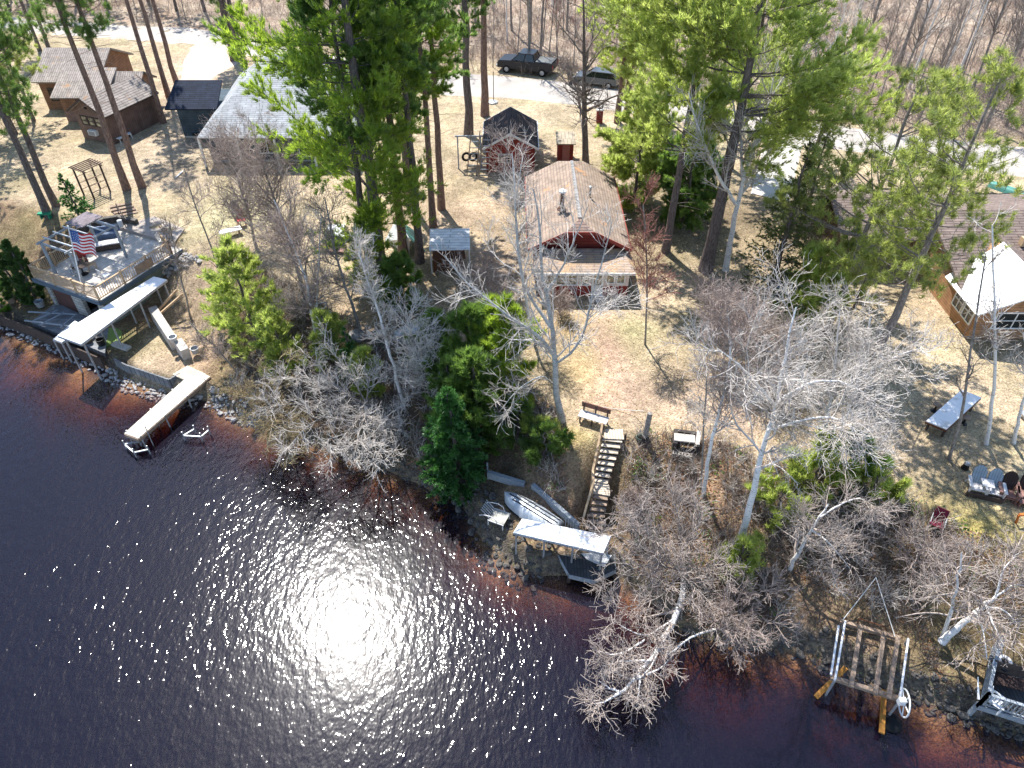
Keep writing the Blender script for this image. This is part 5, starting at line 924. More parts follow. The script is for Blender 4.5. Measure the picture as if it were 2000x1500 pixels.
g = G(); g.extr([bw(-.35, -.35, 2.78), bw(Wb + .35, -.35, 2.78), bw(Wb + .35, -.35, 3.0), bw(-.35, -.35, 3.0)], bw(0, Db + .9, 0) - bw(0, 0, 0)); g.put('deck', brickish('pale_deck_boards', (.6, .56, .5), (.52, .48, .43), (.3, .27, .24), 40, .16, ms=.01, axis='xy', bump=.4), root)
g = G(); g.beam(bw(-.4, -.39, 2.88), bw(Wb + .4, -.39, 2.88), .05, .3); g.beam(bw(Wb + .39, -.37, 2.88), bw(Wb + .39, Db + .5, 2.88), .05, .3); g.put('fascia', mat('blue_grey_board', (.1, .14, .18)), root)
def railing(pts, z, h, m, post=1.5, bal=.16, name='railing', lab=None, tilt=0.):
    g = G(); qs_ = []
    for a, b_ in zip(pts[:-1], pts[1:]):
        z += .004; a = np.array(a[:2], float); b_ = np.array(b_[:2], float); L = np.linalg.norm(b_ - a); d = (b_ - a) / L
        g.beam((*a, z + h), (*b_, z + h), .11, .04); g.beam((*a, z + .12), (*b_, z + .12), .05, .06)
        for i in range(int(L / bal) + 1): q = a + d * min(L, i * bal); g.beam((*q, z + .1), (*q, z + h), .032, .032)
        for i in range(int(L / post) + 1): q = a + d * min(L, i * L / max(1, int(L / post))); qs_.append(q)
    r_ = g.put(name, m, root)
    for q in qs_: q_ = G().beam((*q, z - .15), (*q, z + h + .1), .1, .1).put('railing_post', M['tantimber']); q_.data.transform(wmat(root).inverted()); q_.parent = r_
    return r_
railing([bw(-.25, Db * .75, 0), bw(-.25, -.25, 0), bw(Wb + .25, -.25, 0)], 3.0, .95, M['tantimber'], 1.6, .13, lab='front')
railing([bw(Wb + .27, -.25, 0), bw(Wb + .27, Db * .95, 0), bw(Wb - 1.2, Db + .3, 0)], 3.0, .95, M['tantimber'], 1.9, .17)
g = G(); g.box(bw(Wb + .42, 3.4, 3.5), (.06, 1.4, .6), ang); g.put('lattice_panel', M['timber'], root)
g = G(); g.box(bw(Wb + .1, 1.9, 1.6), (.03, .5, .7), ang); g.put('hanging_float', M['orange'], root)
# patio behind the deck, level with the lawn
pz = G(); pz.prism([bw(-.3, Db + .55, 0)[:2], bw(Wb - .4, Db + .55, 0)[:2], bw(Wb - 1.2, Db + 2.4, 0)[:2], bw(.8, Db + 2.8, 0)[:2]], 3.0, 3.235); tag(pz.put('patio', mat('patio_slabs', (.42, .37, .33), (.3, .26, .23), 2)), kind='structure')
# pergola swing frame on the deck
root = thing('pergola', 'grey timber pergola standing at the left corner of the boathouse deck', 'pergola', bw(1.6, 2, 3.02), ang)
c4 = [(.55, .7), (3.1, .7), (3.1, 4.2), (.55, 4.2)]; hz = 5.25
g = G()
for a, b_ in c4: g.beam(bw(a, b_, 3.02), bw(a, b_, hz), .14, .14)
g.put('post', M['greytimber'], root)
g = G(); g.beam(bw(.3, .7, hz), bw(3.35, .7, hz), .08, .16); g.beam(bw(.3, 4.2, hz), bw(3.35, 4.2, hz), .08, .16); g.beam(bw(.55, .4, hz + .1), bw(.55, 4.5, hz + .1), .07, .12); g.beam(bw(3.1, .4, hz + .1), bw(3.1, 4.5, hz + .1), .07, .12); g.put('beam', M['greytimber'], root)
g = G()
for i in range(5): g.beam(bw(.3, 1.1 + i * .75, hz + .2), bw(3.35, 1.1 + i * .75, hz + .2), .05, .09)
g.put('rafter', M['alum'], root)
g = G(); g.slab([bw(.2, 2.9, hz + .3), bw(1.7, 2.9, hz + .3), bw(1.7, 4.6, hz + .3), bw(.2, 4.6, hz + .3)], .05); g.put('roof_panel', brickish('mauve_slats', (.28, .24, .26), (.22, .19, .21), (.08, .07, .08), 40, .12), root)
# flag
root = thing('flagpole', 'striped red, white and blue flag flying from a slanting pole on the deck', 'flag', bw(3.3, .0, 3.0), 0)
fb = np.array(bw(4.0, -.1, 3.0)); ft = PY(133, 443, fb[1] + .6); g = G(); g.cyl(fb, ft, .035, .025, 8); g.lathe(ft, [(.02, 0), (.06, .05), (.02, .1)], 8); g.put('pole', M['whitemetal'], root)
fu = ft + (fb - ft) * .05; fl = ft + (fb - ft) * .36; nx_, ny_ = 26, 13; g = G(); L_ = 1.4; vs = []; dr = unit(np.array([.93, -.05, -.22]))
for j in range(ny_ + 1):
    for i in range(nx_ + 1):
        s_ = i / nx_; q = fu + (fl - fu) * j / ny_ + dr * L_ * s_ + np.array([0, 1, .25]) * .14 * math.sin(s_ * 9 + j * .1) * s_ ** .6; vs.append(q)
fs = []; mi = []
for j in range(ny_):
    for i in range(nx_):
        a = j * (nx_ + 1) + i; fs.append((a, a + 1, a + nx_ + 2, a + nx_ + 1)); mi.append(2 if (j < 7 and i < 10) else (0 if j % 2 == 0 else 1))
g.add(vs, fs); g.M = mi; fo = g.put('flag', [M['flagred'], M['flagwhite'], M['flagblue']], root, smooth_=True)
g = G(); V_ = np.array(vs).reshape(ny_ + 1, nx_ + 1, 3)
for j in range(1, 7):
    for i in range(1, 10, 2):
        q = V_[j, i + (j % 2) * 0] + np.array([0, -.02, .0]); g.box(q, (.035, .012, .035))
        q = V_[j, i] + np.array([0, .02, .0]); g.box(q, (.035, .012, .035))
o = g.put('star', M['flagwhite']); o.data.transform(wmat(root).inverted()); o.parent = fo
# ------------------------------------------------------------------ decks, docks, walls and shelters
def single(g, name, m, label, cat, origin, group=None, smooth_=False):
    return tag(g.put(name, m, None, origin, smooth_), label, cat, group)
def canopy(name, label, quad, z, th, legs, m='whitemetal', mleg='steel', cat='canopy', base_z=.8, trim=True):
    c = np.mean([q[:2] for q in quad], 0); root = thing(name, label, cat, (c[0], c[1], base_z)); g = G()
    g.slab([(q[0], q[1], z + (q[3] if len(q) > 3 else 0)) for q in quad], th); g.put('roof_panel', M[m], root)
    g = G(); qs = [np.array((q[0], q[1], z - th - .05)) for q in quad]
    for a, b_ in zip(qs, qs[1:] + qs[:1]): g.beam(a, b_, .06, .08)
    g.put('frame', M[mleg], root)
    for x, y in legs:
        gg = G(); gg.beam((x, y, float(TH(x, y)) - .2), (x, y, z - th), .08, .08); gg.put('leg', M[mleg], root)
    return root
q = [P(112, 655, 3.0), P(158, 672, 3.0), P(326, 546, 3.0), P(300, 540, 3.0)]; mid = lambda a, b_, t: (a + (b_ - a) * t)[:2]
canopy('boat_canopy', 'long white flat boat canopy on posts beside the boathouse', [tuple(a) for a in q], 3.0, .06, [tuple(mid(q[0], q[3], t) + np.array([.1, 0])) for t in (.03, .33, .66, .97)] + [tuple(mid(q[1], q[2], t) + np.array([-.1, .05])) for t in (.03, .33, .66, .97)])
q = [P(104, 662, 1.6), P(120, 668, 1.6), P(175, 640, 1.6), P(146, 626, 1.6)]
canopy('grey_canopy', 'short pale blue-grey panel lying lower beside the long white boat canopy', [tuple(a) for a in q], 1.6, .05, [tuple(x[:2]) for x in q], m='alum')
q = [P(1003, 1040, 2.1), P(1020, 1013, 2.1), P(1193, 1047, 2.1), P(1178, 1080, 2.1)]
r_ = canopy('boat_shelter', 'white four-panel flat shelter roof above the lower deck by the stairs', [tuple(a) for a in q], 2.1, .05, [tuple(mid(q[0], q[3], t) + np.array([.04, .06])) for t in (.02, .34, .66, .98)] + [tuple(mid(q[1], q[2], t) + np.array([.0, -.06])) for t in (.02, .34, .66, .98)])
g = G()
for t in (.46, .6): a, b_ = q[0] + (q[3] - q[0]) * t, q[1] + (q[2] - q[1]) * t; g.beam(a + (0, 0, .008), b_ + (0, 0, .008), .03, .012)
g.put('seam', M['steel'], r_)
# lower deck
dk = [P(1083, 1068, .75), P(1112, 1122, .75), P(1160, 1133, .75), P(1203, 1112, .75), P(1196, 1060, .75)]
root = thing('lower_deck', 'dark wet-looking angular deck at the water under the white shelter', 'deck', (3.4, 19.2, .75)); g = G(); g.slab([tuple(a) for a in dk], .1); g.put('deck_boards', M['darkplank'], root)
g = G()
for a, b_ in zip(dk[:-1], dk[1:]): g.beam(a + (0, 0, -.15), b_ + (0, 0, -.15), .05, .28)
g.put('skirt', M['greytimber'], root)
g = G()
for a in dk[:4]: g.beam(a + (0, .1, -1.5), a + (0, .1, -.1), .14, .14)
g.put('post', M['darktimber'], root)
g = G(); g.slab([tuple(P(1120, 1066, .79)), tuple(P(1195, 1085, .79)), tuple(P(1180, 1108, .79)), tuple(P(1146, 1092, .79))], .02); g.put('tarp', M['tarp'], root)
# dock
root = thing('dock', 'sun-bleached L-shaped wooden dock running out over the water', 'dock', (-19.5, 30.5, .5)); zd = .92
a0, a1, b0, b1 = P(243, 846, zd), P(270, 856, zd), P(410, 735, zd), P(381, 722, zd)
g = G(); g.slab([tuple(a0), tuple(a1), tuple(b0), tuple(b1)], .1); g.put('walkway', brickish('dock_boards', (.72, .66, .56), (.62, .56, .47), (.28, .24, .2), .16, 40, ms=.008, bump=.5), root)
g = G(); g.slab([tuple(P(336, 731, zd + .012)), tuple(P(373, 747, zd + .012)), tuple(P(402, 730, zd + .012)), tuple(P(366, 714, zd + .012))], .1); g.put('platform', M['planksx'], root)
g = G(); g.beam(a1 + (.02, 0, -.14), b0 + (.02, 0, -.14), .05, .2); g.beam(a0 + (-.02, 0, -.14), b1 + (-.02, 0, -.14), .05, .2); g.beam(a0 + (0, -.03, -.14), a1 + (0, -.03, -.14), .05, .2); g.put('stringer', M['timber'], root)
for t in (.03, .35, .66): 
    for a, b_ in ((a0, b1), (a1, b0)):
        c = a + (b_ - a) * t; gg = G(); gg.cyl((c[0], c[1], -1.6), (c[0], c[1], zd + .05), .04, n=8); gg.put('leg', M['steel'], root)
for lb, pix, poles in (('galvanised boat lift frame in the water right off the end of the dock', [(243, 868), (262, 884), (290, 878), (272, 862)], True), ('galvanised boat lift frame standing in the water right of the dock', [(358, 851), (393, 853), (408, 840), (380, 838)], False)):
    root = thing('boat_lift_frame', lb, 'boat lift', P(*pix[0], 0)); zs = .35; pp = [P(u, v, zs) for u, v in pix]
    for a, b_ in ((0, 1), (1, 2), (0, 3)): G().beam(pp[a], pp[b_], .07, .07).put('rail', M['steel'], root)
    for a in pp: G().cyl((a[0], a[1], -1.2), (a[0], a[1], zs + .3), .035, n=8).put('leg', M['steel'], root)
    if poles: a = P(299, 870, 0); G().cyl((a[0], a[1], -1), (a[0] + .05, a[1], 1.5), .025, n=6).put('mooring_pole', M['steel'], root)
# sea walls
def wall_run(name, label, pix, z0, z1, w, m, cat='retaining wall', zz=None):
    g = G(); pts = [P(u, v, z1) for u, v in pix]
    for a, b_ in zip(pts[:-1], pts[1:]): a = a.copy(); b_ = b_.copy(); z1 += .004; a[2] = b_[2] = (z0 + z1) / 2; g.beam(a, b_, w, z1 - z0)
    return single(g, name, m, label, cat, (pts[0][0], pts[0][1], z0))
wall_run('sea_wall', 'dark board sea wall along the water in front of the boathouse', [(-40, 612), (0, 617), (60, 640), (120, 668), (196, 700)], -.1, .92, .09, M['darktimber'])
wall_run('sea_wall', 'board sea wall with a pale cap around the grassy terrace by the dock', [(222, 700), (245, 712), (330, 741), (352, 728)], .0, .93, .09, M['greyplank'])
g = G(); 
for i in range(4): c = P(236 - i * 2, 674 + i * 8, .95 - .16 * i); g.box(c + (0, 0, -.08), (1.3 - i * .1, .42, .15), R(-25))
single(g, 'stone_steps', M['concrete'], 'short flight of pale concrete steps going down to the water beside the canopy', 'steps', P(236, 690, .3))
# pale block wall stepping down beside the terrace
g = G(); a, b_, c = P(302, 612, 1.5), P(341, 672, 1.2), P(352, 678, 1.1); e_ = P(366, 698, 1.0); g.beam(a, b_, .5, 1.1); g.beam(c, e_, .5, 1.3)
single(g, 'block_wall', M['block'], 'low cream block wall in two lengths beside the terrace path', 'wall', (a[0], a[1], .9))
g = G()
for da in ((0, 0), (12, 8)): g.beam(P(309 + da[0] * .2, 606 + da[1], 1.7), P(345 + da[0], 566 + da[1], 2.6), .12, .12)
single(g, 'timber_rails', M['tantimber'], 'pair of rusty brown timber rails on the slope above the block wall', 'timbers', P(309, 606, 1.6))
for lb, u, v, z, rz in (('white weathered box on the near end of the block wall', 337, 660, 1.95, .4), ('grey metal tub on the ground right of the block wall', 380, 682, 1.3, 0)):
    g = G(); g.lathe(P(u, v, z), [(.2, -.25), (.26, .1), (.22, .1), (.17, -.2)], 12); single(g, 'tub', M['steel'], lb, 'tub', P(u, v, z - .25))
# wood deck in front of the boathouse, with benches and pots
g = G(); g.prism([P(*p, .9)[:2] for p in ((60, 628), (205, 690), (212, 640), (110, 590))], .55, .88); single(g, 'shore_deck', M['greyplank'], 'weathered grey plank deck between the boathouse and the sea wall', 'deck', P(130, 640, .6))
g = G()
for a, b_ in (((62, 628), (112, 606)), ((80, 634), (125, 610)), ((118, 640), (146, 616)), ((55, 609), (150, 614)), ((48, 626), (162, 640))): g.beam(P(*a, 1.15), P(*b_, 1.15), .08, .06)
single(g, 'boat_rails', M['greytimber'], 'grey timber boat rails lying on the plank deck before the boathouse doors', 'rails', P(100, 620, .9))
for i, (u, v, s, mm, lb) in enumerate([(175, 668, .24, 'darktimber', 'dark plant tub under the near end of the long canopy'), (199, 673, .26, 'blackmetal', 'black fire bowl on the green mat under the canopy'), (80, 598, .3, 'steel', 'pale coiled tub left of the boathouse door'), (24, 590, .3, 'timber', 'brown barrel planter at the left edge near the arborvitae'), (56, 590, .3, 'timber', 'brown barrel planter right beside the arborvitae')]):
    c = P(u, v, .9); g = G(); g.lathe((c[0], c[1], .88), [(s * .75, 0), (s, .45), (s * .85, .45), (s * .6, .1)], 12); single(g, 'planter', M[mm], lb, 'planter', (c[0], c[1], .88))
g = G(); c = P(205, 658, .9); g.lathe((c[0], c[1], .84), [(1.0, 0), (1.0, .03)], 20); single(g, 'mat', mat('green_mat', (.2, .3, .08)), 'round green mat on the ground beneath the long canopy', 'mat', c)

# stairs down the bank
T0, T1 = P(1178, 851, 3.25), P(1217, 855, 3.25); L0, L1 = P(1160, 953, 1.95), P(1187, 958, 1.95); E0, E1 = P(1141, 1035, .95), P(1176, 1035, .95)
root = thing('staircase', 'wooden staircase with a tan handrail going down the bank to the shelter', 'stairs', (4.3, 23.4, 1.9))
def flight(a0, a1, b0, b1, n, closed=False):
    g = G()
    for i in range(n):
        t = (i + .5) / n; l, r_ = a0 + (b0 - a0) * t, a1 + (b1 - a1) * t; l = l.copy(); r_ = r_.copy(); r_[2] = l[2]; g.beam(l, r_, .27, .04)
    return g
flight(T0, T1, L0 + (0, .35, 0), L1 + (0, .35, 0), 8).put('tread', M['planks'], root)
flight(L0 + (0, -.3, 0), L1 + (0, -.3, 0), E0, E1, 6).put('tread', M['timber'], root)
g = G(); g.slab([tuple(L0 + (-.05, .4, .03)), tuple(L1 + (.1, .4, .03)), tuple(L1 + (.1, -.35, .03)), tuple(L0 + (-.05, -.35, .03))], .06); g.put('landing', M['planks'], root)
g = G(); g.slab([tuple(P(1182, 838, 3.27)), tuple(P(1216, 838, 3.27)), tuple(P(1219, 858, 3.27)), tuple(P(1178, 856, 3.27))], .05); g.put('top_platform', M['planksx'], root)
g = G()
for a, b_ in ((T0, L0 + (0, .35, 0)), (T1, L1 + (0, .35, 0)), (L0 + (0, -.3, 0), E0), (L1 + (0, -.3, 0), E1)): g.beam(a + (0, 0, -.12), b_ + (0, 0, -.12), .05, .26)
g.put('stringer', M['darktimber'], root)
hr = np.array([0, 0, .9]); g = G(); g.beam(T0 + (-.1, 0, .9), L0 + (-.1, .3, .9), .1, .08); g.beam(L0 + (-.1, .3, .9), L0 + (-.1, -.3, .85), .1, .08); g.beam(L0 + (-.1, -.3, .85), E0 + (-.1, 0, .9), .1, .08)
for a in (T0, T0 * .5 + L0 * .5, L0 + (0, .3, 0), L0 + (0, -.3, 0), E0): g.beam(a + (-.1, 0, -.3), a + (-.1, 0, .88), .08, .08)
g.beam(T0 + (-.1, 0, .45), L0 + (-.1, .3, .45), .05, .05); g.put('handrail', M['tantimber'], root)
g = G(); g.beam(L1 + (.12, .4, -.6), L1 + (.12, .4, .5), .1, .1); g.beam(L1 + (.12, -.3, -.6), L1 + (.12, -.3, .35), .1, .1); g.beam(T1 + (.1, 0, -.4), T1 + (.1, 0, .25), .1, .1); g.put('newel_post', M['darktimber'], root)
# retaining logs behind the boat
for lb, a, b_ in (('short silvery retaining beam with a stake at the left end behind the rowboat', P(953, 926, 1.3), P(1025, 948, 1.3)), ('long silvery retaining beam running down from behind the rowboat to the shelter', P(1040, 950, 1.5), P(1130, 1030, 1.2))):
    g = G(); g.beam(a, b_, .2, .45); 
    if a[0] < -.3: g.beam(a + (0, .1, -.5), a + (-.02, .1, .75), .08, .08)
    single(g, 'retaining_beam', M['greytimber'], lb, 'retaining beam', (a[0], a[1], a[2] - .25))

# ------------------------------------------------------------------ boats
def boat_hull(L, Wd, H, n=15, k=9):
    """open pointed rowboat, bow at +x, keel on z=0"""
    vs, fs = [], []
    for i in range(n):
        t = i / (n - 1); x = -L / 2 + L * t; w_ = Wd / 2 * (math.sqrt(max(0, 1 - (max(0, t - .35) / .65) ** 2.2)) * (.82 + .18 * min(1, t / .35))) + .01; z0 = .02 + .25 * max(0, t - .6) ** 2 * 3; h = H * (1 + .35 * max(0, t - .5))
        for j in range(k):
            s = -1 + 2 * j / (k - 1); vs.append((x, w_ * math.copysign(abs(s) ** .6, s), z0 + (h - z0) * abs(s) ** 2.6))
    for i in range(n - 1):
        for j in range(k - 1): fs.append((i * k + j, (i + 1) * k + j, (i + 1) * k + j + 1, i * k + j + 1))
    fs.append(tuple(range(k))); return vs, fs
def hull_obj(root, name, m, L, Wd, H, flip=False, th=.03):
    vs, fs = boat_hull(L, Wd, H); Mx = wmat(root)
    if flip: vs = [(x, -y, H * 1.18 - z) for x, y, z in vs]
    g = G(); g.add([Mx @ Vector(v) for v in vs], fs); inner = [(x, y * .95, z + (-th if flip else th)) for x, y, z in vs]; g.add([Mx @ Vector(v) for v in inner], [f[::-1] for f in fs])
    return g.put(name, m, root, smooth_=True), Mx
c = P(1037, 996, 1.25); a = P(986, 964, 1.25); b_ = P(1088, 1028, 1.25); dd = a - b_; az = math.atan2(dd[1], dd[0])
root = thing('upturned_rowboat', 'pale blue-white rowboat lying keel up with black keel strips beside the shelter', 'boat', (c[0], c[1], .95), az); Lb = float(np.linalg.norm(dd[:2])) + .1
ho, Mx = hull_obj(root, 'hull', M['alum'], Lb, 1.15, .5, True)
def bz(x, y):                                            # height of the upturned hull
    t = x / Lb + .5; w_ = 1.15 / 2 * (math.sqrt(max(0, 1 - (max(0, t - .35) / .65) ** 2.2)) * (.82 + .18 * min(1, t / .35))) + .01; z0 = .02 + .25 * max(0, t - .6) ** 2 * 3; h = .5 * (1 + .35 * max(0, t - .5)); s = min(1, (abs(y) / w_)) ** (1 / .6); return .59 - (z0 + (h - z0) * s ** 2.6)
for yy in (-.2, 0, .2):
    g = G(); xs = np.linspace(-Lb * .48, Lb * (.4 if abs(yy) < .2 else .3), 9)
    for x0, x1 in zip(xs[:-1], xs[1:]): g.beam(Mx @ Vector((x0, yy, bz(x0, yy) + .02)), Mx @ Vector((x1, yy, bz(x1, yy) + .02)), .035, .05)
    g.put('keel_strip', M['blackmetal'], root)
g = G(); xs = np.linspace(-Lb / 2, Lb / 2, 15)
for sgn in (-1, 1):
    pr = []
    for x in xs: t = x / Lb + .5; w_ = 1.15 / 2 * (math.sqrt(max(0, 1 - (max(0, t - .35) / .65) ** 2.2)) * (.82 + .18 * min(1, t / .35))) + .01; pr.append(Mx @ Vector((x, sgn * w_ * 1.01, max(.02, .59 - .5 * (1 + .35 * max(0, t - .5))))))
    for p_, q_ in zip(pr[:-1], pr[1:]): g.beam(p_, q_, .05, .06)
g.put('gunwale', M['blackmetal'], root)
# overturned round-ended boat under the star-shaped tree
c = base(803, 655); root = thing('upturned_tub_boat', 'grey round-ended boat lying keel up under the star-branched bare tree', 'boat', c + (0, 0, .05), R(22)); Mx = wmat(root)
g = G(); n_ = 26; prof = [(1.0, .0), (.98, .3), (.86, .45), (.5, .5), (0.02, .51)]; vs = []
for r_, z in prof:
    for i in range(n_): t = 2 * math.pi * i / n_; vs.append(Mx @ Vector((1.05 * r_ * math.cos(t), .5 * r_ * math.sin(t), z)))
g.add(vs, [(j * n_ + i, j * n_ + (i + 1) % n_, (j + 1) * n_ + (i + 1) % n_, (j + 1) * n_ + i) for j in range(len(prof) - 1) for i in range(n_)]); g.put('hull', M['steel'], root, smooth_=True)
g = G(); vs = [Mx @ Vector((1.07 * math.cos(2 * math.pi * i / n_), .52 * math.sin(2 * math.pi * i / n_), .03)) for i in range(n_)]
for i in range(n_): g.beam(vs[i], vs[(i + 1) % n_], .05, .06)
g.put('rim', M['alum'], root)

# ------------------------------------------------------------------ furniture
def slat_bench():
    A, B_ = P(1133, 806, 3.65), P(1186, 822, 3.65); d = B_ - A; az = math.atan2(d[1], d[0]); c = (A + B_) / 2
    root = thing('park_bench', 'wooden bench with a brown back board at the top of the stairs', 'bench', (c[0], c[1], 3.2), az); Mx = wmat(root); L = float(np.linalg.norm(d)) + .05
    f = lambda x, y, z: Mx @ Vector((x, y, z))
    g = G()
    for y in (-.2, -.02, .16): g.box(f(0, y, .45), (L, .16, .045), az)
    g.put('seat', M['adwhite'], root)
    g = G()
    for z in (.72, .88): g.box(f(0, .33, z), (L * 1.02, .045, .145), az)
    g.put('backrest', mat('brown_back_board', (.24, .12, .09), (.17, .085, .06), 4), root)
    for x in (-L * .42, 0, L * .42):
        g = G(); g.beam(f(x, .28, 0), f(x, .3, .95), .07, .09); g.beam(f(x, -.22, 0), f(x, -.22, .42), .07, .09); g.beam(f(x, -.26, .4), f(x, .28, .4), .06, .06); g.put('leg', M['darktimber'], root)
slat_bench()
# pale picnic table with round stools
q = [P(1809, 822, 4.0), P(1849, 838, 4.0), P(1917, 776, 4.0), P(1878, 761, 4.0)]; c = np.mean(q, 0); root = thing('picnic_table', 'pale rectangular table with round stools on the right lawn', 'table', (c[0], c[1], 3.2))
g = G(); g.slab([tuple(x) for x in q], .06); g.put('tabletop', M['whitemetal'], root)
g = G(); 
for i_, (a, b_) in enumerate(zip(q, q[1:] + q[:1])): g.beam(a + (0, 0, -.115 - .003 * i_), b_ + (0, 0, -.115 - .003 * i_), .05, .1)
g.put('apron', M['rust'], root)
for t in q: 
    p_ = c + (t - c) * .8; g = G(); g.beam((p_[0], p_[1], 3.2), (p_[0], p_[1], 3.92), .09, .09); g.put('leg', M['darktimber'], root)
for u, v, lb in ((1831, 790, 'round dark stool on the far side of the pale picnic table'), (1888, 815, 'round stool on the near side of the pale picnic table')):
    p_ = P(u, v, 3.65); root = thing('stool', lb, 'stool', (p_[0], p_[1], 3.2)); g = G(); g.lathe((p_[0], p_[1], 3.62), [(.2, 0), (.21, .04), (.19, .06)], 16); g.put('seat', M['timber'], root)
    g = G(); g.lathe((p_[0], p_[1], 3.2), [(.2, 0), (.06, .05), (.05, .42)], 12); g.put('leg', M['blackmetal'], root)
# fan-back lawn chairs
def adirondack(c, az, mb, ms, name, label, cat='chair', group=None):
    root = thing(name, label, cat, (c[0], c[1], 3.2), az, group); Mx = wmat(root); f = lambda x, y, z: Mx @ Vector((x, y, z))
    g = G(); n_ = 5
    prof = [(-.2, 0), (-.3, .35), (-.29, .62), (-.16, .82), (0, .87), (.16, .82), (.29, .62), (.3, .35), (.2, 0)]
    g.extr([f(x, .16 + z * .42, .3 + z * .95) for x, z in prof], f(0, .04, -.015) - f(0, 0, 0)); g.put('backrest', mb, root)
    g = G(); g.slab([f(-.3, -.42, .42), f(.3, -.42, .42), f(.28, .2, .3), f(-.28, .2, .3)], .04); g.put('seat', ms, root)
    for s in (-1, 1):
        g = G(); g.box(f(s * .38, -.1, .6), (.14, .72, .035), az); g.put('armrest', ms, root)
        G().beam(f(s * .36, -.4, 0), f(s * .36, -.4, .58), .05, .1).put('leg', ms, root); G().beam(f(s * .33, .1, .55), f(s * .33, .45, .0), .05, .1).put('leg', ms, root)
    return root
ca = P(1907, 950, 3.45); cb_ = P(1938, 957, 3.45); azd = math.atan2((cb_ - ca)[1], (cb_ - ca)[0])
ch1 = adirondack(ca, azd, M['adgrey'], M['adwhite'], 'lawn_chair', 'blue-grey fan-backed chair, left seat of the joined pair on the right lawn', group='lawn chairs in a row')
ch2 = adirondack(cb_, azd, M['adgrey'], M['adwhite'], 'lawn_chair', 'blue-grey fan-backed chair, right seat of the joined pair on the right lawn', group='lawn chairs in a row')
g = G(); m_ = (ca + cb_) / 2; g.box((m_[0], m_[1] - .02, 3.83), (.5, .5, .04), azd); single(g, 'side_table', M['adwhite'], 'white slatted shelf joining the two blue-grey lawn chairs', 'side table', (m_[0], m_[1], 3.2)); 
g = G(); g.box(P(1922, 972, 3.3), (1.5, .12, .35), azd); single(g, 'footboard', M['darktimber'], 'dark front board under the joined pair of lawn chairs', 'board', P(1922, 972, 3.2))
adirondack(P(1966, 962, 3.45), azd - .05, M['adbrown'], M['adbrownflat'], 'lawn_chair', 'dark brown fan-backed chair with a footstool before it', group='lawn chairs in a row')
adirondack(P(2000, 964, 3.45), azd - .1, M['adbrown'], M['adbrownflat'], 'lawn_chair', 'dark brown fan-backed chair cut by the right edge of the photo', group='lawn chairs in a row')
for u, v, lb in ((1970, 972, 'faded brown footstool in front of the dark brown chair'), (2000, 982, 'faded brown footstool at the right edge of the photo')):
    c = P(u, v, 3.4); root = thing('footstool', lb, 'footstool', (c[0], c[1], 3.2), azd); g = G(); g.box((c[0], c[1], 3.5), (.5, .36, .05), azd); g.put('top', M['adbrownflat'], root)
    for sx in (-.2, .2):
        g = G(); g.box((c[0] + sx, c[1], 3.34), (.05, .3, .28), azd); g.put('leg', M['adbrownflat'], root)
c = P(1888, 908, 3.45); root = thing('lantern', 'small dark lantern with a pale lid on the grass behind the joined chairs', 'lantern', (c[0], c[1], 3.2)); g = G(); g.lathe((c[0], c[1], 3.2), [(.16, 0), (.18, .05), (.12, .3), (.12, .32)], 10); g.put('body', M['blackmetal'], root); g = G(); g.lathe((c[0], c[1], 3.52), [(.15, 0), (.1, .1), (.02, .16)], 10); g.put('lid', M['steel'], root)
# folding chair, orange trestle leg
c = P(1830, 1022, 3.55); root = thing('folding_chair', 'maroon fabric folding chair on the mossy grass', 'chair', (c[0], c[1] , 3.15), R(-35)); Mx = wmat(root); f = lambda x, y, z: Mx @ Vector((x, y, z))
G().slab([f(-.28, -.25, .45), f(.28, -.25, .45), f(.26, .22, .38), f(-.26, .22, .38)], .02).put('seat', M['maroon'], root)
G().extr([f(-.27, .22, .4), f(.27, .22, .4), f(.25, .42, .95), f(-.25, .42, .95)], (0, .02, 0)).put('backrest', M['maroon'], root)
for s in (-1, 1):
    g = G(); g.cyl(f(s * .28, -.26, 0), f(s * .27, .25, .5), .015, n=6); g.cyl(f(s * .28, .3, 0), f(s * .28, -.26, .6), .015, n=6); g.cyl(f(s * .28, -.3, .62), f(s * .28, .3, .62), .02, n=6); g.put('leg', M['steel'], root)
g = G(); c = P(1990, 1006, 3.8); g.beam(c, P(1984, 1022, 3.2), .07, .07); g.beam(c, c + np.array([.8, .12, 0]), .1, .1); g.beam(c + np.array([.7, .1, 0]), c + np.array([.75, .3, -.6]), .07, .07); single(g, 'trestle', M['orange'], 'orange wooden trestle at the right edge of the lawn', 'trestle', (c[0], c[1], 3.2))
# charred post with buckets, rope
c = base(1258, 862); root = thing('wooden_post', 'stout grey tree-trunk post with a blackened foot near the stairs', 'post', c); g = G(); g.cyl(c - (0, 0, .2), c + (0.05, .0, 1.9), .15, .12, 12); g.put('stem', M['greybark'], root); g = G(); g.lathe(c, [(.3, 0), (.24, .12), (.17, .34)], 12); g.put('foot', M['blackmetal'], root)
c2 = base(1249, 862); g = G(); g.lathe(c2, [(.16, 0), (.2, .3), (.17, .3), (.13, .04)], 12); single(g, 'bucket', mat('dull_green_bucket', (.1, .16, .13)), 'dull green bucket leaning at the foot of the trunk post', 'bucket', c2)
g = G(); pr = [P(1141, 785, 3.25), P(1170, 794, 3.26), P(1205, 799, 3.26), P(1240, 802, 3.5), P(1257, 803, 4.1)]; g.path([tuple(x) for x in pr], .018, 5); single(g, 'rope', M['rope'], 'white rope lying across the lawn from the bench to the trunk post', 'rope', pr[0])
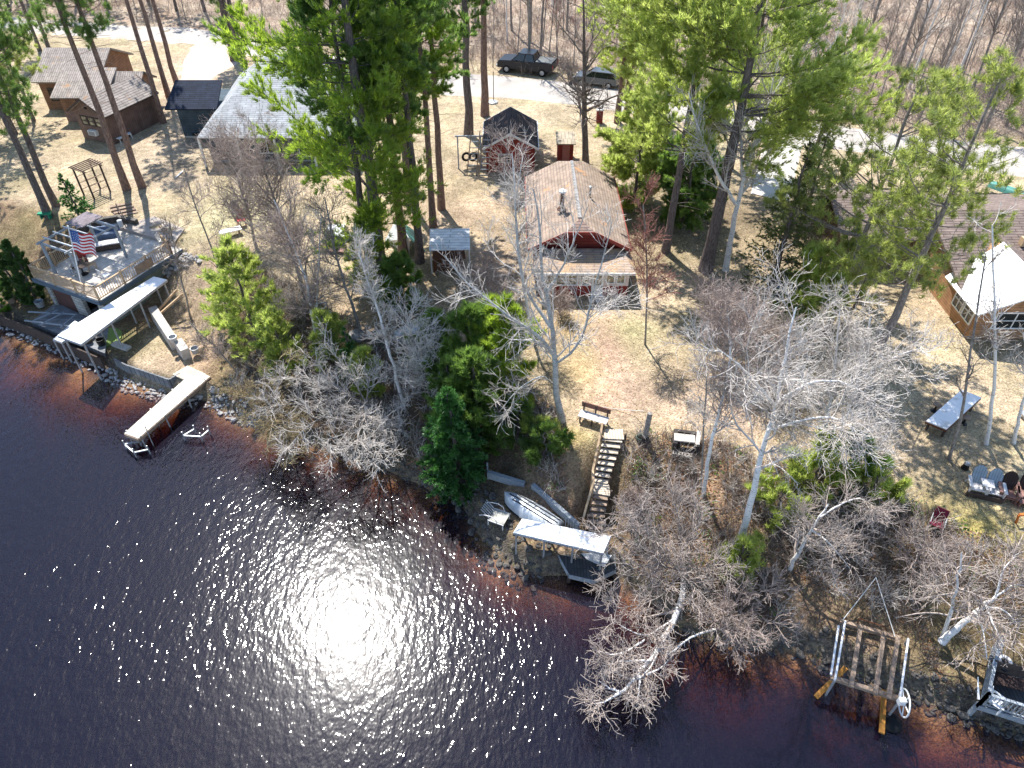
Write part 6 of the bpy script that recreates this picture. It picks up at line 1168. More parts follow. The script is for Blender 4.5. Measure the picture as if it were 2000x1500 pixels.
# block fire pit
c = base(1337, 872); root = thing('fire_pit', 'square fire pit of stacked concrete blocks with pale cap slabs', 'fire pit', c, R(-12)); Mx = wmat(root); f = lambda x, y, z: Mx @ Vector((x, y, z))
g = G()
for s in (-1, 1): g.box(f(s * .52, 0, .3), (.2, 1.0, .6), R(-12)); 
g.box(f(0, .42, .3), (.84, .18, .6), R(-12)); g.box(f(0, -.42, .12), (.84, .18, .24), R(-12)); g.put('block_course', M['soot'], root)
g = G(); g.box(f(-.1, -.1, .64), (1.0, .5, .07), R(-9)); g.box(f(.55, .05, .64), (.2, .95, .06), R(-16)); g.put('cap_slab', M['block'], root)
for i, x in enumerate((-.42, -.12, .2)):
    g = G(); cc_ = f(x, -.72, .1)
    for dx in (-.13, 0, .13): g.box(Mx @ Vector((x + dx, -.72, .1)), (.035, .19, .19), R(-12))
    for dy in (-.08, .08): g.box(Mx @ Vector((x, -.72 + dy, .1)), (.29, .03, .185), R(-12))
    single(g, 'concrete_block', M['block'], ['leftmost', 'middle', 'rightmost'][i] + ' of three hollow concrete blocks lying before the fire pit', 'concrete block', cc_, 'hollow blocks before the fire pit')
# lounge chair by the boat
c = P(966, 1004, 1.2); root = thing('lounge_chair', 'weathered slatted lounge chair with curved arms on the rocky shore', 'chair', (c[0] - .1, c[1] - .05, .85), R(-115)); Mx = wmat(root); f = lambda x, y, z: Mx @ Vector((x * 1.1, y * 1.1, z * 1.1))
G().slab([f(-.32, .0, .36), f(.32, .0, .36), f(.32, .7, .4), f(-.32, .7, .4)], .05).put('cushion', mat('beige_cushion', (.4, .4, .36)), root)
g = G()
for i in range(6): g.beam(f(-.28 + i * .11, .0, .36), f(-.28 + i * .11, -.42, .8), .05, .02)
g.put('backrest', M['greytimber'], root)
for s in (-1, 1):
    g = G(); pts = [f(s * .38, .4, .36), f(s * .38, .34, .6), f(s * .38, .1, .7), f(s * .38, -.25, .62), f(s * .38, -.45, .5)]; g.path(pts, .022, 6); g.beam(f(s * .34, .65, 0), f(s * .34, .65, .36), .05, .05); g.beam(f(s * .34, -.05, 0), f(s * .34, -.05, .36), .05, .05); g.beam(f(s * .35, -.05, .33), f(s * .35, .7, .35), .04, .05); g.put('frame', M['adwhite'], root)
g = G(); c = P(1104, 1030, .95)
for i in range(4): g.path([tuple(c + np.array([.12 * i, -.04 * i, 0])), tuple(c + np.array([.12 * i, -.04 * i, .7])), tuple(c + np.array([.12 * i + .1, -.04 * i, .8]))], .018, 5)
single(g, 'metal_ladder', M['alum'], 'small white metal ladder rail leaning by the stern of the rowboat', 'ladder', c)

# ------------------------------------------------------------------ boat hoist at bottom right, railed deck
root = thing('boat_hoist', 'wooden boat hoist frame with white wheel standing in the shallows', 'boat hoist', P(1690, 1300, 0)); zh = 1.3
p = lambda u, v, z=zh: P(u, v, z)
for a, b_, w_, m in (((1640, 1213), (1757, 1247), .16, 'timber'), ((1622, 1323), (1762, 1367), .18, 'timber')): G().beam(p(*a, zh - .15), p(*b_, zh - .15), w_, .16).put('cross_beam', M[m], root)
for a, b_ in (((1681, 1220), (1662, 1342)), ((1726, 1235), (1709, 1357)), ((1754, 1242), (1735, 1364))): G().beam(p(*a), p(*b_), .17, .1).put('bunk', M['timber'], root)
for a, b_ in (((1651, 1213), (1631, 1328)), ((1774, 1248), (1757, 1370)), ((1638, 1222), (1623, 1318))): G().cyl(p(*a), p(*b_), .045, n=8).put('side_pipe', M['whitemetal'], root)
for u, v in ((1650, 1214), (1631, 1328), (1774, 1248), (1757, 1370)):
    a = p(u, v); G().cyl((a[0], a[1], float(TH(a[0], a[1])) - .1), a, .05, n=8).put('leg', M['steel'], root)
g = G(); g.path([tuple(p(1675, 1218, 1.5)), tuple(p(1678, 1208, 1.75)), tuple(p(1728, 1224, 1.75)), tuple(p(1732, 1232, 1.5))], .03, 6); g.put('guide_hoop', M['rust'], root)
wc = p(1766, 1373, zh - .05); g = G(); g.torus(wc, .52, .032, 28, 6, R(90), R(80))
for i in range(5): t = 2 * math.pi * i / 5 + .3; g.cyl(wc, (wc[0] + math.cos(R(80)) * .5 * math.cos(t), wc[1] + math.sin(R(80)) * .5 * math.cos(t), wc[2] + .5 * math.sin(t)), .022, n=5)
wh = g.put('wheel', M['white'], root); g = G(); g.box(wc + (-.12, .02, .1), (.26, .2, .3)); o = g.put('winch', M['white']); o.data.transform(wmat(root).inverted()); o.parent = wh
for a, b_, lb, z0_ in (((1593, 1362), (1652, 1304), 'orange stained wet plank half in the water left of the hoist', .02), ((1727, 1348), (1722, 1432), 'orange wet plank standing end-on below the hoist', .02)):
    A, B_ = P(*a, z0_), P(*b_, z0_ + .3); g = G(); g.beam(A, B_, .2, .08); single(g, 'wet_plank', M['wettimber'], lb, 'plank', A)
a = P(1740, 1412, .0); g = G(); g.lathe(a - (0, 0, .1), [(.42, 0), (.4, .18), (.25, .26), (.05, .28)], 14); single(g, 'sunken_tyre', M['tyre'], 'black rounded rubber float awash beside the hoist wheel', 'float', a, smooth_=True)
g = G(); ap = P(1711, 1128, 2.6); g.path([tuple(p(1646, 1211, 1.35)), tuple(ap), tuple(p(1748, 1243, 1.35))], .02, 5); single(g, 'hoist_cable', M['rope'], 'pale cable rising in a triangle from the hoist to the bank', 'cable', ap)
# right deck
dq = [P(1912, 1376, 1.2), P(1938, 1262, 1.2), P(2110, 1320, 1.2), P(2080, 1430, 1.2)]
root = thing('railed_deck', 'small weathered deck with slat railings at the bottom right corner', 'deck', dq[0]); G().slab([tuple(x) for x in dq], .1).put('deck_boards', M['darkplank'], root)
railing([dq[1], dq[0], dq[3]], 1.2, .85, M['greytimber'], 1.6, .15)
g = G()
for x in dq[:1] + dq[3:]: g.beam(x + (.1, .1, -2.2), x + (.1, .1, -.1), .14, .14)
g.beam(dq[0] + (0, -.03, -.15), dq[3] + (0, -.03, -.15), .05, .28); g.put('post', M['greytimber'], root)
c = P(1962, 1292, 1.9); root = thing('life_ring', 'white life ring lying on a dark box on the small railed deck', 'life ring', (c[0], c[1], 1.86)); g = G(); g.torus((c[0], c[1], 1.93), .2, .07, 22, 8); g.put('ring', M['white'], root, smooth_=True)
g = G(); g.lathe((c[0], c[1], 1.22), [(.34, 0), (.36, .6), (.3, .64)], 14); single(g, 'round_bin', M['blackmetal'], 'dark round bin under the white life ring on the railed deck', 'bin', (c[0], c[1], 1.22))
c = P(1970, 1325, 1.7); root = thing('deck_bench', 'dark brown slatted bench with white wavy arm frames on the railed deck', 'bench', (c[0], c[1], 1.22), R(-17)); Mx = wmat(root); f = lambda x, y, z: Mx @ Vector((x, y, z))
G().box(f(.1, -.1, .42), (1.3, .5, .05), R(-17)).put('seat', M['adbrown'], root); G().extr([f(-.55, .2, .42), f(.75, .2, .42), f(.75, .36, .9), f(-.55, .36, .9)], (0, .04, 0)).put('backrest', M['darktimber'], root)
for x in (-.62, .82):
    g = G(); g.path([f(x, .4, .9), f(x - .03, .2, .8), f(x + .03, 0, .62), f(x - .02, -.2, .6), f(x, -.35, .4), f(x, -.4, 0)], .025, 6); g.put('arm_frame', M['white'], root)
c = P(1945, 1372, 1.5); root = thing('white_chair', 'white slatted low chair at the corner of the railed deck', 'chair', (c[0], c[1], 1.22), R(40)); Mx = wmat(root); f = lambda x, y, z: Mx @ Vector((x, y, z))
G().slab([f(-.2, -.2, .35), f(.2, -.2, .35), f(.2, .2, .3), f(-.2, .2, .3)], .03).put('seat', M['white'], root); G().extr([f(-.2, .2, .3), f(.2, .2, .3), f(.2, .36, .75), f(-.2, .36, .75)], (0, .03, 0)).put('backrest', M['white'], root)
for s in (-1, 1): g = G(); g.beam(f(s * .24, -.25, 0), f(s * .24, -.25, .5), .05, .05); g.beam(f(s * .24, -.3, .5), f(s * .24, .25, .5), .07, .03); g.beam(f(s * .24, .25, 0), f(s * .24, .25, .5), .05, .05); g.put('arm_frame', M['white'], root)
g = G(); a = P(1911, 1366, 1.9); b_ = P(1910, 1322, 2.3); g.cyl(a, b_, .045, .02, 8); single(g, 'white_pipe', M['white'], 'white tapering pipe fixed to the left railing of the small deck', 'pipe', a)
g = G(); g.path([tuple(P(1927, 1286, 2.1)), tuple(P(1924, 1255, 2.2))], .025); single(g, 'white_rail', M['white'], 'short white pipe rail at the bank end of the small deck', 'pipe', P(1927, 1286, 2.1))
g = G(); A, B_ = P(1931, 1290, 1.9), P(1952, 1240, 2.3); g.slab([tuple(A), tuple(A + np.array([.5, .1, 0])), tuple(B_ + np.array([.3, 0, 0])), tuple(B_)], .06); single(g, 'gangplank', M['greyplank'], 'grey gangplank from the bank to the small railed deck', 'gangplank', A)

# ------------------------------------------------------------------ yard objects
# arbor, steps and planter wall at left
c = P(190, 378, 3.2); root = thing('arbor', 'dark wooden arbor entwined with vines by the small spruce', 'arbor', c, R(-30)); Mx = wmat(root); f = lambda x, y, z: Mx @ Vector((x, y, z))
for x, y in ((-.6, -.7), (.6, -.7), (-.6, .7), (.6, .7)): g = G(); g.beam(f(x, y, -.1), f(x, y, 2.2), .1, .1); g.put('post', M['darktimber'], root)
g = G()
for y in (-.7, .7): g.beam(f(-.85, y, 2.2), f(.85, y, 2.2), .07, .12)
for i in range(6): g.beam(f(-.7 + i * .28, -.95, 2.3), f(-.7 + i * .28, .95, 2.3), .05, .08)
for z in (.5, 1., 1.5): 
    for x in (-.6, .6): g.beam(f(x, -.7, z), f(x, .7, z), .04, .04)
g.put('lattice', M['timber'], root)
root = thing('garden_steps', 'dark timber garden steps with a rail right of the arbor', 'steps', P(250, 415, 3.2)); az = R(28)
for i in range(5): c = P(236 + i * 4, 401 + i * 6, 3.5 - i * .1); G().box(c, (1.5, .3, .14), az).put('tread', M['timber'], root)
g = G(); g.beam(P(226, 398, 4.0), P(246, 432, 3.9), .07, .07); g.beam(P(226, 398, 4.0), P(226, 398, 3.1), .07, .07); g.beam(P(246, 432, 3.9), P(246, 432, 3.1), .07, .07); g.put('handrail', M['darktimber'], root)
g = G(); pr = [P(150, 452, 3.3), P(205, 432, 3.3), P(232, 428, 3.3), P(268, 436, 3.3)]
for a, b_ in zip(pr[:-1], pr[1:]): g.beam(a, b_, .3, .55)
single(g, 'garden_wall', M['darkstone'], 'dark low stone garden wall behind the boathouse patio', 'wall', pr[0])
c = P(234, 434, 3.7); g = G(); g.lathe(c - (0, 0, .35), [(.15, 0), (.17, .5), (.05, .55)], 12); single(g, 'white_can', M['white'], 'white can standing on the dark garden wall', 'can', c)
g = G(); c = P(90, 424, 3.2); g.box((c[0], c[1], 3.5), (.9, .35, .12), .1); g.box((c[0] - .3, c[1], 3.3), (.08, .3, .4)); g.box((c[0] + .3, c[1], 3.3), (.08, .3, .4)); single(g, 'green_bench', M['green'], 'small bright green bench in front of the two left pines', 'bench', c)
# deck furniture
def simple_chair(name, label, c, az, m, z=3.0, s=1., cat='chair'):
    root = thing(name, label, cat, (c[0], c[1], z), az); Mx = wmat(root); f = lambda x, y, q: Mx @ Vector((x * s, y * s, q * s))
    G().slab([f(-.24, -.24, .44), f(.24, -.24, .44), f(.24, .22, .42), f(-.24, .22, .42)], .04).put('seat', m, root); G().extr([f(-.24, .22, .44), f(.24, .22, .44), f(.22, .32, .95), f(-.22, .32, .95)], (0, .03, 0)).put('backrest', m, root)
    for x in (-.22, .22):
        for y in (-.22, .22): G().beam(f(x, y, 0), f(x, y, .43), .035, .035).put('leg', m, root)
c = P(157, 520, 3.6); root = thing('deck_table', 'round dark table under the pergola on the boathouse deck', 'table', (c[0], c[1], 3.02)); g = G(); g.lathe((c[0], c[1], 3.7), [(.55, 0), (.55, .04)], 20); g.put('tabletop', M['darktimber'], root); g = G(); g.lathe((c[0], c[1], 3.02), [(.3, 0), (.05, .06), (.05, .68)], 10); g.put('leg', M['blackmetal'], root)
simple_chair('deck_chair', 'tan wooden chair at the right of the round deck table', P(178, 516, 3.4), 2.0, M['tantimber'], 3.02); simple_chair('deck_chair', 'red-brown chair behind the round deck table', P(163, 508, 3.4), .6, M['redtrim'], 3.02); simple_chair('deck_chair', 'grey chair in front of the round deck table', P(146, 526, 3.4), -2.2, M['greytimber'], 3.02)
simple_chair('deck_chair', 'pale blue-grey chair against the deck railing', P(205, 538, 3.4), 2.6, M['alum'], 3.02); simple_chair('deck_chair', 'white garden chair at the far right corner of the deck', P(318, 470, 3.4), 1.6, M['white'], 3.02)
c = P(212, 478, 3.3); root = thing('storage_bench', 'low pale storage bench on the patio behind the pergola', 'bench', (c[0], c[1], 3.0), R(20)); G().box((c[0], c[1], 3.25), (1.7, .6, .4), R(20)).put('box', M['darktimber'], root); G().box((c[0], c[1], 3.475), (1.8, .66, .045), R(20)).put('lid', M['adwhite'], root)
c = P(205, 462, 3.3); root = thing('cushioned_sofa', 'grey cushioned outdoor sofa behind the low storage bench', 'sofa', (c[0], c[1], 3.23), R(20)); G().box((c[0], c[1], 3.42), (1.6, .65, .36), R(20)).put('seat', M['bluetarp'], root); G().box((c[0] + .12, c[1] + .34, 3.7), (1.6, .16, .5), R(20)).put('backrest', M['bluetarp'], root)
for i, (u, v, m, lb) in enumerate([(236, 276, 'white', 'white chair leaning by the side wall of the small brown cabin'), (252, 268, 'white', 'white chair folded further along the side wall of the small brown cabin')]): simple_chair('garden_chair', lb, P(u, v, 3.3), 1.2 + i, M[m], 3.2)
simple_chair('garden_chair', 'red plastic chair in the yard below the blue house', P(472, 436, 3.4), .3, M['red'], 3.2, 1.2); simple_chair('garden_chair', 'blue-grey plastic chair behind the red one below the blue house', P(464, 420, 3.4), .5, M['bluetarp'], 3.2, 1.2)
c = P(451, 455, 3.4); root = thing('patio_table', 'bleached low table in the yard beside the red chair', 'table', (c[0], c[1], 3.2), R(30)); G().box((c[0], c[1], 3.62), (1.5, .6, .05), R(30)).put('tabletop', M['adwhite'], root)
for s in (-.6, .6): G().box((c[0] + s * .8, c[1] + s * .45, 3.4), (.08, .5, .4), R(30)).put('leg', M['timber'], root)
g = G(); a = P(343, 347, 3.25); g.beam(a, P(357, 334, 3.3), .12, .05); single(g, 'white_plank', M['white'], 'white plank lying on the shaded lawn before the blue house', 'plank', a)
# timber ladders and tarp tent
for i, (u, v, du) in enumerate([(912, 342, 14), (935, 350, 14)]):
    b_ = P(u, v, 3.2); t_ = PY(u + du * .6, v - 86, b_[1] + .9); root = thing('ladder', ['left one of two rough timber ladders leaning behind the red shed corner', 'right one of two rough timber ladders leaning at the red shed corner'][i], 'ladder', b_)
    off = np.array([.75, 0, 0])
    for o_ in (0, 1): G().beam(b_ + off * o_, t_ + off * o_ * .9, .08, .08).put('side_rail', M['timber'], root)
    for k in range(7): s = (k + .7) / 7.5; G().beam(b_ + (t_ - b_) * s, b_ + (t_ - b_) * s + off * .95, .05, .05).put('rung', M['greytimber'], root)
root = thing('swing_frame', 'grey timber frame with tyres hung inside left of the red shed', 'swing frame', P(910, 300, 3.2)); A = P(896, 330, 3.2); B_ = P(940, 330, 3.2)
for a in (A, B_): G().beam(a, a + np.array([0, .3, 2.6]), .1, .1).put('post', M['greytimber'], root)
G().beam(A + (-.2, .3, 2.6), B_ + (.2, .3, 2.6), .1, .1).put('crossbar', M['greytimber'], root)
for x in (.35, .65): c = A + (B_ - A) * x + np.array([0, .3, .9]); G().torus(c, .3, .1, 18, 6, R(90), .3).put('tyre', M['tyre'], root)
q = [(-6.2, 44.6, 5.3), (-3.0, 44.6, 5.3), (-3.0, 41.9, 5.0), (-6.2, 41.9, 5.0)]; c = P(878, 466, 5.1); d0 = np.array([c[0] + 4.6, c[1] - 43.2])
root = thing('tarp_tent', 'open tent with a white striped roof between the pines and the cottage', 'tent', (c[0], c[1], 3.2))
qq = [tuple(P(u, v, 5.0)) for u, v in ((840, 447), (917, 446), (918, 487), (838, 489))]; G().slab(qq, .05).put('roof_panel', brickish('striped_white_sheet', (.8, .8, .8), (.72, .74, .76), (.4, .42, .45), 40, .34, ms=.03), root)
for u, v in ((842, 449), (915, 448), (916, 485), (840, 487)): a = P(u, v, 5.0); G().cyl((a[0], a[1], 3.2), (a[0], a[1], 4.96), .04, n=6).put('post', M['white'], root)
root = thing('small_tent', 'small ridge tent of pale and teal tarp among the pine trunks', 'tent', P(778, 478, 3.2)); a, b_, c, d_ = P(752, 470, 3.25), P(800, 500, 3.25), P(775, 425, 4.9), P(800, 466, 4.9); e_, f_ = P(815, 455, 3.25), P(830, 490, 3.25)
G().slab([tuple(a), tuple(b_), tuple(d_), tuple(c)], .03).put('pale_side', M['tarp'], root); G().slab([tuple(e_), tuple(f_), tuple(d_), tuple(c)], .03).put('teal_side', M['teal'], root)
g = G(); c = P(875, 520, 3.2); g.box((c[0], c[1], 3.65), (1.9, 1.2, .9), .1); g.box((c[0] + .1, c[1], 4.15), (2.1, 1.35, .08), .13); single(g, 'firewood_stack', M['rust'], 'dark stacked firewood pile under the striped tent edge', 'firewood pile', c)
g = G(); c = P(657, 450, 3.2)
for i in range(4): g.box((c[0] + .15 * i, c[1] - .5 * i, 3.35 + .05 * i), (1.2 - .2 * i, .7, .3), .3 * i)
single(g, 'tarp_bundle', M['tarp'], 'pale tarp bundle on the sunny lawn behind the dark bare tree', 'tarp', c)
g = G(); c = P(645, 490, 3.2); g.box((c[0], c[1], 3.4), (2.2, .8, .06), -.1); g.box((c[0] - .8, c[1], 3.3), (.1, .6, .2)); g.box((c[0] + .8, c[1], 3.3), (.1, .6, .2)); single(g, 'low_bench', M['adbrownflat'], 'low brown plank bench on the sunny lawn beside the dark bare tree', 'bench', c)
# yard junk heap
jl = [(629, 612, 'steel', 'square metal frame seat in the junk heap among the birches'), (642, 628, 'bluetarp', 'dark blue barrel in the junk heap among the birches'), (615, 592, 'blackmetal', 'black drum at the far end of the junk heap'), (637, 650, 'rust', 'rusty drum at the near end of the junk heap')]
for i, (u, v, m, lb) in enumerate(jl):
    c = base(u, v); g = G()
    if i == 0:
        for s in (-.3, .3): g.beam(c + (s, -.3, .5), c + (s, .3, .55), .05, .05); g.beam(c + (-.3, s, .5), c + (.3, s, .55), .05, .05); g.beam(c + (s, s, 0), c + (s, s, .5), .04, .04)
        single(g, 'frame_seat', M[m], lb, 'seat frame', c)
    else: g.lathe(c, [(.26, 0), (.28, .3), (.26, .62), (.22, .62)], 12); single(g, 'drum', M[m], lb, 'drum', c)
for i in range(10):
    c = base(605 + (i * 37) % 48, 600 + (i * 23) % 62); g = G(); g.beam(c + (0, 0, .1), c + (math.cos(i * 1.7) * .9, math.sin(i * 1.7) * .7, .3), .07, .07); single(g, 'scrap_timber', M['timber'], 'scrap timber lying in the junk heap among the birches', 'timber', c, 'scrap timbers in the junk heap')
g = G(); c = base(697, 657); g.lathe(c, [(.6, -.05), (.5, .2), (.25, .34), (.02, .36)], 9, rz=.4); single(g, 'boulder', M['stone'], 'big pale boulder left of the upturned grey boat', 'boulder', c)
# blue tarp heap by the right hemlock
for i, (u, v, s) in enumerate([(1520, 580, 1.0), (1560, 575, .9), (1540, 598, .8)]):
    c = P(u, v, 3.2); g = G(); g.lathe(c, [(s, 0), (s * .9, .4), (s * .55, .7), (s * .1, .8)], 9, rz=i); single(g, 'covered_heap', M['bluetarp'], ['left', 'right', 'front'][i] + ' mound of the heap covered with faded blue tarp by the hemlock', 'tarp heap', c, smooth_=True)
simple_chair('garden_chair', 'white chair at the right end of the blue tarp heap', P(1588, 578, 3.4), .3, M['white'], 3.2)
g = G(); c = P(1990, 385, 3.6); Mx = Matrix.Translation(c) @ Matrix.Rotation(R(-50), 4, 'Z'); vs, fs = boat_hull(4.5, .9, .4); g.add([Mx @ Vector((x, y, .5 - z)) for x, y, z in vs], fs); single(g, 'canoe', M['teal'], 'pale teal canoe lying keel up at the right edge beyond the roofs', 'canoe', c, smooth_=True)
g = G(); c = P(1985, 810, 3.2); g.slab([tuple(c + (0, 0, .3)), tuple(c + (.5, 0, .3)), tuple(c + (.6, -.8, .25)), tuple(c + (.15, -.8, .25))], .06); g.box(c + (.3, -.4, .12), (.3, .5, .22)); single(g, 'grey_slab', M['steel'], 'grey slab on the ground between the two rightmost birches', 'slab', c)
# signs and posts at the road
c = base(962, 201); root = thing('pole_with_base', 'thin upright pole in a round grey weighted base at the road edge', 'pole', c); g = G(); g.lathe(c, [(.52, 0), (.5, .14), (.12, .24), (.04, .26)], 16); g.put('base', M['steel'], root); g = G(); g.cyl(c + (.1, 0, .2), c + (.12, 0, 2.9), .035, n=6); g.put('pole', M['blackmetal'], root)
c = base(1170, 240); root = thing('well_cover', 'red-brown wooden pump cover with a pale lid near the road', 'pump cover', c); g = G(); g.prism([(c[0] - .27, c[1] - .25), (c[0] + .27, c[1] - .25), (c[0] + .27, c[1] + .25), (c[0] - .27, c[1] + .25)], 3.1, 4.35); g.put('body', M['redwood'], root); g = G(); g.box((c[0], c[1], 4.42), (.66, .6, .1)); g.put('lid', M['whitemetal'], root); g = G(); g.cyl((c[0] - .2, c[1], 4.4), (c[0] - .2, c[1], 5.2), .03, n=6); g.cyl((c[0] + .12, c[1], 4.4), (c[0] + .3, c[1], 5.0), .06, n=8); g.put('pump', M['blackmetal'], root)
c = base(823, 386); g = G(); g.lathe(c, [(.4, 0), (.36, .25), (.1, .4)], 10); single(g, 'covered_basket', M['navytarp'], 'dark blue covered round object on the lawn between the slim pines', 'covered object', c)
c = base(1128, 300)

# stones: riprap along the shore
import bmesh
def rock_mesh(seed, m):
    bm = bmesh.new(); bmesh.ops.create_icosphere(bm, subdivisions=2, radius=1); r_ = random.Random(seed); ax = [Vector((r_.uniform(-1, 1), r_.uniform(-1, 1), r_.uniform(-1, 1))).normalized() for _ in range(7)]
    for v in bm.verts:
        k = 1.
        for i, a in enumerate(ax): dd = v.co.dot(a); k -= max(0, dd - .62 + .03 * i) * .8
        v.co *= k * r_.uniform(.96, 1.04)
    for v in bm.verts: v.co.x *= 1.2; v.co.z *= .72
    me = bpy.data.meshes.new('stone'); bm.to_mesh(me); bm.free(); me.materials.append(m); return me
RM = [rock_mesh(i, M['stone']) for i in range(4)]; RD = [rock_mesh(i + 10, M['darkstone']) for i in range(4)]
def rocks(n, u0, u1, smin, smax, d0, d1, meshes, label, group, seed):
    r_ = np.random.default_rng(seed); k = 0; tries = 0; A = P(u0, 700, 0)[0]; out = []
    pts = SH; seg = np.linalg.norm(np.diff(pts, axis=0), axis=1); cs = np.concatenate([[0], np.cumsum(seg)])
    def at(s): return np.array([np.interp(s, cs, pts[:, 0]), np.interp(s, cs, pts[:, 1])])
    while k < n and tries < 8000:
        tries += 1; q = at(r_.uniform(u0, u1)); i = np.searchsorted(cs, u0); q2 = at(r_.uniform(u0, u1)); 
        s = r_.uniform(u0, u1); q = at(s); t = unit(at(s + .1) - at(s - .1)); nn = np.array([-t[1], t[0]]); q = q + nn * r_.uniform(d0, d1); sz = r_.uniform(smin, smax)
        if any((q[0] - a) ** 2 + (q[1] - b_) ** 2 < (sz + c_) ** 2 * .8 for a, b_, c_ in out): continue
        out.append((q[0], q[1], sz)); o = bpy.data.objects.new('stone', meshes[k % len(meshes)]); COL.objects.link(o); o.location = (q[0], q[1], float(TH(q[0], q[1])) + sz * .3); o.scale = (sz, sz, sz); o.rotation_euler = (r_.uniform(-.3, .3), r_.uniform(-.3, .3), r_.uniform(0, 6.28)); tag(o, label, 'stone', group); k += 1
    return out
cs_ = np.concatenate([[0], np.cumsum(np.linalg.norm(np.diff(SH, axis=0), axis=1))])
def sx(i): return cs_[3 + i]                   # arc length at the i-th pixel-given shore point
rocks(44, sx(0) - 2, sx(4), .09, .22, -.55, .15, RM, 'pale rounded stone at the foot of the dark sea wall before the boathouse', 'stones below the dark sea wall', 1)
rocks(55, sx(4) + .3, sx(7) - .3, .1, .24, -.75, .1, RM, 'pale rounded stone at the foot of the terrace sea wall beside the dock', 'stones below the terrace sea wall', 2)
rocks(20, sx(7) + .2, sx(8) + 1.2, .09, .22, -.4, .6, RM, 'pale stone on the shore right of the dock', 'stones right of the dock', 3)
rocks(76, sx(12), sx(17), .1, .27, -.8, 1.4, RD, 'dark grey boulder in the riprap below the rowboat', 'riprap below the rowboat', 4)
rocks(25, sx(22), sx(25), .1, .24, -.5, .9, RD, 'dark stone on the shore under the boat hoist', 'stones under the boat hoist', 5)
rocks(30, sx(25), sx(28) + 1, .1, .26, -.4, .8, RD, 'dark stone on the shore between the hoist and the small railed deck', 'stones between hoist and railed deck', 6)
def heap(n, pix, smin, smax, seed, label, group, meshes, z=0.):
    r_ = np.random.default_rng(seed)
    for k in range(n):
        t = r_.random(); i = min(int(t * (len(pix) - 1)), len(pix) - 2); w_ = t * (len(pix) - 1) - i; u = pix[i][0] * (1 - w_) + pix[i + 1][0] * w_ + r_.normal(0, 9); v = pix[i][1] * (1 - w_) + pix[i + 1][1] * w_ + r_.normal(0, 7)
        c = base(u, v); sz = r_.uniform(smin, smax); o = bpy.data.objects.new('stone', meshes[k % len(meshes)]); COL.objects.link(o); o.location = (c[0], c[1], c[2] + sz * .3); o.scale = (sz, sz, sz); o.rotation_euler = (r_.uniform(-.3, .3), r_.uniform(-.3, .3), r_.uniform(0, 6.28)); tag(o, label, 'stone', group)
heap(50, [(325, 540), (338, 522), (358, 512), (382, 505)], .12, .26, 7, 'white rounded stone in the pile at the right end of the boathouse', 'stone pile by the boathouse', RM)

def rubble(name, label, spans, n, smin, smax, m, seed):
    r_ = np.random.default_rng(seed); src = RM[0] if m == 'stone' else RD[0]; bv = np.array([v.co[:] for v in src.vertices]); bf = np.array([list(p.vertices) for p in src.polygons]); Vs, Fs = [], []
    for k in range(n):
        u0, u1, d0, d1 = spans[k % len(spans)]; s = r_.uniform(u0, u1); q = np.array([np.interp(s, cs_, SH[:, 0]), np.interp(s, cs_, SH[:, 1])]); q2 = np.array([np.interp(s + .1, cs_, SH[:, 0]), np.interp(s + .1, cs_, SH[:, 1])]); t = unit(q2 - q); q = q + np.array([-t[1], t[0]]) * r_.uniform(d0, d1)
        sz = r_.uniform(smin, smax); a = r_.uniform(0, 6.28); c_, s_ = math.cos(a), math.sin(a); v = bv @ np.array([[c_, s_, 0], [-s_, c_, 0], [0, 0, 1]]) * sz * r_.uniform(.7, 1.25, 3) + np.array([q[0], q[1], float(TH(q[0], q[1])) + sz * .2]); Fs.append(bf + len(bv) * k); Vs.append(v)
    tag(place(mesh_np(name, np.concatenate(Vs), [np.concatenate(Fs)], M[m]), name), label, 'rubble', kind='stuff')
rubble('shore_rubble', 'small pale stones filling the shore below the sea walls', [(sx(0) - 2, sx(4), -.6, .2), (sx(4) + .3, sx(7) - .3, -.8, .15), (sx(7) + .2, sx(9), -.4, .6)], 420, .06, .13, 'stone', 41)
rubble('dark_shore_rubble', 'small dark stones along the shaded shore', [(sx(12), sx(17), -1., 1.6), (sx(20), sx(25), -.4, .7), (sx(25), sx(28) + 1, -.5, .8), (sx(9), sx(12), -.3, .6)], 600, .05, .15, 'darkstone', 42)
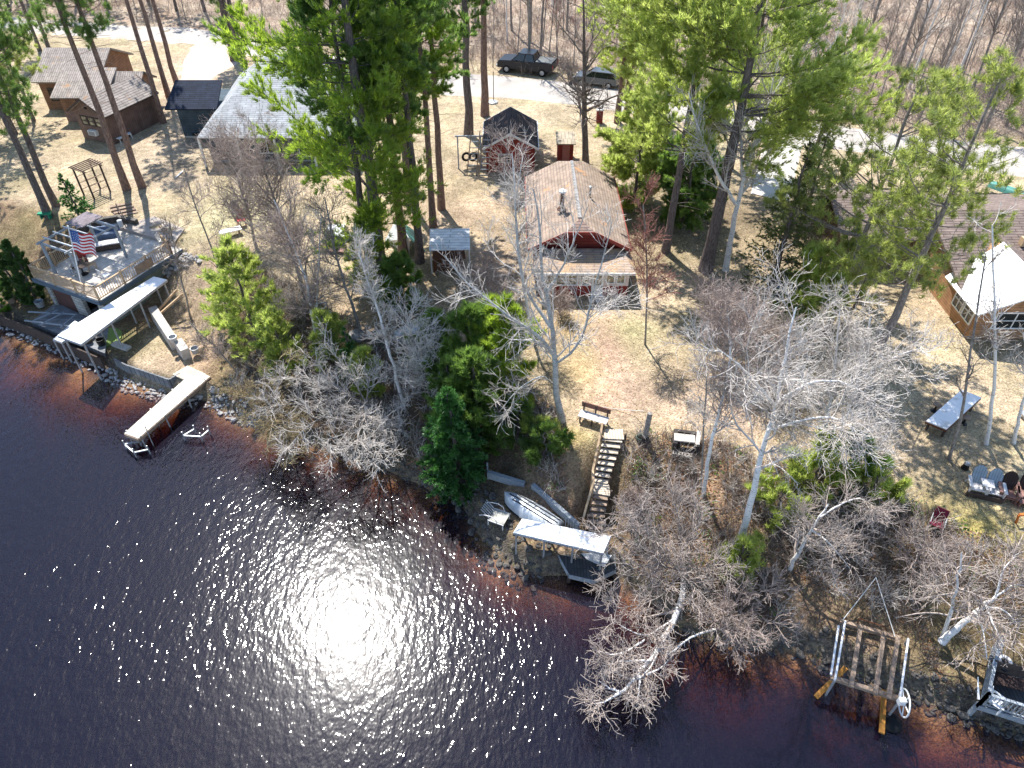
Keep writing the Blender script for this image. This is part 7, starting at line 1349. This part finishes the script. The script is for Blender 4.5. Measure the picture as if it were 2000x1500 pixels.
# ------------------------------------------------------------------ vehicles and the person
def wheel(root, c, r, w, az):
    ax = Vector((-math.sin(az), math.cos(az), 0)); c = Vector(c)
    t = G(); t.cyl(c - ax * w / 2, c + ax * w / 2, r, n=20); wo = t.put('wheel', M['tyre'], root)
    g = G(); g.cyl(c - ax * (w / 2 + .01), c + ax * (w / 2 + .01), r * .58, n=14)
    for i in range(5): a = 2 * math.pi * i / 5; q = c + Vector((math.cos(az) * math.cos(a), math.sin(az) * math.cos(a), math.sin(a))) * r * .3; g.cyl(q - ax * (w / 2 + .02), q + ax * (w / 2 + .02), r * .1, n=6)
    o = g.put('rim', M['steel']); o.data.transform(wmat(root).inverted()); o.parent = wo
def truck(c, az):
    """front at local -x"""
    root = thing('pickup_truck', 'black pickup truck parked at the far side of the road behind the cottage', 'pickup truck', c, az); Mx = wmat(root); f = lambda x, y, z: Mx @ Vector((x * 1.06, y * 1.06, z * 1.16)); L, W = 5.6, 1.0
    prof = [(-2.8, .5), (-2.82, .95), (-2.65, 1.12), (-1.35, 1.22), (2.75, 1.22), (2.8, .55)]
    g = G()
    lo = [(-2.8, .5), (-2.82, .95), (-2.65, 1.12), (-1.3, 1.2), (1.0, 1.2), (1.0, .5)]
    g.extr([f(x, -W, z) for x, z in lo], f(0, 2 * W, 0) - f(0, 0, 0))
    for y0, y1 in ((-W, -W + .1), (W - .1, W)): g.extr([f(1.0, y0, .5), f(2.8, y0, .55), f(2.8, y0, 1.22), f(1.0, y0, 1.22)], f(0, y1 - y0, 0) - f(0, 0, 0))
    g.box(f(1.9, 0, .62), (1.8, 1.8, .12), az); g.put('body', M['truckpaint'], root)
    g = G(); g.box(f(2.78, 0, .88), (.08, 1.98, .66), az); g.put('tailgate', M['truckpaint'], root)
    g = G(); b0 = [(-1.35, -.93), (1.0, -.93), (1.0, .93), (-1.35, .93)]; t0 = [(-.6, -.75), (.75, -.75), (.75, .75), (-.6, .75)]
    vs = [f(x, y, 1.2) for x, y in b0] + [f(x, y, 1.78) for x, y in t0]; g.add(vs, [(0, 1, 5, 4), (1, 2, 6, 5), (2, 3, 7, 6), (3, 0, 4, 7), (0, 3, 2, 1)]); g.put('window', M['glass'], root)
    g = G(); g.slab([f(-.68, -.8, 1.83), f(.82, -.8, 1.83), f(.82, .8, 1.83), f(-.68, .8, 1.83)], .07); 
    for (x, y), (u, v) in zip(b0, t0): g.beam(f(x, y, 1.2), f(u, v, 1.8), .07, .07)
    for y, u in ((-.93, -.75), (.93, .75)): g.beam(f(-.1, y, 1.2), f(.05, u, 1.8), .08, .06)
    g.put('cab_roof', M['truckpaint'], root)
    for x in (-1.85, 1.8):
        for y in (-.9, .9): wheel(root, f(x, y, .4), .4, .26, az)
    for y in (-.75, .75): G().box(f(-2.82, y, .86), (.06, .34, .2), az).put('headlight', M['whitemetal'], root); G().box(f(2.83, y * 1.2, .95), (.05, .16, .36), az).put('tail_light', M['red'], root)
    G().box(f(-2.9, 0, .58), (.16, 1.9, .2), az).put('bumper', M['steel'], root)
    G().slab([f(1.05, -.88, 1.27), f(2.7, -.88, 1.27), f(2.7, .88, 1.27), f(1.05, .88, 1.27)], .05).put('bed_cover', mat('grey_bed_cover', (.16, .17, .17)), root)
    for y in (-1.08, 1.08): G().box(f(-.9, y, 1.2), (.14, .16, .16), az).put('mirror', M['truckpaint'], root)
a = P(990, 150, 3.1); c = P(1030, 142, 3.1); truck((c[0], c[1], 3.12), R(-19))
def suv(c, az):
    root = thing('parked_car', 'dark grey car parked behind the truck, half hidden by pine boughs', 'car', c, az); Mx = wmat(root); f = lambda x, y, z: Mx @ Vector((x, y, z)); W = .9
    g = G(); g.extr([f(x, -W, z) for x, z in [(-2.2, .35), (-2.25, .75), (-2.0, .92), (-1.1, 1.0), (2.15, 1.0), (2.25, .4)]], f(0, 2 * W, 0) - f(0, 0, 0)); g.put('body', M['carpaint'], root)
    b0 = [(-1.15, -.84), (2.1, -.84), (2.1, .84), (-1.15, .84)]; t0 = [(-.4, -.68), (1.75, -.68), (1.75, .68), (-.4, .68)]; g = G(); g.add([f(x, y, 1.0) for x, y in b0] + [f(x, y, 1.48) for x, y in t0], [(0, 1, 5, 4), (1, 2, 6, 5), (2, 3, 7, 6), (3, 0, 4, 7), (0, 3, 2, 1)]); g.put('window', M['glass'], root)
    g = G(); g.slab([f(-.45, -.72, 1.53), f(1.8, -.72, 1.53), f(1.8, .72, 1.53), f(-.45, .72, 1.53)], .06)
    for (x, y), (u, v) in zip(b0, t0): g.beam(f(x, y, 1.0), f(u, v, 1.5), .07, .06)
    g.put('car_roof', M['carpaint'], root)
    for x in (-1.4, 1.4):
        for y in (-.8, .8): wheel(root, f(x, y, .34), .34, .22, az)
    for y in (-.65, .65): G().box(f(-2.24, y, .72), (.06, .3, .16), az).put('headlight', M['whitemetal'], root)
c = P(1165, 166, 3.12); suv((c[0], c[1], 3.12), R(-19))

def skin_body(name, verts, edges, radii, m, parent, sub=2):
    me = bpy.data.meshes.new(name); me.from_pydata(verts, edges, []); o = bpy.data.objects.new(name, me); COL.objects.link(o); o.parent = parent
    md = o.modifiers.new('skin', 'SKIN'); md.use_smooth_shade = True
    if not me.skin_vertices: me.skin_vertices.new()
    for sv, r_ in zip(me.skin_vertices[0].data, radii): sv.radius = (r_, r_ * .85); 
    me.skin_vertices[0].data[0].use_root = True
    sd_ = o.modifiers.new('sub', 'SUBSURF'); sd_.levels = sd_.render_levels = sub
    dg = bpy.context.evaluated_depsgraph_get(); em = bpy.data.meshes.new_from_object(o.evaluated_get(dg)); o.modifiers.clear(); o.data = em; em.materials.clear(); em.materials.append(m); return o
c = P(1114, 170, 3.15); person = thing('person', 'person in a dark jacket walking along the road between the truck and the car', 'person', (c[0], c[1], 3.12), R(-60))
sk_v = [(0, 0, .95), (0, 0, 1.2), (0, -.01, 1.42), (0, -.02, 1.52), (0, -.03, 1.6), (0, -.03, 1.72), (.1, 0, .9), (.11, -.14, .5), (.11, -.05, .08), (.11, -.2, .04), (-.1, 0, .9), (-.11, .1, .5), (-.11, .28, .12), (-.11, .16, .04), (.2, 0, 1.42), (.26, .08, 1.16), (.27, -.08, .94), (.27, -.12, .86), (-.2, 0, 1.42), (-.26, -.06, 1.16), (-.27, -.22, .98), (-.27, -.28, .92)]
sk_e = [(0, 1), (1, 2), (2, 3), (3, 4), (4, 5), (0, 6), (6, 7), (7, 8), (8, 9), (0, 10), (10, 11), (11, 12), (12, 13), (2, 14), (14, 15), (15, 16), (16, 17), (2, 18), (18, 19), (19, 20), (20, 21)]
sk_r = [.13, .12, .13, .055, .085, .09, .09, .065, .045, .04, .09, .065, .045, .04, .06, .045, .035, .04, .06, .045, .035, .04]
skin_body('body', sk_v, sk_e, sk_r, M['skin'], person)
pick = lambda ids: ([sk_v[i] for i in ids], [(ids.index(a), ids.index(b_)) for a, b_ in sk_e if a in ids and b_ in ids], [sk_r[i] + .035 for i in ids])
skin_body('jacket', *pick([0, 1, 2, 3, 14, 15, 16, 18, 19, 20]), M['jacket'], person); skin_body('trousers', *pick([0, 6, 7, 8, 10, 11, 12]), M['jeans'], person)
hg = G(); hc = Vector((c[0], c[1], 3.12)) + Matrix.Rotation(R(-60), 3, 'Z') @ Vector((0, -.01, 1.72)); hg.lathe(hc, [(.105, -.06), (.11, .02), (.08, .09), (.02, .115)], 12); hg.put('hair', M['hair'], person, smooth_=True)
